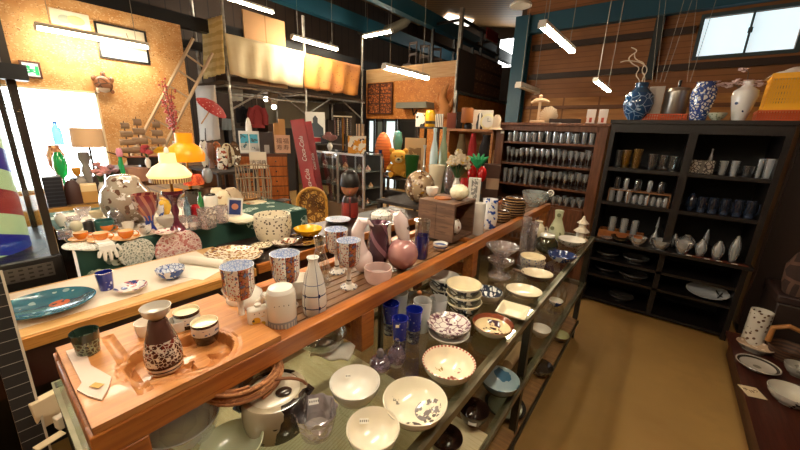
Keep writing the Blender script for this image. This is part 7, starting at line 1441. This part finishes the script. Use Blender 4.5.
# lower bays
for k, (x, yt, z, w, l, m) in enumerate(((606, 262, .465, 26, 'dark dish on the upper left shelf below the counter', '#3a3836'), (634, 266, .465, 28, 'grey dish on the upper left shelf below the counter, right one', '#4a4844'), (604, 281, .3, 24, 'black dish on the second left shelf below the counter', '#2a2624'), (630, 287, .3, 30, 'grey brown dish on the second left shelf below the counter, right one', '#45403a'), (620, 300, .05, 26, 'dark dish on the floor shelf of the hutch', '#332e2a'))):
    P = at_y(x, yt, YD+.15); P.z = z+.0007; r = w*mpp(P, x, yt)/2; tag(obj('dark_dish', B().lathe(sp(P_PLATE, r, .05), 28), [mat('dish_'+m[1:], m, .25, coat=.4)]*2, None, P), l, 'dish', 'dark dishes in the lower hutch')
P = at_y(704, 301, YD+.1); P.z = .3007; r = 45*mpp(P, 704, 293)/2
t = thing('grey_platter', 'pale grey oval platter with a black strap leaning in the lower right bay', 'platter', P, .05); obj('plate', B().lathe(sp(P_PLATE, r, .03), 36, sy=.62), [mat('grey_plate', '#8f9092', .25), mat('grey_plate_in', '#a0a2a4', .2)], t, loc=(0, 0, r*.3), rot=(.5, 0, 0)); obj('strap', B().tube([(r*.45, -r*.38, r*.2), (r*.55, -.03, r*.36), (r*.75, r*.2, r*.5)], .006, 6).tube([(r*.85, -r*.2, r*.26), (r*.55, -.03, r*.36), (r*.4, r*.3, r*.52)], .006, 6), M_BLACK, t)

# ------------------------------------------------------------------ on top of the dark hutch
HT = htop+.0007; T = lambda dy=.1: ('yz', YD+dy, HT)
LT('blue_vase', 'round deep blue vase with white sprigs on the hutch', 'vase', 635, 119, 83, 31, T(.14), [(0, 0), (.5, 0), (.52, .03), (.85, .2), (1, .45), (.9, .68), (.5, .84), (.42, .88), (.45, .99), (.5, 1), (.42, 1), (.36, .88), (0, .7)], mat('blue_sprig_glaze', '#1f4570', .12, [(('vein', 16, .035), '#8fb0d0'), ([('noise', 18, .64)], '#a9c2da'), (('band', .23, .4), '#2a4a68')], coat=.6))
P = pt(635, 119, T(.14)); hv = hz(P, 83); s = mpp(P, 632, 70)
t = thing('dried_twigs', 'curly dried twigs rising from the deep blue vase', 'twigs', P+Vector((0, 0, hv*.75)))
for k, pts in enumerate((((0, 0, 0), (-3*s, 0, 18*s), (-9*s, 0, 26*s), (-5*s, 0, 36*s), (-14*s, 0, 42*s), (-20*s, 0, 52*s), (-10*s, 0, 60*s), (-18*s, 0, 66*s)), ((1*s, 0, 0), (2*s, 0, 22*s), (-4*s, 0, 32*s), (-1*s, 0, 42*s), (-12*s, 0, 48*s), (-14*s, 0, 58*s)), ((0, .01, 0), (-1*s, 0, 20*s), (3*s, 0, 34*s), (-6*s, 0, 44*s), (-20*s, 0, 48*s), (-26*s, 0, 46*s)))): obj('twig', B().tube(smooth([(p[0], p[1], p[2]*.75) for p in pts], 3), .004, 6), mat('pale_twig', '#c9b8a0', .7), t)
M_OC = mat('orange_plastic', '#c9521c', .4); M_YC = mat('yellow_plastic', '#f5b010', .4)
def crate(label, xc, w, P, m, zt, dep, cells=(7, 4), name='plastic_crate', flare=.03):
    s = mpp(P, xc, 100); W2 = w*s/2; h = zt; t = thing(name, label, 'crate', P, -.05)
    obj('base', B().b2(-W2+.01, W2-.01, -dep/2+.01, dep/2-.01, 0, .01), m, t)
    for nm, L, off, rz in (('long_side', W2, (0, -dep/2), 0), ('long_side', W2, (0, dep/2), 0), ('end_side', dep/2, (-W2, 0), PI/2), ('end_side', dep/2, (W2, 0), PI/2)):
        b = B(); nx = cells[0]; nz = cells[1]
        b.b2(-L, L, -.006, .006, h*.85, h); b.b2(-L, L, -.006, .006, 0, h*.18)
        for i in range(nx*3+1): x = -L+2*L*i/(nx*3); b.b2(max(-L, x-.005), min(L, x+.005), -.004, .004, h*.18, h*.85)
        for j in range(1, nz): z = h*.18+h*.67*j/nz; b.b2(-L, L, -.004, .004, z-.005, z+.005)
        obj(nm, b, m, t, loc=(off[0], off[1], 0), rz=rz)
    return t
P = pt(664, 119, T(.22)); crate('low orange plastic crate behind the blue vase and patterned vase', 664, 44, P, M_OC, .055, .22, (6, 2))
zc_ = HT+.056
LT('steel_pan', 'steel pan with a lid in the orange crate', 'pan', 673, 113, 92, 25, ('yz', YD+.22, HT+.0112), P_STRAIGHT, mat('brushed_steel', '#9d968c', .3, metal=.8), parts=lambda t, r, h: (obj('lid', B().lathe([(0, h), (r*1.02, h), (r*.9, h*1.12), (0, h*1.18)], 24), MC['brushed_steel'], t), obj('knob', B().lathe([(0, h*1.18), (r*.12, h*1.18), (r*.16, h*1.4), (0, h*1.42)], 12), M_BLACK, t)))
bx('white_pot_box', 'white enamel box behind the blue vase', 'box', 654, 87, 15, ('yz', YD+.23, HT+.0112), mat('white_enamel', '#c9c2b8', .35), .1, yb=105)
LT('arabesque_vase', 'white vase wrapped in blue arabesques, middle of the hutch top', 'vase', 697, 120, 83, 27, T(.1), [(0, 0), (.62, 0), (.66, .05), (.8, .3), (1, .62), (.95, .82), (.75, .92), (.72, 1), (.8, 1.02), (.7, 1), (.65, .9), (0, .7)], mat('arabesque_glaze', '#e4e2dc', .14, [(('vein', 36, .14), '#2a4486'), ([('noise', 26, .58)], '#3a5596')], coat=.5))
LT('brush_vase', 'white shouldered vase with a dark blue brush leaf, beside the yellow crate', 'vase', 738, 120, 81, 28, T(.1), [(0, 0), (.5, 0), (.55, .05), (.8, .35), (1, .62), (.92, .76), (.5, .85), (.42, .9), (.45, 1), (.38, 1), (.34, .88), (0, .7)], mat('brush_leaf_glaze', '#e9e6e0', .14, [([('noise', 9, .6, (1, 1, .6)), ('band', .06, .2)], '#22305a'), ([('vor', 12, .2), ('band', .03, .18)], '#3a4a70')], coat=.5))
t = thing('blossom_spray', 'spray of pale pink blossoms rising from the brush leaf vase', 'flowers', pt(738, 120, T(.1))+Vector((0, 0, .205))); P = t.location; s = mpp(P, 735, 75); rnd = random.Random(8)
for i, (dx, dz, n) in enumerate(((-30, 12, 8), (-22, 10, 8), (-12, 14, 9), (-2, 13, 7), (8, 11, 8), (14, 10, 6), (-8, 30, 4))):
    obj('stem', B().tube([(0, 0, -.04), (dx*s*.4, 0, dz*s*.9), (dx*s, 0, dz*s)], .003, 5), mat('stem_brown', '#5d4a3a', .6), t)
    for k in range(n): c = (dx*s+rnd.uniform(-4, 4)*s, rnd.uniform(-.02, .02), dz*s+rnd.uniform(-3, 4)*s); obj('blossom', B().lathe([(0, -.006), (.012, 0), (.016, .006), (.006, .004), (0, .006)], 10, c, wob=lambda a, z: 1+.3*math.cos(5*a)), mat('blossom_pink', '#d9bdb8', .6), t)
P = pt(716, 120, T(.16)); LT('crystal_flowers', 'small dish of pale glass flowers between the two white vases', 'dish', 716, 120, 113, 20, T(.06), P_BOWL, [mat('crystal_green', '#b9c0a8', .2, [(('vor', 60, .35), '#6a7a58')])]*2)
P = Vector((.55, YD+.2, HT)); P.x = at_y(782, 110, YD+.2).x; crate('low orange plastic crate under the yellow one', 782, 52, P, M_OC, .075, .3, (6, 2))
P2 = P+Vector((.02, 0, .0757)); crate('tall yellow plastic crate on the orange one', 782, 52, P2, M_YC, .25, .3, (6, 4))
tag(obj('plastic_bag', B().grid(lambda u, v: ((u-.5)*.34, (v-.5)*.22, .05+.07*math.sin(u*PI)*math.sin(v*PI)+.012*math.sin(u*14)*math.cos(v*11)), 24, 16), mat('frosted_plastic', '#d9cfc6', .35), None, P2+Vector((.02, 0, .185)), solid=.003), 'crumpled pale plastic bag in the top of the yellow crate', 'bag')
# wires that hold lamps and signs over the hutch
for k, (x0, x1) in enumerate(((660, 652), (666, 656), (684, 660), (692, 664), (697, 687), (716, 690))):
    Yw = 4.6; a, c = at_y(x0, 0, Yw), at_y(x1, 82, Yw); d = (a-c).normalized(); top_ = a+d*max(0, (RZ(a.x)-a.z)/d.z)
    o = tag(obj('hanging_wire', B().tube([top_-c, (0, 0, 0)], .0022, 5), M_WIRE, None, c), 'thin slanting wire over the hutch, %s from the left' % ORD[k], 'wire', 'wires over the hutch')

# ------------------------------------------------------------------ right hand shelf with crockery
SZ = .2; sx0, sx1, sy0, sy1 = .6, 1.2, .9, 3.4; M_RED = wood('red_brown_board', '#4a2116', '#35170f', .4, (30, 2, 30))
t = thing('low_shelf', 'low red brown shelf along the right wall with plates and bowls', 'shelf', ((sx0+sx1)/2, (sy0+sy1)/2, 0)); w_, l_ = (sx1-sx0)/2, (sy1-sy0)/2
obj('shelf_board', B().b2(-w_, w_, -l_, l_, SZ-.03, SZ), M_RED, t); obj('long_board', B().b2(-w_+.04, -w_+.06, -l_, l_, .0, SZ-.03), M_RED, t); obj('backing_panel', B().b2(w_-.02, w_, -l_, l_, SZ, 1.9), mat('dark_brown_panel', '#2a1810', .6), t)
for y in (-l_, 0, l_-.03): obj('upright', B().b2(w_-.1, w_-.02, y, y+.03, SZ, .86), M_RED, t)
obj('shelf_board', B().b2(w_-.35, w_-.02, -l_, l_, .86, .885), M_RED, t); SZ += .0007
G_GREY = mat('grey_crockery', '#a39c90', .2, [(('noise', 30, .62), '#7d776c')], coat=.3)
def rb(name, label, cat, x, y, w, h, mats, prof, **k): return bowl(name, label, cat, x, y, w, h, mats, prof, z=SZ, **k)
rb('oval_platter', 'pale oval platter with dark rim, in front of the tan shell dish', 'plate', 758, 364, 48, .03, [G_GREY, mat('grey_rim_in', '#b3aca0', .2, [(('ring', .085, .098), '#3a3632'), (('spot', .0, 0, .02), '#7a7468')])], P_PLATE)
rb('shell_dish', 'tan shell coloured dish behind the oval platter', 'dish', 755, 345, 40, .045, [G_GREY, mat('tan_shell_in', '#b59a80', .3, [(('vor', 40, .35), '#d9c6b0')])], P_PLATE, sy=.8)
rb('serving_bowl', 'large white bowl with black strokes cut by the right edge', 'bowl', 793, 392, 56, .075, [mat('stroke_out', '#cfc8bc', .2, [([('noise', 16, .62)], '#2a2624')]), mat('bowl_in_grey', '#c0b9aa', .2)], P_BOWL)
rb('side_bowl', 'dim grey bowl behind the large white bowl at the right edge', 'bowl', 800, 366, 34, .07, [G_GREY, G_GREY], P_BOWL)
P = at_z(752, 392, SZ); t = thing('price_card', 'cream card with brown characters lying on the low shelf', 'card', P, .35); obj('card', B().b2(-.045, .045, -.05, .05, 0, .002), mat('card_cream', '#cdb894', .7), t)
for j in range(3): text('character', '手作り'[j], .026, mat('brown_ink', '#5a3218', .7), t, (-.024+.024*j, .012-.012*(j % 2), .0022), rot=(0, 0, 0))
P = at_z(751, 344, SZ); LT('pierced_lamp', 'white pierced ceramic cylinder with brown dots', 'lantern', 752, 338, 311, 24, P, P_STRAIGHT, mat('pierced_white', '#d6d0c4', .35, [([('vor', 34, .3)], '#5a3a24')]))
# basket with a tan handle
P = Vector((.875, 3.2, SZ)); s = mpp(P, 790, 310)*1.7; t = thing('handled_basket', 'dark basket with a curved tan handle at the right edge', 'basket', P)
obj('body', B().lathe([(0, 0), (10*s, 0), (14*s, 12*s), (13.4*s, 12*s), (9*s, .01), (0, .01)], 26), mat('dark_wicker', '#3a2418', .7, [(('wave', 14, 2, .5, 'Z'), '#5a3a24')]), t); obj('handle', B().tube([(-13.5*s, 0, 12*s), (-13*s, 0, 26*s), (-4*s, 0, 31*s), (6*s, 0, 28*s), (13.5*s, 0, 12*s)], 2.2*s, 10), mat('tan_cane', '#a06a34', .5), t)
# upper board goods: dim textiles
t = thing('storage_chest', 'dark brown chest in the corner between the hutch and the low shelf', 'chest', (1.08, 3.64, 0)); obj('body', B().b2(-.27, .27, -.2, .2, 0, .5), mat('trunk_dark', '#2a1a12', .6), t, bevel=.01); obj('lid', B().b2(-.28, .28, -.21, .21, .501, .56), mat('trunk_dark2', '#33201a', .6), t, bevel=.01)
ZU = .5607
for k, (x, y, r, h, c, l) in enumerate(((.92, 3.56, .11, .3, '#33211c', 'dark brown fur bundle on the dark chest beside the hutch'), (1.2, 3.56, .12, .42, '#4a2a22', 'wine brown fabric bundle on the dark chest, right of the fur one'), (1.05, 3.74, .07, .62, '#2c201d', 'tall black brown bundle at the back of the dark chest'))):
    tag(obj('fabric_bundle', B().lathe(sp([(0, 0), (.8, 0), (1, .25), (.95, .7), (.6, 1), (0, 1)], r, h), 26, wob=lambda a, z: 1+.1*math.cos(3*a+9*z)), mat('fabric_'+c[1:], c, .9, [(('vein', 9, .1), '#5d4034')], bump=(30, .6)), None, (x, y, ZU)), l, 'fabric')
ZU = .8857
P = Vector((1.02, 2.0, ZU+.0)); t = thing('striped_cloth', 'white and black striped cloth folded at the right edge', 'cloth', P); obj('folds', B().box((0, 0, .03), (.2, .2, .06)), mat('bw_stripes', '#b9b2aa', .8, [(('frac', 'y', .05, .5), '#1f1a18')]), t, bevel=.02)
P = at_z(790, 262, .95); t = thing('added_wardrobe', 'tall dark brown cupboard added to darken the corner right of the hutch', 'added_wardrobe', (1.15, 4.4, 0)); obj('body', B().b2(-.4, .4, -.5, .5, 0, 1.86), mat('wardrobe_dark', '#2a1a12', .5), t)  # added to keep this corner dark where the bare wall came out bright
for y in (-.5, .01): obj('door', B().b2(-.42, -.401, y+.01, y+.48, .08, 1.8), mat('wardrobe_door', '#352016', .45), t)
# ================================================================== light and exposure
w = bpy.data.worlds.new('world'); scene.world = w; w.use_nodes = True
w.node_tree.nodes['Background'].inputs[0].default_value = (.85, .92, 1, 1); w.node_tree.nodes['Background'].inputs[1].default_value = .3
scene.view_settings.view_transform = 'Standard'; scene.view_settings.look = 'None'; scene.view_settings.gamma = 1
scene.view_settings.use_curve_mapping = False; scene.view_settings.exposure = 1.1
scene.cycles.use_denoising = True; scene.cycles.transparent_max_bounces = 32; scene.cycles.max_bounces = 10
scene.cycles.caustics_reflective = False; scene.cycles.caustics_refractive = False; scene.cycles.sample_clamp_indirect = 4
